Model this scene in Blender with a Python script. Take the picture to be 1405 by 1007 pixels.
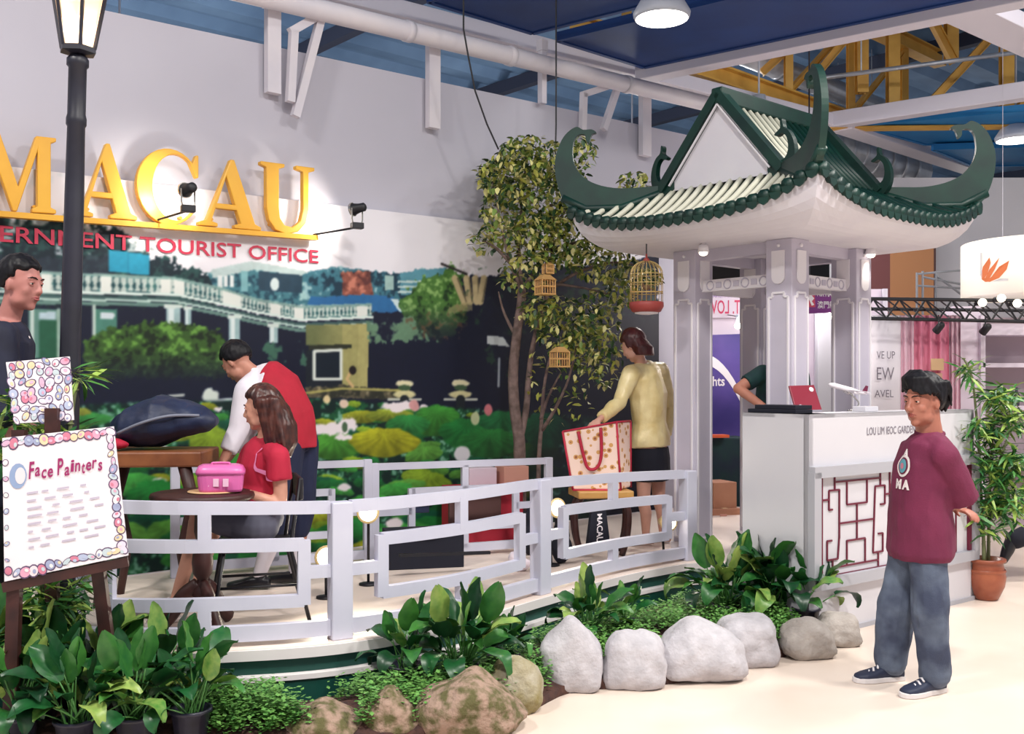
import bpy, bmesh, math, random
import numpy as np
from mathutils import Vector, Matrix, noise
from mathutils.bvhtree import BVHTree
random.seed(7)
sc = bpy.context.scene
for o in list(bpy.data.objects): bpy.data.objects.remove(o)
COL = sc.collection
V = Vector
# ---------------------------------------------------------------- camera
F, CX, HY, EYE = 1400.0, 702.5, 525.0, 1.58       # focal length in pixels, image centre, horizon row, eye height
cam_d = bpy.data.cameras.new('camera'); cam = bpy.data.objects.new('camera', cam_d); COL.objects.link(cam)
cam.location = (0, 0, EYE); cam.rotation_euler = (math.pi/2, 0, 0)
cam_d.sensor_width = 36; cam_d.lens = 36*F/1405.0; cam_d.shift_y = (HY-503.5)/1405.0
cam_d.clip_end = 200; sc.camera = cam
# ---------------------------------------------------------------- world and exposure
w = bpy.data.worlds.new('hall_light'); sc.world = w; w.use_nodes = True
w.node_tree.nodes['Background'].inputs[0].default_value = (0.93, 0.93, 1.0, 1)
w.node_tree.nodes['Background'].inputs[1].default_value = 0.48
sc.view_settings.view_transform = 'Standard'; sc.view_settings.look = 'None'
sc.view_settings.gamma = 1; sc.view_settings.use_curve_mapping = False
sc.view_settings.exposure = 0.0
# ---------------------------------------------------------------- hall lamps (high bay lamps of the exhibition hall)
def area_lamp(name, loc, size, power, col=(1, .96, .9), target=None):
    d = bpy.data.lights.new(name, 'AREA'); d.shape = 'DISK'; d.size = size; d.energy = power; d.color = col
    o = bpy.data.objects.new(name, d); COL.objects.link(o); o.location = loc
    if target is not None:
        o.rotation_euler = (V(target)-V(loc)).to_track_quat('-Z', 'Y').to_euler()
    return o
HALL = [((1.2, 1.2, 6.3), 420), ((-3.6, 2.0, 6.3), 300), ((4.8, 3.4, 6.3), 360), ((6.2, 7.0, 6.3), 300), ((3.0, 12.4, 4.6), 110)]
for i, (l, p) in enumerate(HALL):
    area_lamp('hall_lamp_light', l, 0.8, p)
def point_lamp(name, loc, power, col=(1, .85, .65), r=.05):
    d = bpy.data.lights.new(name, 'POINT'); d.energy = power; d.color = col; d.shadow_soft_size = r
    o = bpy.data.objects.new(name, d); COL.objects.link(o); o.location = loc
    return o
FAR = [((2, 17, 4.6), 200), ((10, 22, 4.6), 130), ((-5, 13, 4.6), 420)]      # unseen fill lamps, added to brighten the dark far hall
for l, p in FAR: point_lamp('far_hall_fill', l, p, (1, .97, .94), .3)
def spot_lamp(name, loc, target, power, angle=60, col=(1, .93, .8), blend=.6, r=.05):
    d = bpy.data.lights.new(name, 'SPOT'); d.energy = power; d.spot_size = math.radians(angle); d.spot_blend = blend
    d.color = col; d.shadow_soft_size = r
    o = bpy.data.objects.new(name, d); COL.objects.link(o); o.location = loc
    o.rotation_euler = (V(target)-V(loc)).to_track_quat('-Z', 'Y').to_euler()
    return o
# ---------------------------------------------------------------- helpers
def P(x, y, Y): return V(((x-CX)*Y/F, Y, EYE-(y-HY)*Y/F))            # photo pixel at a distance
def G(x, y, Z=0.0): return P(x, y, (EYE-Z)*F/(y-HY))                  # photo pixel on a level plane
Zup = V((0, 0, 1))
def lin(c):
    return tuple((v/255/12.92 if v/255 <= .04045 else ((v/255+.055)/1.055)**2.4) for v in c[:3])
MATS = {}
def mat(name, c, rough=.6, metal=0, c2=None, scale=8, detail=3, bump=0, bscale=40, emit=None, estr=1, alpha=1, spec=.5, trans=0, contrast=.35, coat=0, subs=0):
    if name in MATS: return MATS[name]
    m = bpy.data.materials.new(name); m.use_nodes = True; MATS[name] = m
    nt = m.node_tree; b = nt.nodes['Principled BSDF']
    b.inputs['Base Color'].default_value = (*lin(c), 1)
    b.inputs['Roughness'].default_value = rough; b.inputs['Metallic'].default_value = metal
    b.inputs['Specular IOR Level'].default_value = spec; b.inputs['Alpha'].default_value = alpha
    b.inputs['Transmission Weight'].default_value = trans; b.inputs['Coat Weight'].default_value = coat
    if subs:
        b.inputs['Subsurface Weight'].default_value = subs; b.inputs['Subsurface Radius'].default_value = (.02, .008, .004); b.inputs['Subsurface Scale'].default_value = .5
    if emit is not None:
        b.inputs['Emission Color'].default_value = (*lin(emit), 1); b.inputs['Emission Strength'].default_value = estr
    tc = nt.nodes.new('ShaderNodeTexCoord')
    if c2 is not None:
        n = nt.nodes.new('ShaderNodeTexNoise'); n.inputs['Scale'].default_value = scale; n.inputs['Detail'].default_value = detail
        r = nt.nodes.new('ShaderNodeValToRGB')
        r.color_ramp.elements[0].position = .5-contrast/2; r.color_ramp.elements[1].position = .5+contrast/2
        r.color_ramp.elements[0].color = (*lin(c), 1); r.color_ramp.elements[1].color = (*lin(c2), 1)
        nt.links.new(tc.outputs['Object'], n.inputs['Vector']); nt.links.new(n.outputs['Fac'], r.inputs['Fac'])
        nt.links.new(r.outputs['Color'], b.inputs['Base Color'])
    if bump:
        n = nt.nodes.new('ShaderNodeTexNoise'); n.inputs['Scale'].default_value = bscale; n.inputs['Detail'].default_value = 4
        bp = nt.nodes.new('ShaderNodeBump'); bp.inputs['Strength'].default_value = bump; bp.inputs['Distance'].default_value = .02
        nt.links.new(tc.outputs['Object'], n.inputs['Vector']); nt.links.new(n.outputs['Fac'], bp.inputs['Height'])
        nt.links.new(bp.outputs['Normal'], b.inputs['Normal'])
    return m
def mat_vcol(name, rough=.6, spec=.3):
    m = bpy.data.materials.new(name); m.use_nodes = True; nt = m.node_tree; b = nt.nodes['Principled BSDF']
    a = nt.nodes.new('ShaderNodeAttribute'); a.attribute_name = 'print'
    nt.links.new(a.outputs['Color'], b.inputs['Base Color']); b.inputs['Roughness'].default_value = rough
    b.inputs['Specular IOR Level'].default_value = spec
    return m
def frame_of(d, ref=None):
    d = d.normalized(); r = ref if ref is not None else (Zup if abs(d.z) < .95 else V((0, 1, 0)))
    a = r.cross(d)
    if a.length < 1e-6: a = V((1, 0, 0)).cross(d)
    a.normalize(); return a, d.cross(a)
class MB:
    def __init__(s): s.v = []; s.f = []; s.m = []
    def add(s, vs, fs, mi=0):
        o = len(s.v); s.v += [tuple(v) for v in vs]; s.f += [tuple(i+o for i in f) for f in fs]; s.m += [mi]*len(fs); return s
    def hexa(s, c, mi=0):      # 8 corners: 4 bottom then 4 top, same winding
        return s.add(c, [(3, 2, 1, 0), (4, 5, 6, 7), (0, 1, 5, 4), (1, 2, 6, 5), (2, 3, 7, 6), (3, 0, 4, 7)], mi)
    def obox(s, c, ax, ay, az, mi=0):     # centre and three half-axis vectors
        c = V(c); ax, ay, az = V(ax), V(ay), V(az)
        return s.hexa([c-ax-ay-az, c+ax-ay-az, c+ax+ay-az, c-ax+ay-az, c-ax-ay+az, c+ax-ay+az, c+ax+ay+az, c-ax+ay+az], mi)
    def box(s, c, sz, rz=0, mi=0):
        ca, sa = math.cos(rz), math.sin(rz)
        return s.obox(c, (ca*sz[0]/2, sa*sz[0]/2, 0), (-sa*sz[1]/2, ca*sz[1]/2, 0), (0, 0, sz[2]/2), mi)
    def bar(s, p, q, w, h, ref=None, mi=0):
        p, q = V(p), V(q); a, b = frame_of(q-p, ref)
        return s.obox((p+q)/2, a*w/2, (q-p)/2, b*h/2, mi)
    def tube(s, pts, r, n=8, mi=0, cap=True, ref=None):
        pts = [V(p) for p in pts]; k = len(pts)
        rs = r if isinstance(r, (list, tuple)) else [r]*k
        vs = []; a = None
        for i, p in enumerate(pts):
            d = (pts[min(i+1, k-1)]-pts[max(i-1, 0)]).normalized()
            if a is None: a, b = frame_of(d, ref)
            else:
                a = a-d*a.dot(d)
                if a.length < 1e-6: a, b = frame_of(d, ref)
                a.normalize(); b = d.cross(a)
            ri = rs[i]; ra, rb = ri if isinstance(ri, (tuple, list)) else (ri, ri)
            for j in range(n):
                t = 2*math.pi*j/n; vs.append(p+a*(ra*math.cos(t))+b*(rb*math.sin(t)))
        fs = []
        for i in range(k-1):
            for j in range(n):
                j2 = (j+1) % n; fs.append((i*n+j, i*n+j2, (i+1)*n+j2, (i+1)*n+j))
        if cap: fs += [tuple(range(n-1, -1, -1)), tuple((k-1)*n+j for j in range(n))]
        return s.add(vs, fs, mi)
    def loft(s, rings, n=16, mi=0, power=2.0):           # rings: (centre, half axis a, half axis b)
        vs = []; k = len(rings)
        for c, a, b in rings:
            for j in range(n):
                t = 2*math.pi*j/n; ct, st = math.cos(t), math.sin(t)
                e = 2/power
                vs.append(V(c)+V(a)*math.copysign(abs(ct)**e, ct)+V(b)*math.copysign(abs(st)**e, st))
        fs = []
        for i in range(k-1):
            for j in range(n):
                j2 = (j+1) % n; fs.append((i*n+j, i*n+j2, (i+1)*n+j2, (i+1)*n+j))
        fs += [tuple(range(n-1, -1, -1)), tuple((k-1)*n+j for j in range(n))]
        return s.add(vs, fs, mi)
    def lathe(s, prof, n=24, o=(0, 0, 0), axis=None, mi=0, cap=True):
        o = V(o); d = V(axis).normalized() if axis is not None else Zup
        a, b = frame_of(d, V((0, 1, 0)) if abs(d.y) < .9 else V((1, 0, 0)))
        vs = []
        for r, z in prof:
            for j in range(n):
                t = 2*math.pi*j/n; vs.append(o+d*z+a*(r*math.cos(t))+b*(r*math.sin(t)))
        fs = []; k = len(prof)
        for i in range(k-1):
            for j in range(n):
                j2 = (j+1) % n; fs.append((i*n+j, i*n+j2, (i+1)*n+j2, (i+1)*n+j))
        if cap: fs += [tuple(range(n-1, -1, -1)), tuple((k-1)*n+j for j in range(n))]
        return s.add(vs, fs, mi)
    def prism(s, poly, o, ax, ay, t, mi=0):   # outline in the plane (ax, ay) at o, pushed out by the vector t
        o, ax, ay, t = V(o), V(ax), V(ay), V(t); n = len(poly)
        lo = [o+ax*x+ay*y for x, y in poly]; hi = [p+t for p in lo]
        area = sum(poly[i][0]*poly[(i+1) % n][1]-poly[(i+1) % n][0]*poly[i][1] for i in range(n))
        if area*ax.cross(ay).dot(t) < 0: lo.reverse(); hi.reverse()
        fs = [tuple(range(n-1, -1, -1)), tuple(range(n, 2*n))]+[(i, (i+1) % n, n+(i+1) % n, n+i) for i in range(n)]
        return s.add(lo+hi, fs, mi)
    def ball(s, c, r, nu=12, nv=8, ax=None, mi=0):
        c = V(c); r = r if isinstance(r, (tuple, list)) else (r, r, r)
        A = ax if ax is not None else (V((1, 0, 0)), V((0, 1, 0)), V((0, 0, 1)))
        vs = [c-A[2]*r[2]]
        for i in range(1, nv):
            ph = -math.pi/2+math.pi*i/nv
            for j in range(nu):
                t = 2*math.pi*j/nu
                vs.append(c+A[0]*(r[0]*math.cos(ph)*math.cos(t))+A[1]*(r[1]*math.cos(ph)*math.sin(t))+A[2]*(r[2]*math.sin(ph)))
        vs.append(c+A[2]*r[2]); top = len(vs)-1; fs = []
        for j in range(nu):
            j2 = (j+1) % nu
            fs.append((0, 1+j2, 1+j)); fs.append((top, 1+(nv-2)*nu+j, 1+(nv-2)*nu+j2))
            for i in range(nv-2):
                fs.append((1+i*nu+j, 1+i*nu+j2, 1+(i+1)*nu+j2, 1+(i+1)*nu+j))
        return s.add(vs, fs, mi)
    def mesh(s, name, mats, smooth=False):
        me = bpy.data.meshes.new(name); me.from_pydata(s.v, [], s.f)
        for m in (mats if isinstance(mats, (list, tuple)) else [mats]): me.materials.append(m)
        if any(s.m): me.polygons.foreach_set('material_index', s.m)
        if smooth: me.polygons.foreach_set('use_smooth', [True]*len(me.polygons))
        me.update(); return me
    def build(s, name, mats, parent=None, smooth=False, bevel=0):
        o = link(s.mesh(name, mats, smooth), name, parent)
        if bevel:
            b = o.modifiers.new('bevel', 'BEVEL'); b.width = bevel; b.segments = 2; b.limit_method = 'ANGLE'
        return o
WM = {}
WORK = bpy.data.scenes.new('workbench')        # a bare scene to evaluate single objects in; removed at the end
def evaluated_mesh(o):
    WORK.collection.objects.link(o); vl = WORK.view_layers[0]; vl.update()
    dg = vl.depsgraph; me = bpy.data.meshes.new_from_object(o.evaluated_get(dg), depsgraph=dg)
    bpy.data.objects.remove(o); return me
def link(me, name, parent=None, mx=None):
    o = bpy.data.objects.new(name, me); COL.objects.link(o)
    if mx is not None: o.matrix_basis = mx
    WM[o] = mx.copy() if mx is not None else Matrix()
    if parent is not None:
        o.parent = parent; o.matrix_parent_inverse = WM[parent].inverted()
    return o
def thing(name, label, cat, loc=(0, 0, 0), group=None):
    o = bpy.data.objects.new(name, None); COL.objects.link(o); o.location = loc; o.empty_display_size = .1
    WM[o] = Matrix.Translation(V(loc)); return tag(o, label, cat, group)
def tag(o, label, cat, group=None, kind=None):
    o['label'] = label; o['category'] = cat
    if group: o['group'] = group
    if kind: o['kind'] = kind
    return o
def struct(o, label=None):
    o['kind'] = 'structure'
    if label: o['label'] = label
    return o
def text_mb(body, size=1.0, bold=0.0):      # flat lettering as vertices and faces in its own plane
    c = bpy.data.curves.new('lettering', 'FONT'); c.body = body; c.size = size; c.offset = bold; c.resolution_u = 3
    me = evaluated_mesh(bpy.data.objects.new('lettering', c))
    vs = [(v.co.x, v.co.y) for v in me.vertices]; fs = [tuple(p.vertices) for p in me.polygons]
    bpy.data.curves.remove(c); bpy.data.meshes.remove(me)
    if not vs: return [(0, 0)], []
    x0 = min(v[0] for v in vs); return [(x-x0, y) for x, y in vs], fs
def put_text(mb, body, fn, width=None, height=None, mirror=False, mi=0, bold=0.0):
    """fn(a, b): a along the line, b up -> world. The lettering is fitted to width and cap height."""
    vs, fs = text_mb(body, 1.0, bold)
    W = max(v[0] for v in vs); Hh = max(v[1] for v in vs)
    sx = (width/W) if width else height/Hh
    sy = (height/Hh) if height else sx
    pts = [((W-x)*sx if mirror else x*sx, y*sy) for x, y in vs]
    if mirror: fs = [tuple(reversed(f)) for f in fs]
    mb.add([fn(a, b) for a, b in pts], fs, mi); return W*sx
def hook(pts):   # smooth closed outline through points (Catmull-Rom)
    out = []; n = len(pts)
    for i in range(n):
        p0, p1, p2, p3 = pts[i-1], pts[i], pts[(i+1) % n], pts[(i+2) % n]
        for k in range(3):
            t = k/3
            out.append(tuple(.5*((2*p1[c])+(-p0[c]+p2[c])*t+(2*p0[c]-5*p1[c]+4*p2[c]-p3[c])*t*t+(-p0[c]+3*p1[c]-3*p2[c]+p3[c])*t**3) for c in (0, 1)))
    return out
def spline(pts, k=6):
    pts = [V(p) for p in pts]; out = []; n = len(pts)
    for i in range(n-1):
        p0, p1, p2, p3 = pts[max(i-1, 0)], pts[i], pts[i+1], pts[min(i+2, n-1)]
        for j in range(k):
            t = j/k; out.append(.5*((2*p1)+(p2-p0)*t+(2*p0-5*p1+4*p2-p3)*t*t+(3*p1-p0-3*p2+p3)*t**3))
    out.append(pts[-1]); return out
# the back wall's own frame: s along the wall (to the right and away), n out of the wall towards the hall
AU = math.radians(48.8)
U = V((math.sin(AU), math.cos(AU), 0)); VV = V((-math.cos(AU), math.sin(AU), 0)); NW = -VV
WO = V((-1.07, 8.2, 0))
def WS(s, z, off=0.0): return WO+U*s+NW*off+Zup*z
def wpx(x, y, off=0.0):
    d = P(x, y, 1.0)-V((0, 0, EYE)); o = V((0, 0, EYE)); p0 = WO+NW*off
    t = (p0-o).dot(NW)/d.dot(NW); q = o+d*t
    return (q-p0).dot(U), q.z
PZ = 0.28      # stage floor level
# ================================================================ the hall: floor, walls, ceiling
M_floor = mat('cream_floor', (230, 215, 203), .35, c2=(220, 202, 187), scale=1.6, contrast=.6, spec=.4)
struct(MB().box((5, 18, -.05), (44, 52, .1)).build('floor', M_floor), 'glossy cream exhibition hall floor')
M_wall = mat('wall_paint', (186, 184, 196), .8, c2=(178, 176, 189), scale=1.2, contrast=.7)
mb = MB()
zt = lambda s: 4.056+(s+2.236)*.0232
for s0, s1 in ((-5.2, 4.0),):
    a, b = WS(s0, 0, -.02), WS(s1, 0, -.02); a2, b2 = WS(s0, 0, -.14), WS(s1, 0, -.14)
    mb.hexa([a, b, b2, a2, a+Zup*zt(s0), b+Zup*zt(s1), b2+Zup*zt(s1), a2+Zup*zt(s0)])
wall_back = struct(mb.build('wall_back', M_wall), 'tall pale lavender exhibition wall behind the stage')
M_gray = mat('grey_panel_wall', (176, 174, 180), .8, c2=(166, 165, 172), scale=.8)
struct(MB().box((9.0, 13.6, 2.15), (9.5, .12, 4.3)).build('wall_right', M_gray), 'plain grey partition wall beyond the pavilion')
M_dark = mat('far_wall', (92, 86, 84), .9, c2=(74, 76, 84), scale=.4)
struct(MB().box((5, 42, 3.6), (48, .2, 7.2)).build('wall_far', M_dark), 'dim far end wall of the hall')
# corrugated roof deck
M_deck = mat('roof_deck', (122, 158, 198), .7, c2=(82, 114, 152), scale=.9, contrast=.5)
M_deck2 = mat('roof_purlin', (52, 60, 82), .8)
mb = MB(); prof = []
import itertools
x = -16.0; k = 0
base = V((2, 22, 7.1))
while x < 16:
    prof.append((x, 0 if k % 4 in (0, 1) else .14)); x += .16 if k % 2 else .28; k += 1
L = 24
vs = [base+VV*a+U*e*L+Zup*h for a, h in prof for e in (-1, 1)]
mb.add(vs, [(2*i, 2*i+1, 2*i+3, 2*i+2) for i in range(len(prof)-1)])
deck = mb.build('ceiling', M_deck); struct(deck, 'blue grey corrugated metal roof deck of the hall')
for a in range(-10, 14, 2):
    MB().bar(base+U*a*1.9-VV*16+Zup*-.12, base+U*a*1.9+VV*16+Zup*-.12, .16, .22).build('purlin', M_deck2, deck)
# ---------------------------------------------------------------- pipe, posts and struts above the wall
M_white = mat('white_paint', (214, 208, 214), .55, c2=(202, 198, 208), scale=3)
pz = lambda s, z: WS(s, z, .16)
s1, z1 = wpx(440, 14, .16); s2, z2 = wpx(985, 146, .16)
zs = (z2-z1)/(s2-s1)
pipe = thing('roof_pipe', 'long white horizontal pipe running above the pale wall', 'pipe', WS(0, z1, .16))
MB().tube([pz(s1-2.2, z1-zs*2.2), pz(s2+.6, z2+zs*.6)], .078, 16).build('pipe_run', M_white, pipe, True)
for x in (560, 700, 860):
    s, z = wpx(x, 40+(x-500)*.24, .16); zc = z1+zs*(s-s1)
    MB().tube([pz(s-.03, zc), pz(s+.03, zc)], .086, 16).build('pipe_collar', M_white, pipe, True)
wz = [(375, 12, 128, 16, 'white square post on the wall left of the slanting strut'), (595, 60, 176, 15, 'white square post at the middle of the pipe'),
      (745, 70, 142, 7, 'thin white post between two thicker posts under the pipe'), (886, 132, 214, 14, 'white square post right of the green roof hook')]
for x, y0, y1, wd, lab in wz:
    sa, za = wpx(x, y0, .05); sb, zb = wpx(x, y1, .05)
    hw = wd*(WS(sa, 0).y)/F/2*1.25
    t = thing('wall_post', lab, 'post', WS(sb, zb, .05), 'white posts below the roof pipe')
    MB().bar(WS(sa, zb, .04), WS(sa, za+.03, .04), hw*2, .06, NW).build('post_shaft', M_white, t)
    MB().bar(WS(sa, za+.0, .04), WS(sa, za+.10, .04), hw*2.5, .075, NW).build('post_collar', M_white, t)
for lab, q in (('white slanting strut frame near the top left corner', [(403, 42, 398, 140), (443, 14, 405, 160), (398, 44, 440, 20)]),
               ('white slanting strut frame above the tree', [(801, 128, 799, 186), (850, 112, 828, 178), (799, 130, 848, 114)])):
    t = thing('pipe_strut', lab, 'strut', WS(wpx(q[0][2], q[0][3])[0], wpx(q[0][2], q[0][3])[1], .1), 'slanting struts at the pipe')
    for xa, ya, xb, yb in q:
        a, b = wpx(xa, ya, .1), wpx(xb, yb, .1)
        MB().bar(WS(*a, .1), WS(*b, .1), .06, .05, NW).build('strut_bar', M_white, t)
# ---------------------------------------------------------------- hanging blue ceiling panels with pale frames
M_navy = mat('navy_panel', (10, 54, 116), .6, c2=(8, 46, 104), scale=2)
M_blue_lit = mat('blue_panel_lit', (20, 108, 172), .6, c2=(26, 124, 186), scale=2)  # brighter copy of the panel blue: the light on it is put into the colour
M_frame = mat('pale_frame', (206, 202, 214), .5)
def ceil_panel(label, corners, m, rim=.0):
    t = thing('ceiling_panel', label, 'panel', corners[0], 'hanging blue ceiling panels')
    mb = MB(); n = len(corners); lo = corners; hi = [c+Zup*.06 for c in corners]
    mb.add(lo+hi, [tuple(range(n)), tuple(range(2*n-1, n-1, -1))]+[(i, n+i, n+(i+1) % n, (i+1) % n) for i in range(n)])
    mb.build('panel_sheet', m, t)
    for i in range(n):
        MB().bar(corners[i]+Zup*.03, corners[(i+1) % n]+Zup*.03, .05, .09).build('panel_edge', M_navy if m is M_navy else M_blue_lit, t)
A = V((.455, 10.19, 5)); B = V((1.43, 11.06, 5)); D = V((2.63, -1.96, 0))
ceil_panel('large navy ceiling panel hanging left of the yellow trusses', [A, B, B+D*1.7, A+D*1.7], M_navy)
B2 = V((.2, 9.98, 5)); A2 = V((-.75, 9.15, 5))
ceil_panel('navy ceiling panel cut by the top edge of the picture', [A2, B2, B2+D*1.2, A2+D*1.2], M_navy)
ceil_panel('blue ceiling panel, coloured as lit, above the right roof hook', [G(1175, 172, 5), G(1270, 198, 5), G(1425, 197, 5), G(1425, 150, 5)], M_blue_lit)
ceil_panel('lower blue ceiling panel, coloured as lit, behind the right roof hook', [G(1280, 205, 4.9), G(1335, 228, 4.9), G(1440, 226, 4.9), G(1440, 200, 4.9)], M_blue_lit)
def beam(label, p, q, wd, h, m, name='ceiling_beam'):
    o = MB().bar(p, q, wd, h).build(name, m, bevel=.01)
    return tag(o, label, 'beam')
Dn = D.normalized()
beam('pale beam edging the large navy ceiling panel', B+V((.05, .12, -.03))-Dn*.1, B+D*1.75+V((.05, .12, -.03)), .2, .16, M_frame)
beam('long pale beam running from top middle towards the roof ridge', G(430, -12, 5.06), G(1148, 170, 5.06), .26, .16, M_frame)
beam('pale beam crossing under the yellow posts at the right', G(1128, 168, 5.06), G(1440, 120, 5.06), .2, .2, M_frame)
beam('pale sloping beam between silver duct and blue panels', G(1155, 172, 5.0), G(1345, 235, 5.0), .3, .14, M_frame)
beam('pale broad beam in the top right corner', G(1312, 5, 5.1), G(1440, 66, 5.1), .42, .16, M_frame)
# ---------------------------------------------------------------- yellow roof trusses
M_yel = mat('yellow_steel', (222, 174, 80), .5, c2=(200, 150, 62), scale=3)
def truss(label, bars, loc):
    t = thing('roof_truss', label, 'truss', loc, 'yellow roof trusses')
    for nm, p, q, wd, h in bars:
        m = MB(); p, q = V(p), V(q); a, b = frame_of(q-p)
        # an I-section: two flanges and a web
        m.obox((p+q)/2+b*h*.45, a*wd/2, (q-p)/2, b*h*.06); m.obox((p+q)/2-b*h*.45, a*wd/2, (q-p)/2, b*h*.06); m.obox((p+q)/2, a*wd*.18, (q-p)/2, b*h*.4)
        m.build(nm, M_yel, t)
c0, c1 = G(905, 76, 5.3), G(1190, 175, 5.3)
d = c1-c0; bars = [('chord', c0-d*.3, c1+d*.5, .2, .22), ('chord', c0-d*.3+Zup*1.5, c1+d*.5+Zup*1.5, .2, .22)]
for i in range(5):
    p = c0+d*(i*.34-.12); bars.append(('upright', p+Zup*.1, p+Zup*1.42, .1, .1))
    if i < 4: bars.append(('diagonal', p+Zup*.1, p+d*.34+Zup*1.4, .07, .07))
truss('long yellow truss above the green roof ridge', bars, c0)
TY = 13.6
bars = [('chord', P(1120, 168, TY), P(1480, 164, TY), .2, .2), ('chord', P(1120, -20, TY), P(1480, -22, TY), .2, .2)]
for x, y0, y1 in ((1225, 168, -18), (1305, 85, -18), (1381, 165, -18), (1182, 128, -18)): bars.append(('upright', P(x, y0, TY), P(x, y1, TY), .15, .13))
for xa, ya, xb, yb in ((1268, 150, 1372, 38), (1274, 18, 1310, 86), (1122, 100, 1172, 40), (1045, 100, 1090, 60), (1395, 160, 1440, 60)): bars.append(('diagonal', P(xa, ya, TY-.1), P(xb, yb, TY-.1), .11, .1))
truss('yellow truss with thick uprights and crossing diagonals at the right', bars, P(1225, 168, TY))
# ---------------------------------------------------------------- silver ducts
M_silver = mat('duct_metal', (188, 192, 200), .35, .55, c2=(160, 166, 176), scale=5)
def duct(label, p, q, r, rib=.5):
    t = thing('air_duct', label, 'duct', p, 'silver air ducts'); p, q = V(p), V(q)
    MB().tube([p, q], r, 20).build('duct_tube', M_silver, t, True)
    n = int((q-p).length/rib)
    for i in range(1, n):
        c = p.lerp(q, i/n); dd = (q-p).normalized()
        MB().tube([c-dd*.03, c+dd*.03], r*1.06, 20).build('duct_band', M_silver, t, True)
    for k in (.2, .8):
        c = p.lerp(q, k); MB().tube([c, V((c.x, c.y, 7.16))], .01, 6).build('hanger_rod', M_silver, t)
duct('straight silver duct behind the roof ornament spike', P(1010, 70, 15), P(1215, 152, 17.5), .17, .9)
duct('thin silver duct beside the thick one above the roof', P(1040, 120, 15.2), P(1230, 172, 17.5), .07, 1.2)
duct('fat wrinkled foil duct above the right roof curl', P(1120, 196, 17.6), P(1262, 240, 18.6), .3, .28)
duct('thin blue-grey pipe crossing the yellow uprights', P(1120, 108, 13.2), P(1440, 66, 12.6), .028, 5)
# high bay lamps of the hall: the visible ones and the lamps that carry the light
M_glow = mat('lamp_glow', (255, 250, 240), .5, emit=(255, 250, 240), estr=6)
M_lampw = mat('lamp_housing', (190, 196, 210), .4)
def high_bay(label, c, r):
    t = thing('high_bay_lamp', label, 'ceiling lamp', c, 'high bay lamps')
    MB().lathe([(r*.95, 0), (r*1.0, .02), (r*1.02, .05), (r*.75, .16), (r*.25, .26), (r*.2, .42)], 32, c).build('lamp_shade', M_lampw, t, True)
    MB().lathe([(0.001, -.012), (r*.5, -.01), (r*.93, 0), (r*.93, .004)], 32, c).build('lamp_lens', M_glow, t, True)
    MB().tube([c+Zup*.4, V((c.x, c.y, 7.0))], .012, 6).build('lamp_cord', M_lampw, t)
high_bay('round white ceiling lamp glowing at the top edge', G(908, 26, 4.62), .235)
high_bay('round white ceiling lamp at the right edge below the blue panel', G(1394, 193, 4.8), .26)
for (l, p), wh in zip(HALL, ('above the open floor in front of the stage', 'above the easel at the left', 'above the standing man', 'above the booths at the right', 'above the booth behind the pavilion')):
    high_bay('high bay lamp '+wh, V(l)+Zup*.05, .4)
for (l, p), wh in zip(FAR, ('behind the pavilion', 'deep in the hall at the right', 'behind the mural wall')):  # cords and shades for the added fill lights, out of sight
    t = thing('fill_lamp', 'added white fill lamp hanging '+wh, 'ceiling lamp', V(l), 'added fill lamps deeper in the hall')
    MB().tube([V(l)+Zup*.5, V((l[0], l[1], 7.16))], .015, 6).build('lamp_cord', M_lampw, t)
    MB().lathe([(.03, .5), (.12, .48), (.34, .36), (.36, .34), (.12, .45), (.03, .47)], 24, l).build('lamp_shade', M_lampw, t, True)
# two thin cables hanging from the ceiling behind the tree
M_black = mat('black_plastic', (22, 22, 30), .5)
for lab, pts in (('thin dark cable hanging loosely into the tree top', [(636, 40), (643, 80), (652, 125), (668, 170), (684, 205)]), ('straight dark cable hanging left of the roof hook', [(763, 120), (763, 170), (762, 215)])):
    a = [WS(*wpx(x, y, .5), .5) for x, y in pts]
    tag(MB().tube([a[0]+Zup*1.8]+a, .007, 6).build('hanging_cable', M_black), lab, 'cable')
# ================================================================ the printed garden mural on the wall
S0, S1 = -4.1, wpx(901, 500)[0]
zpan = lambda s: 2.96+.012*s
NX, NZ = 960, 370
ss = np.linspace(S0, S1, NX+1); tt = np.linspace(0, 1, NZ+1)
SG, TG = np.meshgrid(ss, tt)
ZG = PZ+.01+TG*(2.96+.012*SG-PZ-.01)
OFFM = .03
XW = WO.x+U.x*SG+NW.x*OFFM; YW = WO.y+U.y*SG+NW.y*OFFM
PX = CX+F*XW/YW; PY = HY-(ZG-EYE)*F/YW
rng = np.random.RandomState(3)
def vnoise(x, y, seed):
    r = np.random.RandomState(seed).rand(256, 256)
    xi = np.floor(x).astype(int); yi = np.floor(y).astype(int); fx = x-xi; fy = y-yi
    fx = fx*fx*(3-2*fx); fy = fy*fy*(3-2*fy)
    g = lambda a, b: r[np.mod(a, 256), np.mod(b, 256)]
    return (g(xi, yi)*(1-fx)+g(xi+1, yi)*fx)*(1-fy)+(g(xi, yi+1)*(1-fx)+g(xi+1, yi+1)*fx)*fy
def fbm(sc, seed, oct=4, sy=None):
    t = 0; a = .5; n = 0
    for i in range(oct):
        t = t+a*vnoise(PX/sc*2**i, PY/(sy or sc)*2**i, seed+i); n += a; a *= .55
    return t/n
N_big, N_mid, N_sm, N_ed = fbm(40, 1), fbm(16, 11), fbm(6, 21, 3), fbm(12, 31, 3)
C = np.zeros(PX.shape+(3,)); C[:] = (222, 219, 226)
def sst(x, a, b):
    t = np.clip((x-a)/(b-a+1e-9), 0, 1); return t*t*(3-2*t)
COLX = PX[0]
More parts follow.
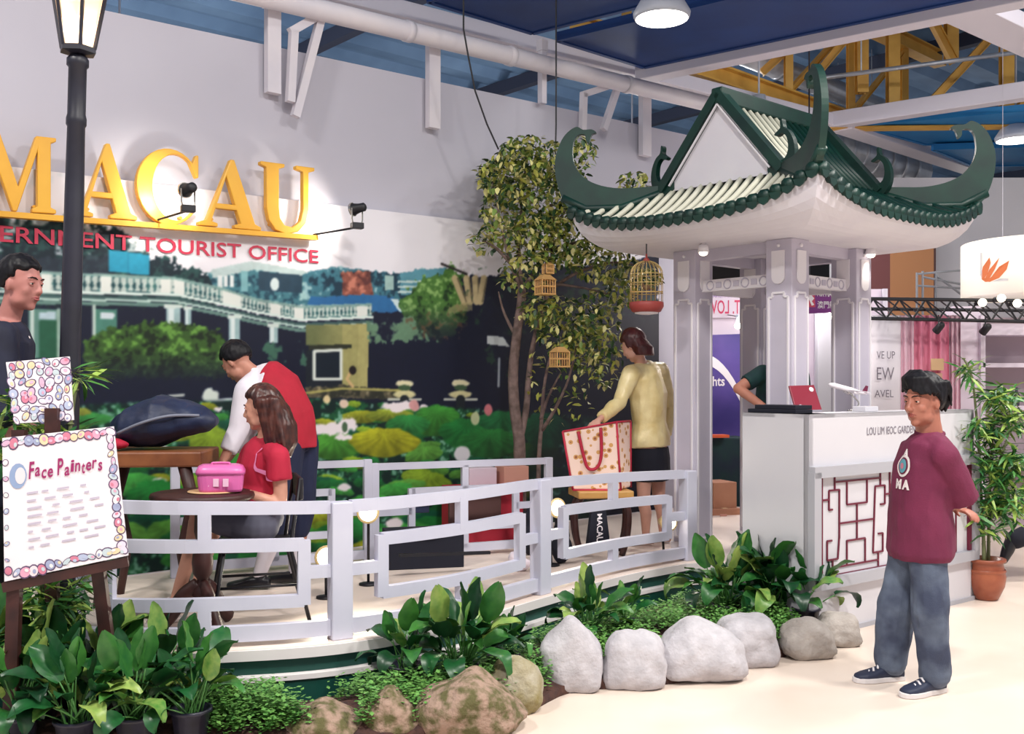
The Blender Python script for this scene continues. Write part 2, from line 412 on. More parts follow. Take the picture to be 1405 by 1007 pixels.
def win(x0, x1):          # every column of the sheet has one picture column
    a, b = np.searchsorted(COLX, [x0-2, x1+2]); return slice(max(0, a-1), min(len(COLX), b+1))
def put(m, c):
    c = np.asarray(c, float)
    if isinstance(m, tuple):
        m, w_ = m
        if m.shape[1] == 0: return
        m = np.clip(m, 0, 1)[..., None]; C[:, w_] = C[:, w_]*(1-m)+c*m; return
    m = np.clip(m, 0, 1)[..., None]
    C[:] = C*(1-m)+c*m
def poly(pts, soft=0, jit=0):
    x = PX+(N_ed-.5)*jit*2; y = PY+(N_sm-.5)*jit*2; ins = np.zeros(PX.shape, bool); n = len(pts)
    for i in range(n):
        x1, y1 = pts[i]; x2, y2 = pts[(i+1) % n]
        c = ((y1 > y) != (y2 > y)) & (x < (x2-x1)*(y-y1)/(y2-y1+1e-9)+x1); ins ^= c
    return ins.astype(float)
def ell(cx, cy, rx, ry, soft=.15, jit=0):
    w_ = win(cx-rx*1.2-jit, cx+rx*1.2+jit)
    d = ((PX[:, w_]+(N_ed[:, w_]-.5)*jit-cx)/rx)**2+((PY[:, w_]+(N_sm[:, w_]-.5)*jit-cy)/ry)**2
    return 1-sst(d, 1-soft, 1+soft), w_
def line(pts, w, k=1.0):
    w_ = win(min(p[0] for p in pts)-w, max(p[0] for p in pts)+w); X_, Y_ = PX[:, w_], PY[:, w_]; m = np.zeros(X_.shape)
    for (x1, y1), (x2, y2) in zip(pts, pts[1:]):
        L2 = (x2-x1)**2+(y2-y1)**2; t = np.clip(((X_-x1)*(x2-x1)+(Y_-y1)*(y2-y1))/L2, 0, 1)
        d = np.hypot(X_-x1-t*(x2-x1), Y_-y1-t*(y2-y1)); m = np.maximum(m, 1-sst(d, w/2-.4, w/2+.6))
    return m*k, w_
def foliage(dark, midc, light, lo=.42, hi=.62):
    t = N_mid*.5+N_sm*.5; a = sst(t, lo, lo+.1)[..., None]; b = sst(t, hi-.04, hi+.06)[..., None]
    return (np.array(dark)*(1-a)+np.array(midc)*a)*(1-b)+np.array(light)*b
NAVY = (14, 20, 42)
# sky already white; the lower half is dark garden
put(poly([(-700, 396), (60, 396), (240, 410), (420, 440), (520, 425), (560, 400), (640, 380), (905, 352), (905, 800), (-700, 800)], jit=6), NAVY)
# trees behind the sky line at the left
put(poly([(-700, 296), (60, 298), (160, 312), (172, 330), (200, 348), (250, 362), (300, 385), (300, 420), (-700, 420)], jit=16), foliage((18, 34, 44), (34, 66, 66), (60, 96, 90), .45, .66))
put(sst(N_mid, .60, .66)*(PY < 350)*(PX < 300)*.7, (205, 210, 218))
put(poly([(-700, 348), (150, 352), (150, 390), (-700, 390)], jit=8)*.7, (40, 48, 62))
put(poly([(150, 342), (205, 350), (205, 378), (150, 372)]), (34, 138, 170)); put(line([(176, 346), (176, 375)], 2, .5), (20, 100, 130))
# far town
put(poly([(285, 375), (345, 362), (420, 372), (430, 420), (300, 410)], jit=3), foliage((30, 66, 84), (64, 116, 128), (150, 186, 186), .4, .62))
put(poly([(290, 370), (345, 358), (420, 372), (425, 380), (350, 370), (292, 382)]), (176, 194, 194))
put(poly([(355, 372), (415, 378), (415, 402), (355, 398)]), (34, 60, 78))
for x in (302, 310, 318): put(poly([(x-3, 378), (x+3, 378), (x+3, 394), (x-3, 394)]), (214, 220, 220))
put(poly([(330, 372), (340, 372), (340, 400), (330, 400)]), (120, 170, 176)); put(ell(377, 390, 6, 9), (200, 214, 214))
put(poly([(418, 375), (462, 366), (545, 376), (580, 370), (612, 366), (612, 418), (418, 418)], jit=4), foliage((22, 52, 70), (58, 110, 126), (140, 176, 182), .42, .64))
put(poly([(468, 374), (508, 372), (512, 404), (470, 406)], jit=4), foliage((92, 50, 48), (136, 78, 66), (190, 120, 100), .42, .62))
put(poly([(548, 374), (612, 366), (606, 402), (550, 404)], jit=2), (86, 142, 158)); put(poly([(546, 385), (584, 382), (584, 402), (546, 402)])*(np.mod(PY, 7) < 3), (188, 208, 206))
put(poly([(528, 378), (540, 378), (540, 398), (528, 398)]), (150, 180, 176))
# blue canopy roof, house with balustrade
put(poly([(425, 408), (500, 404), (540, 408), (556, 428), (500, 428), (420, 420)], jit=3), (40, 98, 150)); put(poly([(536, 410), (546, 410), (556, 428), (548, 428)]), (190, 210, 214))
top = [(-700, 372), (40, 372), (240, 381), (300, 394), (352, 410), (412, 420), (510, 417)]
bot = [(-700, 397), (40, 398), (240, 402), (300, 414), (352, 426), (412, 437), (510, 433)]
put(poly(top+bot[::-1]), foliage((22, 58, 66), (40, 88, 92), (70, 118, 110), .45, .65))
ty = np.interp(PX, *zip(*top)); by = np.interp(PX, *zip(*bot)); hb = by-ty
inb = (PX < 510) & (PY > ty+3) & (PY < by-1)
fr = (PY-ty)/(hb+1e-6)
per = np.interp(PX, [0, 240, 410, 510], [11, 10, 7.5, 7]); ph = np.abs(np.mod(PX, per)/per-.5)*2
wid = .35+.5*np.abs(np.sin(fr*math.pi*1.6))
put(inb*(ph < wid)*.85, (205, 214, 206))
for x in (63, 145, 227, 246, 312, 323, 378, 410, 497): put(((np.abs(PX-x) < 7) & (PY > ty+2) & (PY < by)).astype(float), (216, 220, 214))
put(((PX < 510) & (PY > ty-1) & (PY < ty+3)).astype(float)*.75, (150, 180, 172))
for o, wd, c in ((0, 4, (206, 220, 214)), (6, 4, (60, 88, 88)), (10, 3, (176, 200, 192)), (14, 5, (96, 128, 120))): put(((PX < 512) & (PY > by+o) & (PY < by+o+wd)).astype(float), c)
put(poly([(40, 424), (84, 424), (84, 492), (40, 492)]), (86, 126, 116)); put(poly([(53, 440), (78, 440), (78, 492), (53, 492)]), (32, 84, 62)); put(poly([(54, 428), (76, 428), (76, 438), (54, 438)]), (170, 190, 200))
put(line([(44, 424), (44, 492)], 4), (196, 208, 204)); put(line([(80, 424), (80, 492)], 3), (150, 172, 160))
put(poly([(128, 424), (160, 424), (160, 466), (128, 466)]), (70, 122, 108)); put(line([(129, 420), (129, 460)], 4), (190, 208, 198)); put(poly([(138, 428), (158, 430), (156, 438), (138, 438)]), (196, 208, 214))
for x, y0, y1, wd in ((238, 418, 445, 20), (258, 420, 445, 10), (322, 432, 470, 15), (375, 444, 470, 12)): put(((np.abs(PX-x) < wd/2) & (PY > y0) & (PY < y1)).astype(float), (150, 178, 180)); put(((np.abs(PX-x+wd*.15) < wd/5) & (PY > y0) & (PY < y1)).astype(float), (208, 220, 220)); put(((np.abs(PX-x) < wd*.62) & (PY > y0) & (PY < y0+5)).astype(float), (200, 212, 206))
put(poly([(420, 446), (507, 444), (504, 535), (468, 535), (470, 474), (420, 472)]), (156, 152, 98)); put(poly([(420, 446), (470, 446), (470, 474), (420, 474)])*(.3+.5*sst(470-PX, 0, 45)), (86, 96, 62))
put(poly([(492, 446), (507, 444), (504, 535), (490, 535)])*.35, (190, 180, 120))
put(poly([(424, 474), (482, 472), (482, 478), (424, 480)]), (40, 44, 34)); put(poly([(420, 480), (470, 480), (470, 535), (420, 535)]), (22, 30, 40))
put(line([(431, 482), (431, 520), (468, 520), (468, 480), (431, 482)], 4), (210, 218, 210)); put(poly([(434, 486), (465, 484), (465, 517), (434, 517)]), (12, 26, 40))
# shrubs
put(poly([(115, 470), (150, 448), (200, 442), (250, 440), (300, 455), (318, 480), (310, 520), (120, 520)], jit=10)*(1-sst(PY, 470, 535)*.9), foliage((22, 36, 20), (52, 84, 34), (98, 146, 62), .38, .6))
put(poly([(360, 470), (420, 470), (430, 500), (370, 505)], jit=10)*sst(N_mid, .5, .62), (60, 100, 84))
put(poly([(548, 410), (580, 385), (620, 366), (640, 378), (640, 440), (600, 470), (560, 450)], jit=14)*(1-sst(PY, 410, 470)*.8), foliage((26, 52, 26), (70, 112, 50), (128, 166, 96), .38, .6))
put(poly([(505, 425), (560, 432), (600, 465), (540, 470), (505, 470)], jit=10)*sst(N_mid, .46, .6), (96, 130, 104)); put(poly([(550, 440), (640, 420), (640, 470), (560, 470)], jit=12)*sst(N_sm, .55, .7)*.7, (92, 66, 48))
for x0, x1 in ((624, 637), (640, 645), (652, 654), (664, 659)): put(line([(x0, 382), (x1, 414)], 9), (188, 172, 132)); put(line([(x0+4, 382), (x1+3, 414)], 2), (110, 100, 76))
put(line([(606, 362), (640, 376)], 3), (40, 36, 40)); put(poly([(616, 420), (648, 416), (648, 426), (616, 430)], jit=4)*.6, (160, 150, 108))
put(poly([(640, 372), (905, 350), (905, 545), (700, 545), (650, 470)], jit=10)*sst(N_mid*.6+N_sm*.4, .56, .68)*.65, (38, 72, 48))
put(poly([(668, 460), (690, 462), (700, 476), (668, 472)]), (196, 204, 206)); put(line([(685, 492), (684, 530)], 3), (150, 158, 166))
# water line, fountains, figure
put(poly([(420, 532), (470, 528), (560, 536), (560, 548), (420, 546)], jit=3), foliage((46, 48, 40), (90, 84, 66), (150, 140, 110)))
put(line([(415, 540), (470, 533), (560, 536)], 3), (170, 164, 96)); put(line([(480, 512), (476, 520), (484, 530)], 4), (200, 170, 120)); put(ell(484, 508, 5, 6), (30, 24, 26))
for x in (555, 632):
    put(ell(x, 526, 12, 5, .3, 3), (220, 214, 176)); put(ell(x, 532, 9, 4), (60, 86, 60)); put(ell(x, 541, 16, 5, .3, 3), (206, 200, 152)); put(line([(x-22, 548), (x+22, 548)], 3), (196, 200, 186)); put(line([(x, 548), (x, 562)], 12), (26, 34, 40))
put(line([(290, 550), (318, 548)], 4), (200, 208, 214)); put(ell(288, 543, 12, 10, .3, 8), (206, 216, 208)); put(line([(232, 543), (252, 542)], 3), (190, 196, 190))
# lotus pond
pond = sst(PY, np.interp(PX, [-700, 0, 200, 440, 520, 700, 900], [556, 556, 548, 544, 550, 560, 575]), np.interp(PX, [-700, 0, 200, 440, 520, 700, 900], [562, 562, 556, 550, 556, 568, 585]))
put(pond, foliage((10, 36, 34), (26, 84, 52), (70, 136, 92), .44, .66))
put(pond*sst(N_sm, .62, .7)*.55, (150, 190, 178))
GREENS = [(34, 122, 56), (26, 98, 48), (60, 146, 62), (128, 160, 44), (150, 158, 40), (20, 84, 60), (88, 150, 60)]
def lotus(cx, cy, rx, ry, c, veins=9, tilt=.0):
    w_ = win(cx-rx*1.3, cx+rx*1.3); PX_, PY_, NM = PX[:, w_], PY[:, w_], N_mid[:, w_]
    x = (PX_-cx)/rx; y = (PY_-cy-(PX_-cx)*tilt)/ry; r2 = x*x+y*y
    th = np.arctan2(y+.55, x); edge = 1+.09*np.sin(th*5+cx)+.05*np.sin(th*11+cy)
    m = (1-sst(r2, edge*.9, edge*1.1)); shade = .9+.07*np.cos(th*veins*2)+.2*np.clip(-y, -.8, .8)+.5*(NM-.5)
    put((m, w_), np.clip(np.array(c)*np.clip(shade, .5, 1.3)[..., None], 0, 255))
for i in range(330):
    cy = 552+(i/330)**1.15*215; k = (cy-545)/200
    cx = rng.uniform(-260, 880); rx = (8+34*k)*rng.uniform(.6, 1.3); ry = rx*rng.uniform(.28, .5)
    if cx > 700 and cy < 585: continue
    c = GREENS[rng.randint(len(GREENS))]
    if cx > 690: c = np.array(c)*.5
    elif cx < 60: c = np.array(c)*.8
    lotus(cx, cy, rx, ry, c, rng.randint(5, 10), rng.uniform(-.2, .2))
    if rng.rand() < .16 and cy > 545 and cx < 700: put(ell(cx+rng.uniform(-20, 20), cy-ry, 5+7*k, 3+4*k, .3, 5), (224, 214, 220))
    if rng.rand() < .3: put(line([(cx-rx*.5, cy+ry), (cx+rx*.4, cy+ry*1.2)], 2+2*k, .7), (10, 26, 30))
for a in ((496, 572, 26, 9, (150, 158, 42)), (535, 570, 32, 9, (140, 156, 50)), (600, 578, 34, 22, (56, 132, 48)), (640, 594, 38, 20, (30, 116, 52)), (690, 578, 36, 14, (26, 104, 56)), (672, 608, 44, 20, (34, 110, 48)),
          (560, 583, 30, 14, (44, 130, 62)), (458, 612, 40, 18, (70, 140, 48)), (527, 607, 48, 20, (158, 160, 34)), (748, 590, 34, 24, (20, 92, 54)), (235, 590, 40, 16, (150, 168, 48)), (290, 610, 30, 26, (130, 158, 44)), (120, 575, 34, 9, (52, 130, 62)), (105, 565, 20, 6, (150, 160, 60)), (215, 680, 40, 22, (30, 120, 50))):
    lotus(*a)
for cx, cy, rx, ry in ((455, 588, 28, 9), (478, 582, 12, 10), (548, 558, 26, 7), (470, 600, 12, 4)): put(ell(cx, cy, rx, ry, .3, 9), (236, 226, 230))
put(ell(473, 586, 4, 7), (70, 96, 70))
for cx, cy, rx, ry, c in ((568, 556, 7, 8, (206, 150, 150)), (670, 562, 6, 8, (206, 120, 128)), (652, 574, 6, 9, (196, 206, 160)), (472, 554, 6, 6, (220, 196, 176)), (448, 548, 5, 6, (216, 196, 150)), (634, 623, 11, 11, (232, 230, 236))): put(ell(cx, cy, rx, ry, .25, 2), c)
put(sst(PX, 690, 800)*sst(PY, 425, 460)*.55, NAVY); put(sst(PX, 826, 838)*sst(PY, 425, 450), (12, 14, 34))
C *= np.where(C.mean(-1) > 190, 1, .93+.14*N_sm)[..., None]
C = np.clip(C, 0, 255)/255
K = C.copy(); K[1:-1, 1:-1] = (4*C[1:-1, 1:-1]+2*(C[:-2, 1:-1]+C[2:, 1:-1]+C[1:-1, :-2]+C[1:-1, 2:])+C[:-2, :-2]+C[2:, 2:]+C[:-2, 2:]+C[2:, :-2])/16; C = K      # the print is soft
LIN = np.where(C <= .04045, C/12.92, ((C+.055)/1.055)**2.4)
def grid_mesh(name, XW, YW, ZG, LIN, m):
    nz, nx = XW.shape; nv = nx*nz
    co = np.stack([XW, YW, ZG], -1).reshape(-1, 3).astype(np.float32)
    idx = np.arange(nv).reshape(nz, nx)
    q = np.stack([idx[:-1, :-1], idx[:-1, 1:], idx[1:, 1:], idx[1:, :-1]], -1).reshape(-1, 4).astype(np.int32)
    me = bpy.data.meshes.new(name); me.vertices.add(nv); me.vertices.foreach_set('co', co.ravel())
    me.loops.add(q.size); me.loops.foreach_set('vertex_index', q.ravel()); me.polygons.add(len(q))
    me.polygons.foreach_set('loop_start', np.arange(0, q.size, 4, dtype=np.int32)); me.polygons.foreach_set('loop_total', np.full(len(q), 4, np.int32))
    me.update(); a = me.color_attributes.new('print', 'FLOAT_COLOR', 'POINT')
    rgba = np.ones((nv, 4), np.float32); rgba[:, :3] = LIN.reshape(-1, 3); a.data.foreach_set('color', rgba.ravel())
    me.materials.append(m); return me
M_print = mat_vcol('mural_print', .55)
M_pw = mat('panel_white', (224, 220, 226), .6)
mural = thing('garden_mural', 'large printed mural of a lotus pond garden and balustraded house', 'mural', WS(-.5, PZ, .02))
mb = MB(); a, b = WS(S0, PZ, .028), WS(S1, PZ, .028); a2, b2 = WS(S0, PZ, -.018), WS(S1, PZ, -.018)
za, zb = zpan(S0)-PZ, zpan(S1)-PZ
mb.hexa([a, b, b2, a2, a+Zup*za, b+Zup*zb, b2+Zup*zb, a2+Zup*za]); mb.build('backing_board', M_pw, mural)
link(grid_mesh('printed_sheet', XW, YW, ZG, LIN, M_print), 'printed_sheet', mural)
# ---------------------------------------------------------------- lettering on the mural
M_gold = mat('gold_letter', (222, 168, 52), .38, c2=(214, 156, 44), scale=3, spec=.5)
M_red = mat('red_letter', (186, 40, 72), .5)
def serif(ch):
    if ch == 'M':
        return [[(0, 0), (.30, 0), (.30, .05), (.21, .08), (.21, .78), (.52, 0), (.58, 0), (.88, .80), (.88, .08), (.80, .05), (.80, 0), (1.16, 0), (1.16, .05), (1.08, .08), (1.08, .92), (1.16, .95), (1.16, 1), (.86, 1), (.60, .32), (.33, 1), (.02, 1), (.02, .95), (.12, .92), (.12, .08), (0, .05)]]
    if ch == 'A':
        return [[(0, 0), (.30, 0), (.30, .05), (.20, .08), (.26, .27), (.58, .27), (.66, .08), (.56, .05), (.56, 0), (1.0, 0), (1.0, .05), (.90, .09), (.56, 1.02), (.50, 1.02), (.12, .09), (0, .05)], [(.29, .35), (.55, .35), (.42, .74)]]
    if ch == 'C':
        o = [(.50+.50*math.cos(t)*1.0, .50+.53*math.sin(t)) for t in np.linspace(.75, 2*math.pi-.62, 26)]
        i = [(.60+.36*math.cos(t), .50+.46*math.sin(t)) for t in np.linspace(2*math.pi-.72, .95, 24)]
        return [[(.96, .66), (.96, .98), (.92, .98)]+o+i+[(.92, .66)]]
    if ch == 'U':
        return [[(0, 1), (0, .95), (.10, .92), (.10, .34), (.14, .16), (.26, .02), (.46, -.03), (.66, .02), (.80, .16), (.85, .36), (.85, .92), (.96, .95), (.96, 1), (.62, 1), (.62, .95), (.75, .92), (.75, .36), (.70, .18), (.56, .08), (.42, .1), (.34, .2), (.32, .36), (.32, .92), (.42, .95), (.42, 1)]]
def letter(ch, x0, x1, yb0, yb1, yt, label):
    s0, z0 = wpx(x0, yb0, .1); s1, z1 = wpx(x1, yb1, .1); zt_ = wpx((x0+x1)/2, yt, .1)[1]
    W = {'M': 1.16, 'A': 1.0, 'C': .96, 'U': .96}[ch]
    sx = (s1-s0)/W; sy = zt_-(z0+z1)/2; sl = (z1-z0)/(s1-s0)
    ps = serif(ch); mb = MB()
    if len(ps) == 1:
        mb.prism(ps[0], WS(s0, z0, .07), U*sx+Zup*sl*sx, Zup*sy, NW*.05)
    else:       # the A: outline bridged to its counter
        for q in ([(0, 0), (.30, 0), (.30, .05), (.20, .08), (.455, .82), (.50, 1.02), (.12, .09), (0, .05)], [(.50, 1.02), (.42, .80), (.66, .08), (.56, .05), (.56, 0), (1.0, 0), (1.0, .05), (.90, .09), (.56, 1.02)], [(.23, .27), (.62, .27), (.59, .35), (.26, .35)]):
            mb.prism(q, WS(s0, z0, .07), U*sx+Zup*sl*sx, Zup*sy, NW*.05)
    t = thing('sign_letter', label, 'letter', WS(s0, z0, .07), 'raised gold letters on the mural')
    mb.build('letter_face', M_gold, t, bevel=.006)
    for k in (.25, .75):
        c = WS(s0+(s1-s0)*k, z0+sy*.12, .07); MB().tube([c, c-NW*.045], .012, 8).build('standoff', M_gold, t)
letter('M', -34, 76, 287, 294, 184, 'raised gold letter M cut by the left edge')
letter('A', 100, 187, 296, 303, 199, 'raised gold letter A right of the lamp post')
letter('C', 186, 271, 303, 309, 207, 'raised gold letter C behind the small spotlight')
letter('A', 271, 357, 309, 317, 221, 'second raised gold letter A, between C and U')
letter('U', 356, 430, 316, 322, 226, 'raised gold letter U at the right end of the sign')
sa, za = wpx(-60, 290, .08); sb, zb = wpx(432, 327, .08)
led = MB().bar(WS(sa, za, .1), WS(sb, zb, .1), .035, .06, NW).build('letter_ledge', M_gold)
tag(led, 'narrow gold ledge under the raised letters', 'ledge')
mb = MB(); X0, Y0_, X1, Y1_ = 0, 331, 437, 361
s0, z0 = wpx(X0, Y0_, .04); s1, z1 = wpx(X1, Y1_, .04); h0 = wpx(10, 308, .04)[1]-z0
sl = (z1-z0)/(s1-s0)
full = 'GOVERNMENT TOURIST OFFICE'; part = 'ERNMENT TOURIST OFFICE'
vs, fs = text_mb(full, 1.0, .012); Wf = max(v[0] for v in vs); Wp = max(v[0] for v in text_mb(part, 1.0, .012)[0]); wd = (s1-s0)*Wf/Wp
hf = max(v[1] for v in vs)
for wi, word in enumerate(full.split()):       # each word at its place in the line
    wv, wf = text_mb(word, 1.0, .012); lead = Wf-max(v[0] for v in text_mb(' '.join(full.split()[wi:]), 1.0, .012)[0]); k = wd/Wf
    MB().add([WS(s1-wd+(lead+x)*k, z1-(wd-(lead+x)*k)*sl+y*h0*.92/hf, .0405) for x, y in wv], wf).build('red_word', M_red, mural)
# ---------------------------------------------------------------- small arm spotlights in front of the letters
M_chrome = mat('chrome', (200, 196, 190), .2, .9)
def arm_spot(label, xa, ya, xb, yb, group='arm spotlights on the mural'):
    sa, za = wpx(xa, ya, .1); a = WS(sa, za, .1)
    b = P(xb, yb, a.y-.28 if xb < 300 else a.y-.12)
    t = thing('arm_spotlight', label, 'spotlight', a, group)
    MB().tube([a, b], .008, 8).build('arm', M_black, t)
    MB().box(b+Zup*.012, (.09, .06, .045), .5).build('base_block', M_black, t, bevel=.005)
    h = b+Zup*.14; dr = (a+Zup*.12-h); dr = dr.normalized()
    for e in (-1, 1):
        MB().tube([b+U*e*.03, b+U*e*.045+Zup*.06, h+U*e*.045], .006, 6).build('yoke', M_chrome, t)
    MB().lathe([(.02, -.07), (.032, -.06), (.034, -.02), (.045, .03), (.048, .05), (.04, .052)], 16, h, dr).build('lamp_head', M_black, t, True)
    MB().lathe([(.001, .045), (.038, .046)], 16, h, dr).build('lamp_lens', M_glow, t)
    MB().lathe([(.047, .03), (.052, .03), (.052, .045), (.047, .045)], 16, h, dr, cap=False).build('lamp_rim', M_chrome, t)
    spot_lamp('arm_spot_light', h+dr*.08, h+dr*2+Zup*.05, 15, 120)
arm_spot('small spotlight on a thin arm in front of the gold C', 215, 302, 258, 289)
arm_spot('small spotlight on a thin arm right of the gold U', 430, 322, 490, 312)
# ================================================================ the stage
M_deckw = mat('stage_top', (238, 222, 212), .45, c2=(232, 214, 202), scale=2)
M_lip = mat('stage_lip', (232, 226, 226), .5)
M_green = mat('green_fascia', (8, 74, 62), .5, c2=(6, 58, 54), scale=3)
front = [(-3.7, 4.82), (-2.8, 4.90), (-2.2, 4.93), (-1.88, 4.90), (-1.5, 4.93), (-.87, 5.10), (-.3, 5.55), (.17, 6.17), (.75, 6.90), (1.25, 7.36)]
fr_pts = [p for p in spline([(x, y, 0) for x, y in front], 6)]
edge = fr_pts+[V((1.50, 7.42, 0)), V((1.93, 6.90, 0)), V((2.35, 7.02, 0)), V((3.35, 7.95, 0))]
backl = [V((3.0, 10.6, 0))-V((0, .0, 0)), WS(3.9, 0, .0), WS(-4.9, 0, .0)]
outline = edge+backl
def offs(pts, d):        # push a plan polyline towards the camera side
    out = []
    for i, p in enumerate(pts):
        t = (pts[min(i+1, len(pts)-1)]-pts[max(i-1, 0)]).normalized(); out.append(p+V((t.y, -t.x, 0))*d)
    return out
def slab(front_pts, z0, z1):
    pl = [(p.x, p.y) for p in front_pts+backl]
    return MB().prism(pl, V((0, 0, z0)), V((1, 0, 0)), V((0, 1, 0)), Zup*(z1-z0))
stage = thing('stage', 'low curved white stage with dark green rim below the mural', 'stage', (0, 8, 0))
slab(edge, .235, PZ).build('deck', M_deckw, stage)
def skirt(d0, d1, z0, z1, name, m):
    a, b = offs(edge, d0), offs(edge, d1); mb = MB(); n = len(a)
    vs = [p+Zup*z for q in (a, b) for p in q for z in (z0, z1)]
    k = 2*n; fs = []
    for i in range(n-1):
        fs += [(2*i, 2*i+2, 2*i+3, 2*i+1), (k+2*i, k+2*i+1, k+2*i+3, k+2*i+2), (2*i+1, 2*i+3, k+2*i+3, k+2*i+1), (2*i, k+2*i, k+2*i+2, 2*i+2)]
    fs += [(0, 1, k+1, k), (2*n-2, k+2*n-2, k+2*n-1, 2*n-1)]
    mb.add(vs, fs); return mb.build(name, m, stage)
skirt(.012, -.03, .225, PZ-.004, 'white_lip', M_lip)
skirt(-.02, -.06, .15, .235, 'green_band', M_green)
skirt(.03, -.03, .125, .15, 'white_ledge', M_lip)
skirt(.02, -.03, 0, .125, 'green_base', M_green)
# ================================================================ white fretwork fences
M_fence = mat('fence_white', (206, 206, 222), .5, c2=(198, 198, 216), scale=4)
class Plan:
    def __init__(s, pts):
        s.p = spline([(x, y, 0) for x, y in pts], 10); s.c = [0]
        for a, b in zip(s.p, s.p[1:]): s.c.append(s.c[-1]+(b-a).length)
    def at(s, l):
        l = max(0, min(s.c[-1], l))
        for i in range(len(s.c)-1):
            if l <= s.c[i+1]: return s.p[i].lerp(s.p[i+1], (l-s.c[i])/(s.c[i+1]-s.c[i]+1e-9))
        return s.p[-1]
    def near_px(s, x):      # arc length whose direction is the given column of the photograph
        return min(np.linspace(0, s.c[-1], 800), key=lambda l: abs(CX+F*s.at(l).x/s.at(l).y-x))
def sweep(mb, pts, w, h):
    n = len(pts); vs = []
    for i, p in enumerate(pts):
        t = pts[min(i+1, n-1)]-pts[max(i-1, 0)]; t.z = 0; t.normalize(); s = V((t.y, -t.x, 0))*w/2
        vs += [p-s-Zup*h/2, p+s-Zup*h/2, p+s+Zup*h/2, p-s+Zup*h/2]
    fs = [(3, 2, 1, 0), tuple(4*n-4+j for j in range(4))]
    for i in range(n-1):
        for j in range(4): fs.append((4*i+j, 4*i+(j+1) % 4, 4*i+4+(j+1) % 4, 4*i+4+j))
    return mb.add(vs, fs)
def fence(name, label, plan, posts, hfun, z0, w=.045, rail=.062, post=.11, inner=(.15, .86), group=None):
    t = thing(name, label, 'fence', plan.at(posts[0])+Zup*z0, group)
    for l in posts:
        c = plan.at(l); d = (plan.at(l+.02)-plan.at(l-.02)).normalized(); a = math.atan2(d.y, d.x)
        MB().box(c+Zup*(z0+hfun(l)/2), (post, post*.8, hfun(l)), a).build('post', M_fence, t, bevel=.006)
    for l0, l1 in zip(posts, posts[1:]):
        L = l1-l0
        pt = lambda u, f: plan.at(l0+L*u)+Zup*(z0+f*hfun(l0+L*u))
        def hor(nm, ua, ub, f, k=10, th=rail):
            sweep(MB(), [pt(ua+(ub-ua)*i/k, f) for i in range(k+1)], w, th).build(nm, M_fence, t) if False else MBs(sweep, [pt(ua+(ub-ua)*i/k, f) for i in range(k+1)], w, th).build(nm, M_fence, t)
        def ver(nm, u, fa, fb):
            p, q = pt(u, fa), pt(u, fb); d = (pt(min(u+.02, 1), 0)-pt(max(u-.02, 0), 0)); d.z = 0
            MB().bar(p, q, w, rail, d.normalized()).build(nm, M_fence, t)
        e = post/2/L
        i0, i1 = inner
        hor('top_rail', e, 1-e, .962); hor('bottom_rail', e, 1-e, .09, th=rail*1.25)
        hor('fret_rail', i0, i1, .70); hor('fret_rail', i0, i1, .30)
        ver('fret_stile', i0, .30-.03, .70+.03); ver('fret_stile', i1, .30-.03, .70+.03)
        ver('stub', .5, .70, .95); ver('stub', .5, .09, .30)
        hor('stub', e, i0, .5, 3); hor('stub', i1, 1-e, .5, 3)
    return t
def MBs(fn, pts, w, h):
    m = MB(); fn(m, pts, w, h); return m
fplan = Plan([(x, y) for x, y in [(-2.25, 5.02), (-1.88, 4.97), (-1.5, 5.0), (-.9, 5.18), (-.34, 5.61), (.13, 6.23), (.71, 6.96), (1.29, 7.49)]])
fl = [fplan.near_px(x) for x in (97, 467, 742, 946)]
fence('stage_fence', 'white curved fretwork fence along the front of the stage', fplan, fl, lambda l: float(np.interp(l, fl, [.73, .695, .705, .655])), PZ)
ra, rb = V((-2.27, 6.78, 0)), V((.31, 7.95, 0))
rp = Plan([(ra.x, ra.y), ((ra.x+rb.x)/2, (ra.y+rb.y)/2), (rb.x, rb.y)])
m1, m2 = rp.near_px(504), rp.near_px(514)
fence('low_fence', 'low white fretwork fence against the mural behind the seated woman', rp, [0.03, m1], lambda l: .75, PZ, .035, .05, .06, (.2, .8), 'low fences in front of the mural')
fence('low_fence', 'low white fretwork fence against the mural below the lotus flower', rp, [m2, rp.c[-1]-.03], lambda l: .72, PZ, .035, .05, .06, (.2, .8), 'low fences in front of the mural')
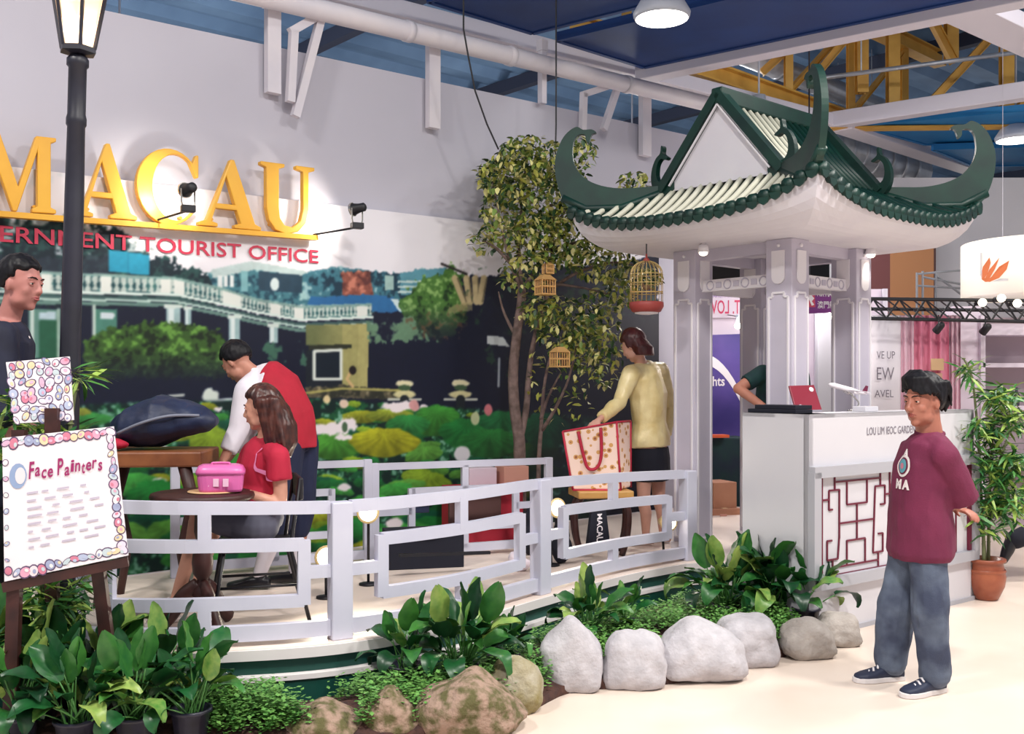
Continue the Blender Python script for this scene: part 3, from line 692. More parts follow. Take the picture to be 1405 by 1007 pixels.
# ================================================================ the pavilion
NEAR = V((1.917, 7.1, 0)); SP = .83; CEN = NEAR+(U+VV)*SP/2
M_col = mat('column_grey', (194, 188, 204), .55, c2=(186, 181, 197), scale=3)
M_trim = mat('column_trim', (226, 222, 228), .5)
M_roofw = mat('roof_white', (222, 219, 226), .6, c2=(214, 210, 220), scale=3)
M_tile = mat('roof_green', (8, 54, 44), .45, c2=(5, 40, 36), scale=6, spec=.5)
M_cream = mat('roof_cream', (216, 214, 196), .45)
pav = thing('pavilion', 'small white pavilion with green tiled hip and gable roof', 'pavilion', CEN+Zup*PZ)
ZC = 2.57
def uv(u, v, z): return CEN+U*u+VV*v+Zup*z
def column(u, v):
    c = uv(u, v, 0); a = .105
    col = MB().obox(c+Zup*(PZ+ZC)/2, U*a, VV*a, Zup*(ZC-PZ)/2).build('column', M_col, pav, bevel=.006)
    MB().obox(c+Zup*(PZ+.05), U*a*1.12, VV*a*1.12, Zup*.05).build('column_base', M_trim, col)
    for n, t in ((-U, VV), (U, VV), (-VV, U), (VV, U)):
        f = c+n*(a+.004)
        def strip(p, q, wd=.014):
            MB().bar(p, q, wd, .012, n).build('moulding', M_trim, col)
        z0, z1 = PZ+.14, 2.2; e = a*.74; k = .03
        P4 = [(-e, z0), (e, z0), (e, z1-k), (e-k, z1-k), (e-k, z1), (-e+k, z1), (-e+k, z1-k), (-e, z1-k)]
        for i in range(8):
            (x0, y0), (x1, y1) = P4[i], P4[(i+1) % 8]; strip(f+t*x0+Zup*y0, f+t*x1+Zup*y1)
        pill = [(.052*math.cos(g), 2.31+.05*math.sin(g)) for g in np.linspace(-math.pi, 0, 9)]+[(.052, 2.49), (-.052, 2.49)]
        MB().prism(pill, f-n*.002, t, Zup, n*.01).build('pill_panel', M_trim, col)
        MB().ball(f+Zup*2.525, .014, 8, 6).build('boss', M_trim, col, True)
for u, v in ((-1, -1), (-1, 1), (1, -1), (1, 1)): column(u*SP/2, v*SP/2)
def tie(a, b, n):
    d = (b-a).normalized(); g = .105
    bm = MB().bar(a+d*g, b-d*g, .05, .085).build('tie_beam', M_trim, pav)
    L = (b-a).length-2*g
    for i in range(4):
        c = a+d*(g+L*(i+.5)/4)+n*.027
        ring = [c+d*(.032*math.cos(t))+Zup*(.032*math.sin(t)) for t in np.linspace(0, 2*math.pi, 17)]
        MB().tube(ring, .005, 6).build('ring', M_col, bm, True)
    for i in range(1, 4):
        c = a+d*(g+L*i/4)+n*.027; MB().obox(c, d*.024, n*.004, Zup*.02).build('plaque', M_col, bm)
h = SP/2
for (u0, v0, u1, v1, n) in ((-h, -h, -h, h, -U), (-h, -h, h, -h, -VV), (h, -h, h, h, U), (-h, h, h, h, VV)):
    tie(uv(u0, v0, 2.3), uv(u1, v1, 2.3), n)
    MB().bar(uv(u0, v0, 2.53), uv(u1, v1, 2.53), .08, .08).build('lintel', M_col, pav)
# white cove under the eaves and soffit
E, E2, GU, GV, ZR, ZG_, ZE, LIFT = 1.08, .80, .612, .49, 3.59, 3.0, 2.70, .19
def zeave(k): return ZE+LIFT*abs(k)**3
mb = MB(); n = 24; rings = []
for lev in range(7):
    t = lev/6; half = E*.985+(E2-E)*(t**1.6); pts = []
    for side in range(4):
        for i in range(n):
            k = -1+2*i/n; z = (zeave(k)-.02)*(1-t)+(ZC+.0)*t if t < 1 else ZC
            z = zeave(k)-.02+(ZC-zeave(k)+.02)*(1-(1-t)**1.7)
            q = [(-half, -k*half), (k*half, -half), (half, k*half), (-k*half, half)][side]
            if side == 0: q = (-half, -k*half)
            pts.append(uv(q[0], q[1], z))
    rings.append(pts)
# order the ring corner to corner: left face (v from + to -), front face (u from - to +), right face, back face
m = len(rings[0]); vs = [p for r in rings for p in r]; fs = []
for a in range(6):
    for j in range(m): fs.append((a*m+j, a*m+(j+1) % m, (a+1)*m+(j+1) % m, (a+1)*m+j))
fs.append(tuple(6*m+j for j in range(m)))
mb.add(vs, fs); mb.build('eave_cove', M_roofw, pav, False)
# roof surfaces
def skz(t): return ZG_-(ZG_-ZE)*(1-max(0, 1-t)**1.5)       # from the gable foot (t=0) down to the eave (t=1)
def on_slope(u, t, sgn):      # skirt of the slope sides (front and back)
    um = GU+(E-GU)*t; al = max(-1, min(1, u/um)); return uv(u, sgn*(GV+(E-GV)*t), skz(t)+LIFT*t*abs(al)**3)
def on_gable(v, t, sgn):
    vm = GV+(E-GV)*t; al = max(-1, min(1, v/vm)); return uv(sgn*(GU+(E-GU)*t), v, skz(t)+LIFT*t*abs(al)**3)
NT = 25
sheet = MB()
for sgn in (-1, 1):
    for fn, w0 in ((on_slope, GU), (on_gable, GV)):
        vs = []; fs = []
        for i in range(9):
            t = i/8; w1 = w0+(E-w0)*t
            for j in range(17): vs.append(fn(w1*(-1+2*j/16), t, sgn)-Zup*.01)
        for i in range(8):
            for j in range(16): fs.append((i*17+j, i*17+j+1, (i+1)*17+j+1, (i+1)*17+j))
        sheet.add(vs, fs)
    sheet.add([uv(-GU, 0, ZR), uv(GU, 0, ZR), uv(GU, sgn*GV, ZG_), uv(-GU, sgn*GV, ZG_)], [(0, 1, 2, 3)])
roof = sheet.build('roof_sheet', M_tile, pav)
for sgn in (-1, 1):
    for fn, w0, other in ((on_slope, GU, GV), (on_gable, GV, GU)):
        for j in range(NT):
            a = -E+2*E*(j+.5)/NT; t0 = max(0, (abs(a)-w0)/(E-w0))
            if t0 > .96: continue
            pts = [fn(a, t0+(1.015-t0)*i/5, sgn)+Zup*.012 for i in range(6)]
            cream = fn is on_gable
            m = M_cream if cream else M_tile
            MB().tube(pts, .026 if not cream else .021, 8).build('tile_row', m, roof, True)
            d = (pts[-1]-pts[-2]).normalized()
            MB().tube([pts[-1]-d*.03, pts[-1]+d*.012], .042, 10).build('tile_end', M_tile, roof, True)
            MB().prism([(-.042, .0), (-.03, -.035), (0, -.05), (.03, -.035), (.042, 0)], pts[-1]+d*.0-Zup*.01, (U if not cream else VV), Zup, V((d.x, d.y, 0)).normalized()*.012).build('drip_tile', M_tile, roof)
    for j in range(15):
        a = -GU+2*GU*(j+.5)/15
        cream = (sgn < 0 and 2 <= j <= 7)
        p, q = uv(a, sgn*.03, ZR-.03), uv(a, sgn*GV, ZG_+.02)
        MB().tube([p, p.lerp(q, .5)-Zup*.015, q], .024 if not cream else .018, 8).build('tile_row', M_cream if cream else M_tile, roof, True)
# gables, verges, ridge
for sgn in (-1, 1):
    MB().prism([(-GV*.97, ZG_+.005), (GV*.97, ZG_+.005), (0, ZR-.02)], CEN+U*sgn*GU, VV, Zup, U*sgn*.02).build('gable', M_roofw, pav)
    MB().prism([(-GV*.97, ZG_+.005), (GV*.97, ZG_+.005), (0, ZR-.02), ], CEN+U*sgn*(GU+.02), VV*.9, Zup, U*sgn*.006).build('gable_field', M_roofw, pav) if False else None
    for s2 in (-1, 1):
        p, q = uv(sgn*(GU+.02), 0, ZR+.05), uv(sgn*(GU+.02), s2*(GV+.04), ZG_+.02)
        MB().bar(p, q, .065, .09, U).build('verge', M_tile, pav)
        MB().bar(uv(sgn*(GU+.05), 0, ZR-.03), uv(sgn*(GU+.05), s2*GV*.9, ZG_+.04), .012, .014, U).build('gable_bead', M_trim, pav)
        # small curl at the foot of the verge
        pr = hook([(-.06, -.02), (.04, -.03), (.10, .02), (.125, .10), (.115, .19), (.08, .26), (.045, .29), (.035, .345), (.02, .33), (.022, .285), (-.02, .25), (.0, .235), (.035, .25), (.07, .21), (.078, .13), (.05, .075), (-.01, .07), (-.06, .09)])
        MB().prism(pr, uv(sgn*(GU-.005), s2*(GV+.0), ZG_+.01), VV*s2*1.1, Zup, U*sgn*.045).build('verge_curl', M_tile, pav)
MB().bar(uv(-GU-.06, 0, ZR+.03), uv(GU+.06, 0, ZR+.03), .1, .12).build('ridge', M_tile, pav, bevel=.015)
for s1 in (-1, 1):
    for s2 in (-1, 1):
        a = uv(s1*GU, s2*GV, 0); b = uv(s1*E, s2*E, 0); d = (b-a); Ld = d.length; d.normalize(); nrm = Zup.cross(d)
        pr = [(-.03, 3.05), (-.03, 2.97), (.2, 2.86), (.45, 2.84), (.66, 2.87), (.76, 2.92), (.815, 3.02), (.85, 3.15), (.855, 3.27), (.83, 3.37), (.79, 3.45), (.74, 3.50), (.685, 3.525), (.64, 3.50), (.575, 3.50), (.54, 3.475), (.575, 3.46), (.595, 3.40), (.62, 3.42), (.625, 3.46), (.67, 3.465), (.705, 3.43), (.72, 3.36), (.715, 3.27), (.68, 3.19), (.61, 3.12), (.50, 3.07), (.35, 3.045), (.15, 3.05)]
        MB().prism(hook(pr), V((a.x, a.y, 0))-nrm*.022, d, Zup, nrm*.044).build('hip_hook', M_tile, pav)
        MB().tube([a+Zup*(3.02)+d*0, a+d*.35+Zup*2.90, a+d*.62+Zup*2.90, a+d*.8+Zup*2.99], .035, 8).build('hip_roll', M_tile, pav, True)
# soffit downlights
M_glass = mat('bulb_white', (250, 246, 236), .4, emit=(255, 244, 225), estr=3)
for x, y, lab in ((965, 345, 'small white downlight under the left eave of the pavilion'), (1195, 348, 'small white downlight under the right eave of the pavilion')):
    c = P(x, y, 7.25 if x < 1000 else 7.55)
    t = thing('downlight', lab, 'spotlight', c, 'downlights under the eaves')
    MB().tube([V((c.x, c.y, ZC)), c+Zup*.02], .014, 8).build('stem', M_trim, t)
    MB().lathe([(.02, .05), (.034, .04), (.042, -.005), (.036, -.006)], 16, c).build('shade', M_trim, t, True)
    MB().ball(c-Zup*.012, (.032, .032, .02), 12, 8).build('bulb', M_glass, t, True)
    spot_lamp('downlight_light', c-Zup*.04, c-Zup*2, 5, 100)
# ================================================================ the reception counter
M_ctr = mat('counter_white', (210, 208, 214), .5, c2=(204, 202, 209), scale=1.5)
M_cgrey = mat('counter_grey', (172, 172, 180), .5)
M_lat = mat('lattice_red', (104, 16, 48), .45)
K1, K2 = G(1176, 862), G(1335, 823)
CU = (K2-K1).normalized(); CN = V((CU.y, -CU.x, 0)); CV = -CN
def cpl(x, y, off=0.0):
    d = P(x, y, 1)-V((0, 0, EYE)); p0 = K1+CN*off; t = (p0-V((0, 0, EYE))).dot(CN)/d.dot(CN); q = V((0, 0, EYE))+d*t
    return (q-p0).dot(CU), q.z
KL = cpl(1110, 800)[0]; KR = cpl(1336, 800)[0]
def kp(s, z, off=0.0): return K1+CU*s+CN*off+Zup*z
KH = 1.385; DL = .52
ctr = thing('reception_counter', 'white reception counter with grey framed red lattice panel', 'counter', kp((KL+KR)/2, 0))
MB().obox(kp((KL+KR)/2, KH/2, -.02), CU*(KR-KL)/2, CN*.02, Zup*KH/2).build('front_panel', M_ctr, ctr)
MB().obox(kp(KL+.02, KH/2, -DL/2), CU*.02, CN*DL/2, Zup*KH/2).build('side_panel', M_ctr, ctr)
MB().obox(kp(KR-.02, KH/2, -.2), CU*.02, CN*.2, Zup*KH/2).build('side_panel', M_ctr, ctr)
MB().obox(kp((KL+KR)/2, KH-.012, -.13), CU*(KR-KL)/2, CN*.13, Zup*.012).build('counter_top', M_ctr, ctr)
MB().obox(kp((KL+KR)/2, .015, .004), CU*(KR-KL)/2, CN*.006, Zup*.015).build('toe_strip', M_cgrey, ctr)
# grey frame of the lattice
fa, fb = cpl(1108, 645), cpl(1338, 632); fc, fd = cpl(1108, 806), cpl(1338, 757)
zt1, zb1 = (fa[1]+fb[1])/2, (fc[1]+fd[1])/2
def fbar(s0, z0, s1, z1, wd, th, name, m, off=.01): MB().bar(kp(s0, z0, off), kp(s1, z1, off), wd, th, CN).build(name, m, ctr)
ft = .07
fbar(KL, zt1, KR, zt1, ft, .05, 'frame_rail', M_cgrey, .02); fbar(KL, zb1, KR, zb1, ft, .05, 'frame_rail', M_cgrey, .02)
fbar(KL+.03, zb1, KL+.03, zt1, ft, .05, 'frame_stile', M_cgrey, .02); fbar(KR-.03, zb1, KR-.03, zt1, ft, .05, 'frame_stile', M_cgrey, .02)
UNIT = [(355, 462, 355, 792), (578, 445, 578, 752), (397, 458, 397, 510), (547, 446, 547, 493), (397, 482, 547, 470), (378, 512, 412, 507), (378, 512, 378, 575), (378, 575, 390, 573), (412, 507, 412, 668), (437, 482, 437, 556), (503, 474, 503, 550), (437, 556, 503, 550), (470, 552, 470, 668), (412, 618, 523, 605),
        (530, 497, 562, 493), (530, 497, 523, 714), (562, 493, 562, 554), (547, 556, 562, 554), (357, 543, 378, 541), (333, 632, 355, 630), (578, 600, 605, 597), (562, 522, 578, 521), (372, 678, 388, 675), (372, 678, 372, 740), (372, 740, 407, 736), (412, 660, 407, 736), (437, 675, 437, 755), (497, 668, 497, 746), (437, 675, 497, 668), (523, 714, 555, 711), (555, 650, 555, 711), (540, 653, 555, 650), (540, 714, 540, 758), (390, 763, 540, 740), (390, 738, 390, 790), (350, 796, 578, 757)]
def lat(x, y): return cpl(980+x/2.398, 460+y/2.398, .006)
ua, ub = lat(345, 600)[0], lat(590, 600)[0]
reps = [0.0, (ub-ua)*1.02]
for r in reps:
    for x0, y0, x1, y1 in UNIT:
        (s0, z0), (s1, z1) = lat(x0, y0), lat(x1, y1)
        if x0 == x1: s0 = s1 = (s0+s1)/2
        if abs(y0-y1) < 45 and x0 != x1 and abs(x1-x0) > 8 and abs(y1-y0) < abs(x1-x0): z0 = z1 = (z0+z1)/2
        s0 += r; s1 += r
        if max(s0, s1) > KR-.05: continue
        fbar(s0, z0, s1, z1, .011, .008, 'lattice_bar', M_lat, .005)
sx = lat(849, 560)[0]; fbar(min(sx, KR-.08), zb1, min(sx, KR-.08), zt1, .035, .02, 'lattice_bar', M_lat, .012)
M_ink = mat('grey_ink', (120, 112, 124), .6)
s0, z0 = cpl(1190, 597, .004)
mb = MB(); put_text(mb, 'LOU LIM IEOC GARDEN', lambda a, b: kp(s0+a, z0+b, .003), .56, .05); mb.build('lettering', M_ink, ctr)
# ================================================================ planting in front of the stage
M_soil = mat('bed_soil', (58, 40, 40), .95, c2=(84, 54, 44), scale=18, bump=.6, bscale=30)
outer = [(-3.3, 4.2), (-2.5, 4.25), (-1.7, 4.3), (-1.1, 4.38), (-.85, 4.45), (-.4, 4.52), (0, 4.78), (.30, 5.2), (.63, 5.28), (.97, 5.42), (1.32, 5.72), (1.62, 5.92), (1.74, 6.12)]
inner = [(-3.3, 4.83), (-2.8, 4.86), (-2.2, 4.88), (-1.88, 4.85), (-1.5, 4.88), (-.85, 5.05), (-.3, 5.5), (.17, 6.1), (.6, 6.65), (.85, 6.95), (1.2, 7.25), (1.45, 6.95), (1.66, 6.5)]
oo = spline([(x, y, 0) for x, y in outer], 5); ii = spline([(x, y, 0) for x, y in inner], 5)
def bed(i, t):
    i = max(0, min(len(oo)-1.001, i)); k = int(i); f = i-k
    p = oo[k].lerp(oo[k+1], f).lerp(ii[k].lerp(ii[k+1], f), t)
    p.z = .03+.07*math.sin(math.pi*min(1, t*1.1+.05))+.02*noise.noise(p*6); return p
mb = MB(); n = len(oo); vs = [bed(i, j/8) for i in range(n) for j in range(9)]; fs = []
vs[-9:] = [bed(n-1.001, j/8) for j in range(9)]
for i in range(n-1):
    for j in range(8): fs.append((i*9+j, i*9+9+j, i*9+10+j, i*9+1+j))
k = len(vs); rim = [i*9 for i in range(n)]+[(n-1)*9+j for j in range(1, 9)]+[i*9+8 for i in range(n-2, -1, -1)]+[j for j in range(7, 0, -1)]
vs += [V((vs[i].x, vs[i].y, 0)) for i in rim]
for a in range(len(rim)):
    b = (a+1) % len(rim); fs.append((rim[a], k+a, k+b, rim[b]))
soil = tag(mb.add(vs, fs).build('planting_bed', M_soil, None, True), 'curved bed of dark soil between the rocks and the stage', 'garden bed')
# ---------------------------------------------------------------- leaf material with a shade of its own per leaf
def leaf_mat(name, stops, rough=.42):
    m = bpy.data.materials.new(name); m.use_nodes = True; nt = m.node_tree; b = nt.nodes['Principled BSDF']
    oi = nt.nodes.new('ShaderNodeObjectInfo'); r = nt.nodes.new('ShaderNodeValToRGB'); el = r.color_ramp.elements
    el[0].position, el[1].position = stops[0][0], stops[-1][0]; el[0].color = (*lin(stops[0][1]), 1); el[1].color = (*lin(stops[-1][1]), 1)
    for p, c in stops[1:-1]: e = el.new(p); e.color = (*lin(c), 1)
    tc = nt.nodes.new('ShaderNodeTexCoord'); n = nt.nodes.new('ShaderNodeTexNoise'); n.inputs['Scale'].default_value = 9
    ad = nt.nodes.new('ShaderNodeMath'); ad.operation = 'MULTIPLY_ADD'; ad.inputs[1].default_value = .5; 
    nt.links.new(tc.outputs['Object'], n.inputs['Vector']); nt.links.new(n.outputs['Fac'], ad.inputs[0])
    sb = nt.nodes.new('ShaderNodeMath'); sb.operation = 'SUBTRACT'; sb.inputs[1].default_value = .25
    nt.links.new(oi.outputs['Random'], sb.inputs[0]); nt.links.new(sb.outputs[0], ad.inputs[2])
    nt.links.new(ad.outputs[0], r.inputs['Fac']); nt.links.new(r.outputs['Color'], b.inputs['Base Color'])
    b.inputs['Roughness'].default_value = rough; return m
M_broad = leaf_mat('broad_leaf', [(0, (12, 50, 28)), (.4, (26, 84, 40)), (.72, (64, 122, 50)), (1, (150, 172, 88))], .38)
M_stem = mat('leaf_stalk', (72, 124, 60), .5)
def broad_leaf_mesh(k):
    R = random.Random(40+k); mb = MB()
    h = [.95, .8, .62, .5, .72][k]; out = [.10, .28, .45, .62, .3][k]; droop = [.05, .35, .6, .9, .5][k]
    st = [V((out*.55*t**1.7, 0, h*.62*t)) for t in np.linspace(0, 1, 6)]
    mb.tube(st, [.014, .012, .011, .010, .009, .008], 5, 1)
    d = (st[-1]-st[-2]).normalized(); p = st[-1].copy(); mid = [p.copy()]; L = .46; ang = math.atan2(d.z, d.x)
    for i in range(9):
        ang -= droop*(.10+.05*i); p = p+V((math.cos(ang), 0, math.sin(ang)))*L/9; mid.append(p.copy())
    vs = []; fs = []; n = len(mid); tw = R.uniform(-.5, .5)
    for i, c in enumerate(mid):
        t = i/(n-1); w = .125*(math.sin(math.pi*min(1, t*.93+.05))**.75)*(1.15-.35*t); w = max(w, .002)
        nx = (mid[min(i+1, n-1)]-mid[max(i-1, 0)]).normalized(); up = V((-nx.z, 0, nx.x)); sd = V((0, 1, 0))
        a = tw*t; sd, up = sd*math.cos(a)+up*math.sin(a), up*math.cos(a)-sd*math.sin(a)
        for j in (-2, -1, 0, 1, 2):
            f = j/2; vs.append(c+sd*w*f+up*(abs(f)*.028+.012*math.sin(t*14+j*2+k)*abs(f)))
    for i in range(n-1):
        for j in range(4): fs.append((i*5+j, i*5+j+1, i*5+6+j, i*5+5+j))
    mb.add(vs, fs, 0); return mb.mesh('leaf', [M_broad, M_stem], True)
BL = [broad_leaf_mesh(k) for k in range(5)]
M_pot = mat('nursery_pot', (26, 26, 40), .4, c2=(40, 40, 60), scale=20)
def broad_plant(label, base, n, size, seed, lean=(0, 0)):
    R = random.Random(seed); t = thing('broad_leaf_plant', label, 'plant', base, 'broad leaved plants in the bed')
    MB().lathe([(.065, -.02), (.082, .10), (.09, .10), (.09, .115), (.078, .115), (.07, .09)], 16, base).build('nursery_pot', M_pot, t, True)
    for i in range(n):
        k = i/n; v = min(4, int((k*.999)*5)); a = i*2.399+R.uniform(-.3, .3); s = size*R.uniform(.75, 1.12)
        mx = Matrix.Translation(base+V((R.uniform(-.04, .04), R.uniform(-.04, .04), .06))) @ Matrix.Rotation(lean[0], 4, 'X') @ Matrix.Rotation(lean[1], 4, 'Y') @ Matrix.Rotation(a, 4, 'Z') @ Matrix.Rotation(R.uniform(-.12, .2), 4, 'Y') @ Matrix.Rotation(R.uniform(-.4, .4), 4, 'X') @ Matrix.Scale(s, 4)
        link(BL[v], 'leaf', t, mx)
    return t
def bedz(p): return V((p.x, p.y, .07))
BPL = [('broad leaved plant at the bottom edge below the sign', G(24, 1040), 24, .41, 0), ('broad leaved plant at the bottom edge between the easel legs', G(104, 1046), 26, .41, 0), ('broad leaved plant at the bottom edge right of the easel leg', G(186, 1040), 26, .41, 0), ('broad leaved plant at the bottom edge beside the ground cover', G(262, 1030), 22, .40, 0),
       ('broad leaved plant in the bottom left corner', G(55, 1012), 26, .46, 0), ('broad leaved plant below the easel with one leaf standing upright', G(135, 1000), 30, .46, 0), ('broad leaved plant right of the easel over the stage rim', G(228, 998), 26, .40, 0),
       ('broad leaved plant hanging left at the very left edge', G(-30, 1005), 18, .46, 0),
       ('broad leaved plant left of its pair behind the mossy rocks', G(556, 962), 20, .38, 0), ('tall broad leaved plant in the middle of the bed behind the mossy rocks', G(632, 962), 38, .46, 0), ('low broad leaved plant behind the brown mossy rock', G(690, 945), 16, .32, 0),
       ('broad leaved plant behind the tallest white rock', G(806, 905), 30, .37, 0), ('broad leaved plant with drooping leaves behind the second white rock', G(856, 893), 14, .33, 0),
       ('bushy broad leaved plant left of the counter side', G(996, 868), 42, .46, 0), ('bushy broad leaved plant touching the counter corner', G(1062, 868), 44, .52, 0), ('broad leaved plant reaching over the brown rock', G(1106, 874), 20, .42, 0)]
for i, (lab, b, n, s, _) in enumerate(BPL): broad_plant(lab, bedz(b), n, s, 100+i)
# ---------------------------------------------------------------- low ground cover: uncountable
M_gc = mat('ground_cover', (58, 122, 52), .6, c2=(124, 172, 84), scale=26, contrast=.5)
R = random.Random(5); vs = []; fs = []
def gc_ok(p):
    px = CX+F*p.x/p.y; py = HY-(p.z-EYE)*F/p.y
    return px
for i in range(8000):
    q = bed(R.uniform(13.5, len(oo)-3), R.uniform(.05, .85)**1.0)
    if noise.noise(V((q.x*1.7, q.y*1.7, 3))) < -.25: continue
    h = R.uniform(.05, .14); a = R.uniform(0, 6.28); tip = q+V((math.cos(a)*.04, math.sin(a)*.04, h))
    for l in range(5):
        c = q.lerp(tip, .35+.16*l); b = a+l*2.4; d = V((math.cos(b), math.sin(b), R.uniform(-.1, .5)))*R.uniform(.016, .030); s = V((-d.y, d.x, 0))*.4
        o = len(vs); vs += [c, c+d*.5+s, c+d, c+d*.5-s]; fs.append((o, o+1, o+2, o+3))
gc = MB().add(vs, fs).build('ground_cover', M_gc); tag(gc, 'low feathery green ground cover spreading between the rocks and stage', 'ground cover', None, 'stuff')
# ---------------------------------------------------------------- rocks
M_rockw = mat('white_rock', (196, 192, 197), .9, c2=(174, 170, 175), scale=14, bump=.35, bscale=45)
M_rockg = mat('grey_rock', (178, 170, 164), .9, c2=(146, 138, 132), scale=9, bump=.5, bscale=35)
M_rockm = mat('mossy_rock', (160, 134, 118), .95, c2=(92, 88, 54), scale=16, detail=8, bump=.9, bscale=30, contrast=.18)
M_rockb = mat('lichen_rock', (172, 164, 146), .95, c2=(140, 128, 84), scale=8, detail=6, bump=.7, bscale=30, contrast=.3)
def rock(label, x0, x1, y0, y1, m, seed, sq=3.0, peak=0.0, px=.5):
    R = random.Random(seed); Y = EYE*F/(y1-HY)+.12; wdt = (x1-x0)*Y/F; c = V((((x0+x1)/2-CX)*Y/F, Y+wdt*.18, 0)); ht = (EYE-(y0-HY)*(Y)/F)*1.0
    bm = bmesh.new(); bmesh.ops.create_icosphere(bm, subdivisions=4, radius=1)
    off = V((seed*3.1, seed*1.7, 0))
    for v in bm.verts:
        p = v.co.copy(); k = (abs(p.x)**sq+abs(p.y)**sq+abs(p.z)**sq)**(-1/sq); p = p*k
        p *= 1+.16*noise.noise(v.co*1.3+off)+.06*noise.noise(v.co*3.1+off)+.02*noise.noise(v.co*8+off)
        z = (p.z+.86)/1.86; z = max(0, z)
        z *= 1+peak*math.exp(-((p.x-(px-.5)*2)**2)*5)-peak*.5
        tp = 1-.22*z
        v.co = V((p.x*wdt*.52*tp, p.y*wdt*.42*tp, z*ht))
    me = bpy.data.meshes.new('rock'); bm.to_mesh(me); bm.free(); me.polygons.foreach_set('use_smooth', [True]*len(me.polygons)); me.materials.append(m)
    o = link(me, 'rock', None, Matrix.Translation(c)); tag(o, label, 'rock', 'rocks edging the planting bed'); return o
rock('tall white rock with a rounded knob on top', 738, 830, 860, 958, M_rockw, 1, 3.4, .22, .5)
rock('squarish white rock right of the knobbed rock', 828, 917, 871, 954, M_rockw, 2, 3.6)
rock('wide white rock sloping down to the right', 900, 1032, 860, 944, M_rockw, 3, 2.9, .18, .42)
rock('white rock with flat top in front of the bushy plant', 982, 1073, 848, 922, M_rockw, 4, 3.4)
rock('rounded grey brown rock under the drooping leaves', 1073, 1150, 852, 912, M_rockg, 5, 2.6)
rock('small grey rock at the right end of the row', 1118, 1186, 842, 894, M_rockg, 6, 2.6)
rock('lichen covered rock left of the tall white rock', 666, 748, 906, 990, M_rockb, 7, 2.6)
rock('big mossy brown rock at the bottom edge', 558, 720, 936, 1022, M_rockm, 8, 2.6, .3, .6)
rock('mossy rock left of the big mossy rock', 486, 580, 955, 1024, M_rockm, 9, 2.4, .3, .5)
rock('leftmost mossy rock cut by the bottom edge', 378, 500, 974, 1030, M_rockm, 10, 2.4, .3, .5)
# ================================================================ foliage helper for tree and bamboos
def leaf_shape(aspect, m, fold=.25):
    w = aspect/2; mb = MB()
    mb.add([(0, 0, 0), (.35, w, fold*w), (.35, 0, 0), (.35, -w, fold*w), (.75, w*.7, fold*w*.5-.03), (.75, 0, -.03), (.75, -w*.7, fold*w*.5-.03), (1, 0, -.10)],
           [(0, 2, 1), (0, 3, 2), (1, 2, 5, 4), (2, 3, 6, 5), (4, 5, 7), (5, 6, 7)]); return mb.mesh('leaf', m, True)
def rand_rot(R, pitch=(-1.0, .5)):
    return Matrix.Rotation(R.uniform(0, 6.28), 4, 'Z') @ Matrix.Rotation(-R.uniform(*pitch), 4, 'Y') @ Matrix.Rotation(R.uniform(-.7, .7), 4, 'X')
def foliage_parts(t, spots, size, meshes, nind, R, pitch=(-1.0, .5)):
    """spots: leaf base points. The first nind become leaves of their own, the rest one part."""
    R.shuffle(spots); spots.sort(key=lambda p: p.y)
    vs = [[] for _ in meshes]; fs = [[] for _ in meshes]
    geo = [([v.co.copy() for v in me.vertices], [tuple(p.vertices) for p in me.polygons]) for me in meshes]
    for i, p in enumerate(spots):
        k = R.randrange(len(meshes)); mx = Matrix.Translation(p) @ rand_rot(R, pitch) @ Matrix.Scale(size*R.uniform(.7, 1.25), 4)
        if i < nind: link(meshes[k], 'leaf', t, mx)
        else:
            o = len(vs[k]); vs[k] += [mx @ v for v in geo[k][0]]; fs[k] += [tuple(j+o for j in f) for f in geo[k][1]]
    mb = MB(); mats = []
    for k, me in enumerate(meshes):
        if vs[k]: mb.add(vs[k], fs[k], k)
    o = mb.build('foliage', [me.materials[0] for me in meshes], t, True); o['kind'] = 'stuff'
# ---------------------------------------------------------------- the tree behind the low fence
M_bark = mat('tree_bark', (138, 116, 112), .9, c2=(98, 82, 76), scale=14, bump=.4)
TL = [leaf_shape(.5, mat('tree_leaf_olive', (164, 166, 76), .45)), leaf_shape(.5, mat('tree_leaf_dark', (40, 70, 40), .45)), leaf_shape(.5, mat('tree_leaf_mid', (104, 128, 58), .45)), leaf_shape(.5, mat('tree_leaf_pale', (206, 200, 134), .45))]
TY_ = 8.55
tree = thing('potted_tree', 'slender leafy tree with forked trunk left of the pavilion', 'tree', G(714, 737, PZ))
def stem(pts, r0, r1, name='branch', Y=TY_):
    pp = spline([P(x, y, Y+dy) for x, y, dy in pts], 4); n = len(pp)
    MB().tube(pp, [r0+(r1-r0)*i/(n-1) for i in range(n)], 8).build(name, M_bark, tree, True)
stem([(714, 742, 0), (713, 640, 0), (712, 600, 0), (706, 560, 0), (704, 510, .02), (709, 460, 0), (715, 415, 0), (716, 392, 0)], .055, .034, 'trunk')
stem([(714, 600, 0), (722, 560, .05), (725, 520, .1), (730, 480, .1), (742, 430, .1), (752, 400, .1), (758, 340, .1), (756, 280, 0)], .03, .012, 'trunk')
stem([(738, 735, .1), (739, 640, .1), (742, 590, .1), (744, 560, .1), (748, 520, .1), (760, 470, .1)], .022, .01, 'trunk')
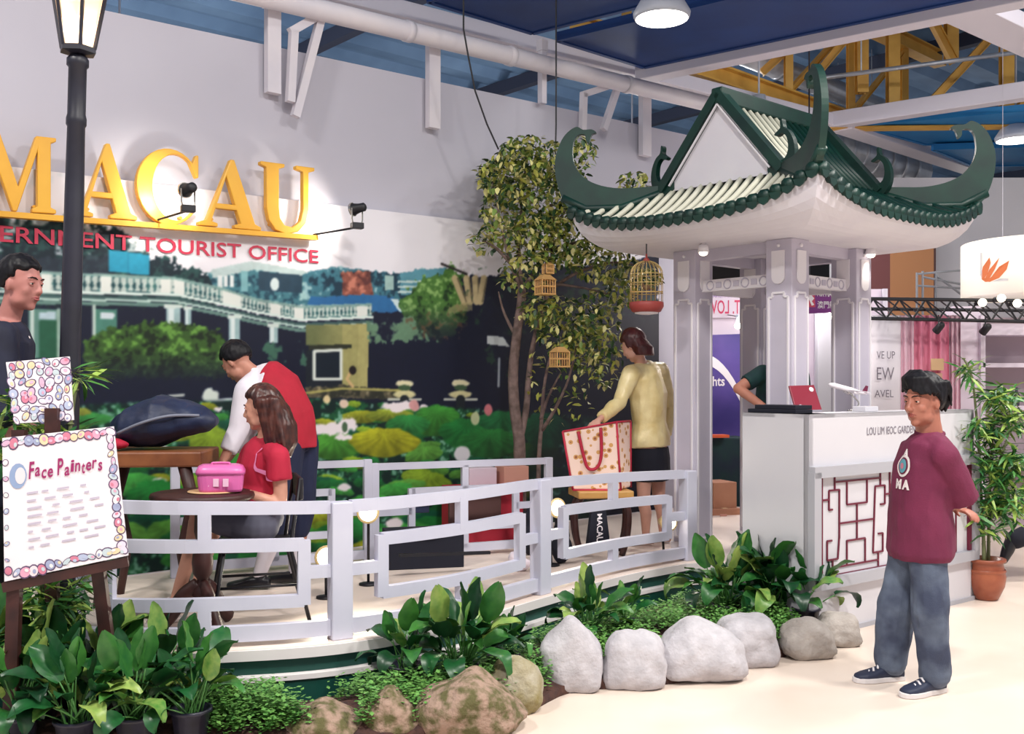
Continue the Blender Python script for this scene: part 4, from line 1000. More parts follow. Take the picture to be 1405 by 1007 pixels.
for b in ([(716, 396, 0), (700, 360, -.1), (688, 310, -.2), (676, 250, -.2)], [(716, 396, 0), (712, 340, 0), (716, 280, .05), (722, 215, 0)], [(716, 396, 0), (734, 372, .1), (744, 345, .15), (770, 300, .2), (790, 250, .2)], [(744, 590, .1), (762, 560, 0), (780, 520, -.05), (792, 470, -.1)],
          [(742, 575, .1), (752, 545, .05), (770, 510, 0)], [(752, 400, .1), (790, 375, 0), (840, 360, -.1), (880, 366, -.1)], [(740, 395, .1), (760, 390, 0), (800, 395, 0), (840, 405, 0)], [(712, 470, 0), (692, 430, 0), (684, 400, 0)], [(700, 360, -.1), (680, 340, -.1), (662, 330, -.2)], [(745, 345, .15), (800, 330, .1), (840, 320, .1)]):
    stem(b, .018, .005)
R = random.Random(11); spots = []
for cx, cy, rx, ry, n in ((712, 240, 52, 40, 300), (760, 262, 48, 52, 330), (690, 292, 30, 42, 170), (770, 322, 55, 42, 300), (822, 352, 52, 30, 210), (728, 205, 42, 20, 130), (868, 380, 42, 16, 110), (774, 440, 44, 34, 190), (808, 468, 36, 40, 170), (736, 425, 26, 26, 60), (795, 208, 22, 22, 70), (690, 240, 36, 26, 110), (736, 330, 46, 40, 210), (830, 470, 26, 60, 90), (664, 330, 22, 16, 40), (835, 410, 40, 16, 70), (872, 248, 22, 14, 40), (720, 375, 40, 24, 60), (770, 520, 50, 60, 60)):
    for i in range(int(n*2.1)):
        while True:
            a, b = R.uniform(-1, 1), R.uniform(-1, 1)
            if a*a+b*b < 1: break
        spots.append(P(cx+a*rx, cy+b*ry, TY_+R.uniform(-.4, .28)))
foliage_parts(tree, spots, .068, TL, 180, R, (-1.3, .3))
MB().lathe([(.13, 0), (.17, .18), (.19, .2), (.19, .24), (.16, .24), (.14, .2)], 20, G(714, 737, PZ)).build('pot', M_pot, tree, True)
# ---------------------------------------------------------------- bamboo plants
BM = [leaf_shape(.17, mat('bamboo_leaf_green', (70, 128, 58), .45), .2), leaf_shape(.17, mat('bamboo_leaf_dark', (38, 92, 46), .45), .2), leaf_shape(.17, mat('bamboo_leaf_light', (150, 178, 84), .45), .2)]
M_cane = mat('bamboo_cane', (104, 112, 74), .5)
def bamboo(label, base, canes, clumps, size, nind, seed, Y):
    R = random.Random(seed); t = thing('bamboo_plant', label, 'plant', base)
    for c in canes:
        pp = spline([P(x, y, Y+d) for x, y, d in c], 5); MB().tube(pp, [.014-.008*i/(len(pp)-1) for i in range(len(pp))], 7).build('cane', M_cane, t, True)
        for p in pp[2::3]: MB().ball(p, (.016, .016, .007), 8, 6).build('cane_joint', M_cane, t, True)
    sp = []
    for cx, cy, rx, ry, n in clumps:
        for i in range(int(n*1.6)//4):
            c = (cx+R.gauss(0, .5)*rx, cy+R.gauss(0, .5)*ry, Y+R.uniform(-.2, .2))
            for k in range(4): sp.append(P(*c)+V((R.uniform(-.02, .02), R.uniform(-.02, .02), R.uniform(-.02, .02))))
    foliage_parts(t, sp, size, BM, nind, R, (-.9, .6)); return t
pb = G(1353, 822)
bm_t = bamboo('bushy bamboo in a terracotta pot at the end of the counter', pb, [[(1352, 775, 0), (1346, 680, 0), (1342, 600, 0), (1334, 520, 0), (1322, 492, 0)], [(1356, 775, .05), (1358, 680, .05), (1362, 600, .05), (1366, 540, .05)], [(1350, 775, -.05), (1352, 690, -.05), (1376, 620, -.1), (1386, 590, -.1)]],
       [(1330, 508, 14, 14, 40), (1366, 545, 26, 14, 120), (1352, 590, 26, 18, 110), (1386, 575, 24, 18, 90), (1372, 640, 26, 24, 150), (1350, 640, 20, 22, 90), (1366, 690, 26, 24, 150), (1392, 630, 20, 20, 70), (1345, 700, 16, 20, 70), (1392, 690, 18, 24, 70), (1360, 728, 14, 8, 24)], .135, 90, 21, pb.y)
M_terra = mat('terracotta', (158, 88, 60), .35, c2=(134, 66, 44), scale=9)
MB().lathe([(.07, 0), (.085, .01), (.125, .10), (.135, .17), (.12, .24), (.115, .27), (.135, .28), (.135, .30), (.11, .30), (.10, .27)], 28, pb).build('pot', M_terra, bm_t, True)
for z in (.06, .2): MB().lathe([(.105 if z < .1 else .13, z), (.111 if z < .1 else .136, z+.012), (.108 if z < .1 else .13, z+.024)], 28, pb, cap=False).build('pot_band', M_terra, bm_t, True)
lb = P(52, 1000, 4.72); lb.z = .07
bamboo('yellow green bamboo behind the easel signs', lb, [[(52, 990, 0), (56, 850, 0), (50, 700, 0), (40, 600, 0), (22, 540, 0)], [(60, 990, .05), (70, 860, .05), (84, 700, .05), (100, 560, .05), (108, 520, .05)], [(46, 990, 0), (30, 850, 0), (16, 720, 0), (10, 600, 0)]],
       [(20, 560, 16, 40, 60), (14, 620, 12, 20, 30), (110, 518, 14, 8, 26), (85, 598, 24, 10, 40), (60, 590, 22, 10, 30), (70, 820, 34, 26, 110), (50, 870, 26, 26, 80), (95, 830, 22, 18, 60), (125, 770, 16, 8, 16), (20, 880, 18, 30, 50), (80, 780, 30, 10, 40)], .13, 110, 22, 4.72)
# ================================================================ people
def blob(mb, name, mats, parent, voxel=.008, smooth=3, amp=0.0, freq=(9, 9, 5), paint=None):
    """one continuous skin over overlapping closed shapes"""
    me = bpy.data.meshes.new('tmp'); me.from_pydata(mb.v, [], mb.f); me.update()
    o = bpy.data.objects.new('tmp', me)
    r = o.modifiers.new('r', 'REMESH'); r.mode = 'VOXEL'; r.voxel_size = voxel; r.adaptivity = 0
    s = o.modifiers.new('s', 'SMOOTH'); s.iterations = smooth; s.factor = .5
    out = evaluated_mesh(o); bpy.data.meshes.remove(me)
    out.materials.clear()
    for m in (mats if isinstance(mats, (list, tuple)) else [mats]): out.materials.append(m)
    if amp:
        n = len(out.vertices); co = np.empty(n*3, np.float32); no = np.empty(n*3, np.float32)
        out.vertices.foreach_get('co', co); out.vertices.foreach_get('normal', no); co = co.reshape(-1, 3); no = no.reshape(-1, 3)
        d = np.array([noise.noise(q)+.5*noise.noise(q*2.3) for q in (V((x*freq[0], y*freq[1], z*freq[2])) for x, y, z in co.tolist())], np.float32)
        out.vertices.foreach_set('co', (co+no*(d*amp)[:, None]).ravel()); out.update()
    out.polygons.foreach_set('use_smooth', [True]*len(out.polygons))
    if paint:
        for p in out.polygons: p.material_index = paint(p.center)
    out.name = name; return link(out, name, parent)
def limb(mb, pts, rs, n=14):
    pts = [V(p) for p in pts]; P2 = []; R2 = []
    for i in range(len(pts)-1):
        for k in range(5):
            t = k/5; P2.append(pts[i].lerp(pts[i+1], t)); R2.append(rs[i]+(rs[i+1]-rs[i])*t)
    P2.append(pts[-1]); R2.append(rs[-1]); mb.tube(P2, R2, n)
    for p, r in zip(pts, rs): mb.ball(p, r*.99, n, 8)
def head(mb, c, f, up, s):
    f = f.normalized(); sd = up.cross(f).normalized(); up = f.cross(sd).normalized(); A = (sd, f, up)
    L = lambda x, y, z: c+(sd*x+f*y+up*z)*s
    E_ = lambda x, y, z, a, b, d: mb.ball(L(x, y, z), (a*s, b*s, d*s), 16, 12, A)
    E_(0, -.012, .035, .074, .094, .092); E_(0, .026, -.042, .060, .064, .078); E_(0, .060, -.100, .026, .022, .022); E_(0, .02, .0, .068, .072, .07)
    for e in (-1, 1):
        E_(e*.036, .058, -.030, .024, .024, .026); E_(e*.074, -.008, -.012, .010, .017, .032); E_(e*.012, .098, -.036, .008, .010, .008); E_(e*.040, .02, -.075, .022, .04, .03)
        E_(e*.030, .076, .006, .016, .010, .010)
    E_(0, .080, .026, .050, .014, .013)
    mb.tube([L(0, .086, .016), L(0, .098, -.012), L(0, .108, -.032)], [.009*s, .011*s, .014*s], 10); E_(0, .107, -.034, .012, .012, .010)
    E_(0, .086, -.058, .024, .011, .006); E_(0, .084, -.069, .021, .011, .007)
    return L
def face_bits(L, s, par, hairm, eye=True):
    M_eye = mat('eye_white', (226, 220, 214), .3); M_iris = mat('eye_dark', (28, 18, 16), .2)
    sk = par.data.materials[0]; lipm = par.data.materials[1]
    ctr_ = L(0, 0, 0); A = tuple((L(*v)-ctr_).normalized() for v in ((1, 0, 0), (0, 1, 0), (0, 0, 1)))
    for e in (-1, 1):
        ey = MB().ball(L(e*.031, .0765, .003), (.0125*s, .010*s, .0068*s), 12, 8, A).build('eye', M_eye, par, True)
        MB().ball(L(e*.031, .0840, .0025), (.0060*s, .004*s, .0060*s), 10, 8, A).build('iris', M_iris, ey, True)
        MB().tube([L(e*.016, .0825, .004), L(e*.024, .0875, .0095), L(e*.034, .0870, .0105), L(e*.047, .0755, .004)], [.0022*s, .0042*s, .0045*s, .0022*s], 8).build('eyelid', sk, ey, True)
        MB().tube([L(e*.017, .081, .002), L(e*.026, .0850, -.0055), L(e*.036, .0835, -.0055), L(e*.046, .0755, .001)], [.002*s, .003*s, .003*s, .002*s], 8).build('eyelid', sk, ey, True)
        MB().tube([L(e*.012, .0935, .024), L(e*.026, .0945, .030), L(e*.040, .0865, .031), L(e*.054, .0740, .025)], [(.0028*s, .0022*s), (.0042*s, .003*s), (.0036*s, .003*s), (.0015*s, .0015*s)], 6).build('eyebrow', hairm, par, True)
    for z, w_, h_ in ((-.0585, .024, .0042), (-.0675, .020, .0055)):
        MB().tube([L(-w_, .082, -.0635), L(-w_*.5, .0925, z+.001), L(0, .0965, z), L(w_*.5, .0925, z+.001), L(w_, .082, -.0635)], [.0012*s, h_*.85*s, h_*s, h_*.85*s, .0012*s], 8).build('lip', lipm, par, True)
def hair_cap(mb, L0, c, f, up, s, low_back=-.75, front=.42, side=-.3, puff=1.0, seed=0):
    f = f.normalized(); sd = up.cross(f).normalized(); up = f.cross(sd).normalized()
    nu, nv = 44, 30; cc = c+(up*.032-f*.014)*s; vs = []; idx = []
    for i in range(nv+1):
        ph = -math.pi/2+math.pi*i/nv
        for j in range(nu):
            t = 2*math.pi*j/nu; x, y, z = math.cos(ph)*math.cos(t), math.cos(ph)*math.sin(t), math.sin(ph)
            k = 1.0
            lim = low_back if y < -.15 else (side if y < .30 else front-.12*abs(x)+.06*math.sin(x*9+seed))
            if -.15 <= y < .30: lim = low_back+(side-low_back)*min(1, (y+.15)/.25)
            d = (z-lim)/.12; k = .74+.26*max(0, min(1, d+.5))
            k *= 1+.035*noise.noise(V((x*5+seed, y*5, z*2)))+.02*noise.noise(V((x*16, y*16+seed, z*4)))
            vs.append(cc+(sd*x*.086*puff+f*y*.106*(puff*.5+.5)+up*z*.104*puff)*s*k)
    fs = [(i*nu+j, i*nu+(j+1) % nu, (i+1)*nu+(j+1) % nu, (i+1)*nu+j) for i in range(nv) for j in range(nu)]
    mb.add(vs, fs)
    return lambda x, y, z: cc+(sd*x+f*y+up*z)*s
def hand(mb, wrist, d, nrm, s=1.0, curl=.5, side=1):
    d = d.normalized(); sd = nrm.cross(d).normalized(); nrm = d.cross(sd).normalized()
    L = lambda x, y, z: wrist+(sd*x*side+d*y+nrm*z)*s
    mb.loft([(L(0, -.01, 0), sd*.024*s, nrm*.018*s), (L(0, .03, 0), sd*.036*s, nrm*.016*s), (L(0, .08, 0), sd*.040*s, nrm*.014*s), (L(0, .092, 0), sd*.036*s, nrm*.010*s)], 14)
    for x, ln in ((-.030, .068), (-.010, .078), (.011, .074), (.030, .058)):
        p = L(x, .085, 0); a = curl*.5; pts = [p]
        for k in range(3):
            p = p+(d*math.cos(a)-nrm*math.sin(a))*ln*s*(.42, .32, .26)[k]; pts.append(p); a += curl*.8
        limb(mb, pts, [.0098*s, .009*s, .0082*s, .007*s], 8)
    limb(mb, [L(.025, .015, 0), L(.055, .045, -.008), L(.06, .075, -.02)], [.013*s, .011*s, .009*s], 8)
def catp(pts, t):
    n = len(pts)-1; x = max(0, min(n-1e-6, t*n)); i = int(x); return pts[i].lerp(pts[i+1], x-i)
class Person:
    def __init__(s, label, base, j, f, hf, voxel=.009, sc=1.0, skin=(196, 138, 118), build=1.0, fem=False, name='person'):
        s.t = thing(name, label, 'person', base); s.j = j; s.f = V(f).normalized(); s.hf = V(hf); s.vx = voxel; s.sc = sc; s.b = build; s.fem = fem
        s.skin = mat('skin_%d_%d_%d' % skin, skin, .5, c2=tuple(int(v*.95) for v in skin), scale=14, subs=0); s.lip = mat('lips_%d' % skin[0], tuple(int(v*k) for v, k in zip(skin, (.86, .66, .72))), .45)
        s.sp = spline([V(p) for p in j['spine']], 8)
    def rings(s, rows, grow=0.0):
        j = s.j; hs = (V(j['hipL'])-V(j['hipR'])).normalized(); ss = (V(j['shL'])-V(j['shR'])).normalized(); out = []
        for t, a, b in rows:
            if t < 0: c = s.sp[0]+V(j.get('hang', (0, 0, -1)))*(-t)*.55; tg = V((0, 0, 1))
            else:
                c = catp(s.sp, t); e = .05; tg = (catp(s.sp, min(1, t+e))-catp(s.sp, max(0, t-e))).normalized()
            sd = hs.lerp(ss, max(0, min(1, t))); sd = (sd-tg*sd.dot(tg)).normalized(); fr = sd.cross(tg).normalized()
            out.append((c, sd*(a*s.b+grow), fr*(b*s.b+grow)))
        return out
    def TOR(s):
        return [(-.12, .15, .105), (0, .165, .115), (.3, .135, .098), (.6, .155, .112), (.84, .165, .10), (.94, .10, .07), (1, .055, .055)] if not s.fem else [(-.12, .155, .11), (0, .165, .115), (.32, .115, .09), (.62, .14, .115), (.84, .145, .09), (.94, .085, .062), (1, .046, .046)]
    def body(s, hands=True, curl=.5, feet=True):
        j = s.j; mb = MB(); k = s.sc; q = .88 if s.fem else 1.0
        mb.loft(s.rings(s.TOR()), 20)
        hc = V(j['head']); up = V(j.get('up', (0, 0, 1)))
        s.L = head(mb, hc, s.hf, up, j.get('hs', 1.0)); s.hs = j.get('hs', 1.0)
        nb = s.sp[-1]; nk = j.get('nk', 1.0); limb(mb, [nb-V((0, 0, .02)), nb.lerp(s.L(0, -.015, -.06), .6), s.L(0, -.015, -.03)], [.056*q*nk, .052*q*nk, .054*q*nk])
        for e in 'LR':
            limb(mb, [j['sh'+e], j['el'+e], j['wr'+e]], [.052*q, .040*q, .027*q])
            limb(mb, [catp(s.sp, .88), j['sh'+e]], [.06*q, .054*q])
            if hands:
                d = V(j['hd'+e]) if 'hd'+e in j else (V(j['wr'+e])-V(j['el'+e])); n = V(j.get('hn'+e, (0, 0, 1)))
                hand(mb, V(j['wr'+e]), d, n, .95*q, curl, 1 if e == 'L' else -1)
            limb(mb, [j['hip'+e], j['kn'+e], V(j['kn'+e]).lerp(V(j['an'+e]), .3)+(-s.f)*.015, j['an'+e]], [.085*q, .056*q, .054*q, .034*q])
            if feet: limb(mb, [V(j['an'+e])-V((0, 0, .02)), V(j['an'+e]).lerp(V(j['toe'+e]), .55)+V((0, 0, .012)), j['toe'+e]], [.034*q, .030*q, .022*q])
        lc = s.L(0, .09, -.0635); r = .027*s.hs
        up2 = (s.L(0, 0, 1)-s.L(0, 0, 0)).normalized()
        s.bodyo = blob(mb, 'body', [s.skin, s.lip], s.t, s.vx, 3)
        return s.bodyo
    def sleeve(s, mb, e, frac, r0, r1, tip=None):
        j = s.j; a, b, c = V(j['sh'+e]), V(j['el'+e]), V(j['wr'+e]); l1 = (b-a).length; l2 = (c-b).length; tot = l1+l2; L = frac*tot
        pts = [a]; 
        if L <= l1: pts.append(a.lerp(b, L/l1))
        else: pts += [b, b.lerp(c, (L-l1)/l2)]
        rs = [r0+(r1-r0)*i/(len(pts)-1) for i in range(len(pts))]
        P2 = []; R2 = []
        for i in range(len(pts)-1):
            for k in range(5): P2.append(pts[i].lerp(pts[i+1], k/5)); R2.append(rs[i]+(rs[i+1]-rs[i])*k/5)
        P2.append(pts[-1]); R2.append(rs[-1]); mb.tube(P2, R2, 16); mb.ball(a, r0*.99, 16, 10)
        if len(pts) > 2: mb.ball(b, (r0+r1)/2, 14, 8)
        limb(mb, [catp(s.sp, .86), a], [r0*1.05, r0])
    def top(s, name, m, rows, sleeves, amp=.006, vx=None, grow=0):
        mb = MB(); mb.loft(s.rings(rows, grow), 24)
        for e, fr, r0, r1 in sleeves: s.sleeve(mb, e, fr, r0, r1)
        return blob(mb, name, m, s.t, vx or s.vx, 3, amp)
    def trousers(s, name, m, r=(.115, .085, .075), upto=.96, amp=.006, waist=True):
        mb = MB(); j = s.j
        if waist: mb.loft(s.rings([(-.16, .155, .11), (0, .168, .12), (.16, .16, .115)]), 20)
        for e in 'LR':
            h, k, a = V(j['hip'+e]), V(j['kn'+e]), V(j['an'+e])
            if upto <= 0: end = h.lerp(k, 1+upto); limb(mb, [h, end], [r[0], r[1]])
            else: limb(mb, [h, k, k.lerp(a, upto)], list(r))
        return blob(mb, name, m, s.t, s.vx, 3, amp)
    def shoes(s, name, m, sole=None, hgt=.075, w=.047, ln=1.0, lace=None):
        j = s.j
        for e in 'LR':
            a = V(j['an'+e]); tp = V(j['toe'+e]); d = tp-a; up = Zup
            if j.get('flat', True): z0 = j.get('ground', 0); d.z = 0
            d.normalize(); sd = d.cross(Zup).normalized()
            if j.get('flat', True):
                hl = V((a.x, a.y, z0))-d*.065; L = .27*ln
                rows = [(0, .03, .07), (.06, .036, .085), (.12, .036, .08), (.17, .042, .062), (.22, .042, .05), (.26, .03, .04), (.27, .012, .03)]
                mb = MB(); mb.loft([(hl+d*x*ln+Zup*(h*hgt/.075/2+.008), sd*wd*w/.04, Zup*h*hgt/.075/2) for x, wd, h in rows], 16, power=2.6)
                limb(mb, [hl+d*.065+Zup*.05, hl+d*.06+Zup*(hgt+.025)], [.038, .04])
                o = blob(mb, name, m, s.t, .006, 2)
                if sole:
                    pl = [(-.005, -.028), (-.005, .028), (.06, .04), (.12, .04), (.18, .05), (.24, .045), (.275, .022), (.282, 0), (.275, -.022), (.24, -.045), (.18, -.05), (.12, -.04), (.06, -.04)]
                    MB().prism([(x*ln, y*w/.043) for x, y in pl], hl+Zup*.001, d, sd, Zup*.026).build('sole', sole, o, bevel=.004)
                if lace:
                    for i in range(4):
                        c = hl+d*(.115+.025*i)*ln+Zup*(hgt*1.12-.012*i+.008); MB().tube([c-sd*.026+d*.014, c+Zup*.008, c+sd*.026-d*.014], .0055, 6).build('lace', lace, o, True)
def decal(o, org, ax, ay, dr, mb_pts, fs, m, name, parent, lift=.004):
    bm = bmesh.new(); bm.from_mesh(o.data); tr = BVHTree.FromBMesh(bm); vs = []
    for x, y in mb_pts:
        p = org+ax*x+ay*y; h = tr.ray_cast(p-dr*.5, dr)
        vs.append((h[0] if h[0] else p)-dr*lift)
    bm.free(); return MB().add(vs, fs).build(name, m, parent)
def disc_pts(r, n=20, rr=4, sq=1.0):
    pts = [(0, 0)]; fs = []
    for i in range(1, rr+1):
        for k in range(n): t = 2*math.pi*k/n; pts.append((r*i/rr*math.cos(t), r*sq*i/rr*math.sin(t)))
    for k in range(n):
        k2 = (k+1) % n; fs.append((0, 1+k, 1+k2))
        for i in range(rr-1): fs.append((1+i*n+k, 1+(i+1)*n+k, 1+(i+1)*n+k2, 1+i*n+k2))
    return pts, fs
M_hair = mat('black_hair', (12, 12, 17), .5, c2=(22, 20, 26), scale=60, spec=.25)
M_hairb = mat('brown_hair', (44, 22, 22), .38, c2=(84, 44, 36), scale=24)
M_hairr = mat('auburn_hair', (52, 16, 22), .4, c2=(76, 24, 28), scale=24)
# ---------------------------------------------------------------- standing man in maroon at the counter
f = V((-.95, -.31, 0)).normalized()
j = dict(spine=[P(1263, 712, 5.3), P(1263, 670, 5.29), P(1270, 630, 5.3), P(1276, 596, 5.3)], hipL=P(1272, 716, 5.22), hipR=P(1254, 716, 5.38), knL=P(1276, 838, 5.17), knR=P(1230, 832, 5.38), anL=P(1280, 926, 5.2), anR=P(1222, 910, 5.42),
         toeL=P(1232, 945, 5.10), toeR=P(1172, 922, 5.38), shL=P(1294, 626, 5.13), shR=P(1256, 622, 5.47), elL=P(1322, 686, 5.20), elR=P(1290, 690, 5.58), wrL=P(1309, 693, 5.40), wrR=P(1310, 696, 5.44), hdL=(-.2, .9, -.1), hdR=(.5, -.8, -.2), head=P(1267, 550, 5.27), hs=1.06, nk=1.22, ground=0)
man = Person('man in maroon T-shirt and faded jeans standing with hands behind his back', V((P(1255, 938, 5.3).x, 5.3, 0)), j, f, (-.88, -.47, -.06), .0065, skin=(172, 110, 92))
man.body(feet=False)
face_bits(man.L, man.hs, man.bodyo, M_hair)
mb = MB(); hl = hair_cap(mb, man.L, j['head'], man.hf, Zup, man.hs, -.74, .30, .02, 1.10, 3)
part = -.022           # the parting lies on his right, the fringe sweeps to both temples
for i in range(17):
    x = -.075+.15*i/16; away = abs(x-part); sg = 1 if x > part else -1
    xe = part+sg*(away*1.15+.012); ze = .040-.55*min(away, .06)+.004*math.sin(i*2.1)
    ye = .103*math.sqrt(max(.05, 1-(xe/.098)**2))
    limb(mb, [hl(part+(x-part)*.35, .045, .103), hl(part+(x-part)*.8, .088*math.sqrt(max(.1, 1-(x/.1)**2)), .078), hl(xe, ye, ze)], [.022, .021, .008], 8)
for e in (-1, 1):
    for k in range(4): limb(mb, [hl(e*.072, .034-.034*k, .05), hl(e*.080, .03-.036*k, .02), hl(e*.078, .026-.038*k, (.0, -.004, -.03, -.06)[k])], [.02, .014, .006], 8)
for k in range(5): limb(mb, [hl(-.05+.025*k, -.095, .02), hl(-.05+.025*k, -.100, -.04), hl(-.045+.0225*k, -.085, -.085)], [.022, .018, .008], 8)
blob(mb, 'hair', M_hair, man.t, .005, 3, .0025, (60, 60, 14))
M_maroon = mat('maroon_cotton', (112, 34, 68), .85, c2=(98, 26, 58), scale=7, bump=.15, bscale=120)
rows = [(-.36, .200, .142), (-.31, .216, .152), (-.08, .212, .149), (.2, .195, .144), (.55, .19, .145), (.82, .182, .122), (.93, .105, .085), (.985, .062, .066)]
shirt = man.top('tshirt', M_maroon, rows, [('L', .56, .078, .088), ('R', .5, .078, .085)], .011, .0075)
ring = [catp(man.sp, .985)+V((.066*math.cos(t), .066*math.sin(t), .012+.01*math.sin(t))) for t in np.linspace(0, 2*math.pi, 25)]
MB().tube(ring, .011, 8).build('collar', mat('maroon_rib', (100, 26, 60), .85), shirt, True)
# printed badge on the chest
org = P(1243, 649, 5.3); ax = V((-.31, .95, 0)).normalized()*-1; dr = -f
M_pw2 = mat('print_white', (226, 216, 216), .7); M_pt = mat('print_teal', (88, 150, 164), .7); M_pp = mat('print_pink', (190, 120, 140), .7)
dax = V((.31, -.95, 0)).normalized()
for rr, m_, lift, sq, nm in ((.052, M_pw2, .004, 1.1, 'badge_rim'), (.040, M_maroon, .006, 1.1, 'badge_field'), (.030, M_pt, .008, 1.2, 'badge_crest'), (.013, M_pp, .010, 1.2, 'badge_heart')):
    pts, fs = disc_pts(rr, 20, 4, sq); org2 = catp(man.sp, .60)+f*.0+dax*.02+V((0, 0, 0)); decal(shirt, org2+f*.5+f*-.0, dax, Zup, dr, pts, fs, m_, nm, shirt, lift)
for ch, x0 in (('M', -.052), ('A', .012)):
    vs, fs = text_mb(ch, .062, .004); decal(shirt, catp(man.sp, .60)+f*.5+dax*(x0*.85+.02)+Zup*-.115, dax, Zup, dr, vs, fs, M_pw2, 'print_letter', shirt, .005)
vs, fs = text_mb('A', .04, .004); decal(shirt, catp(man.sp, .60)+f*.5+dax*.005+Zup*.055, dax, Zup, dr, vs, fs, M_pw2, 'print_letter', shirt, .005)
M_jean = mat('faded_denim', (98, 110, 130), .85, c2=(54, 62, 84), scale=6, bump=.2, bscale=140, contrast=.3)
man.trousers('jeans', M_jean, (.088, .092, .080), .97, .013)
M_snk = mat('navy_sneaker', (34, 42, 66), .6); M_sole = mat('white_sole', (220, 214, 214), .6); M_lace = mat('white_lace', (226, 222, 226), .7)
man.shoes('sneaker', M_snk, M_sole, .07, .046, 1.0, M_lace)
# ---------------------------------------------------------------- bending man in red waistcoat
f = V((-.85, .5, 0)).normalized()
j = dict(spine=[P(401, 600, 6.5), P(398, 562, 6.48), P(378, 530, 6.46), P(350, 511, 6.44)], hipL=P(392, 612, 6.42), hipR=P(412, 608, 6.60), knL=P(380, 716, 6.38), knR=P(410, 708, 6.6), anL=P(356, 788, 6.42), anR=P(405, 783, 6.58), toeL=P(330, 803, 6.42), toeR=P(385, 797, 6.62),
         shL=P(340, 535, 6.30), shR=P(368, 520, 6.62), elL=P(327, 590, 6.26), elR=P(340, 590, 6.66), wrL=P(306, 632, 6.2), wrR=P(312, 630, 6.52), head=P(325, 496, 6.40), up=(-.55, .25, .8), hs=1.0, ground=PZ)
rv = Person('man in red waistcoat and white shirt bending over behind the seated woman', V((P(385, 800, 6.5).x, 6.5, PZ)), j, f, (-.72, .38, -.62), .009, skin=(190, 132, 112))
rv.body(curl=.8, feet=False); face_bits(rv.L, 1.0, rv.bodyo, M_hair)
mb = MB(); hair_cap(mb, rv.L, j['head'], rv.hf, V(j['up']), 1.0, -.55, .34, -.2, 1.06, 5); blob(mb, 'hair', M_hair, rv.t, .006, 1, .003, (40, 40, 20))
M_shw = mat('white_cotton', (228, 222, 230), .85, c2=(216, 210, 222), scale=6)
rv.top('shirt', M_shw, [(-.05, .17, .118), (.3, .15, .11), (.6, .168, .122), (.84, .175, .11), (.94, .11, .08), (1.0, .066, .066)], [('L', .86, .078, .052), ('R', .86, .078, .052)], .007)
M_vest = mat('red_wool', (182, 26, 52), .8, c2=(164, 20, 44), scale=6)
rv.top('waistcoat', M_vest, [(-.12, .195, .145), (0, .195, .143), (.3, .178, .135), (.6, .188, .142), (.82, .172, .125), (.9, .13, .1)], [], .006)
limb(mb2 := MB(), [catp(rv.sp, .95)+V((.03, -.05, .02)), catp(rv.sp, 1.0)+V((.0, -.06, .01)), catp(rv.sp, 1.0)+V((-.05, -.03, -.01))], [.018, .02, .016]); blob(mb2, 'collar', M_shw, rv.t, .006, 2)
M_breech = mat('navy_breeches', (26, 34, 66), .85, c2=(20, 26, 54), scale=6)
rv.trousers('breeches', M_breech, (.125, .10, .085), .22, .008)
mb = MB()
for e in 'LR': k, a = V(j['kn'+e]), V(j['an'+e]); limb(mb, [k.lerp(a, .15), k.lerp(a, .45), a], [.062, .062, .042])
blob(mb, 'stockings', M_shw, rv.t, .009, 2)
M_shoe = mat('black_leather', (20, 20, 28), .35); rv.shoes('shoe', M_shoe, None, .07, .046)
# ---------------------------------------------------------------- seated woman in red T-shirt
f = V((-.95, -.30, 0)).normalized()
j = dict(spine=[P(356, 708, 5.66), P(360, 670, 5.68), P(364, 635, 5.69), P(366, 598, 5.67)], hang=(-.3, -.1, -.9), hipL=P(357, 720, 5.57), hipR=P(345, 716, 5.77), knL=P(272, 708, 5.62), knR=P(294, 702, 5.82), anL=P(240, 826, 5.55), anR=P(268, 812, 5.86), toeL=P(214, 856, 5.44), toeR=P(246, 834, 5.78),
         shL=P(382, 626, 5.51), shR=P(347, 620, 5.84), elL=P(386, 692, 5.50), elR=P(322, 690, 5.86), wrL=P(344, 678, 5.44), wrR=P(318, 672, 5.6), hdL=(-1, -.1, -.05), hdR=(-.6, -.8, 0), head=P(359, 560, 5.65), hs=.95, ground=PZ)
sw = Person('seated woman with long dark hair in red T-shirt and grey skirt', V((P(350, 850, 5.66).x, 5.66, PZ)), j, f, (-.98, .12, -.12), .008, skin=(206, 150, 128), fem=True)
sw.body(curl=.4); face_bits(sw.L, .95, sw.bodyo, M_hairb)
mb = MB(); hl = hair_cap(mb, sw.L, j['head'], sw.hf, Zup, .95, -.9, .40, -.35, 1.12, 8)
mb.loft([(hl(0, -.045, .03), V((.055, .05, 0)), V((-.03, .07, 0))), (hl(0, -.075, -.05), V((.075, .0, 0)), V((0, .09, 0))), (hl(.0, -.088, -.14), V((.088, 0, 0)), V((0, .105, 0))), (hl(0, -.085, -.24), V((.085, 0, 0)), V((0, .10, 0))), (hl(0, -.07, -.33), V((.055, 0, 0)), V((0, .07, 0)))], 18)
for k in range(5): limb(mb, [hl(.085, -.02-.02*k, .0), hl(.095, -.03-.02*k, -.12), hl(.088+.008*k, -.02-.03*k, -.25-.02*(k % 3))], [.03, .026, .008], 8)
blob(mb, 'hair', M_hairb, sw.t, .006, 2, .005, (40, 40, 8))
M_redt = mat('red_cotton', (188, 30, 62), .8, c2=(170, 22, 52), scale=6)
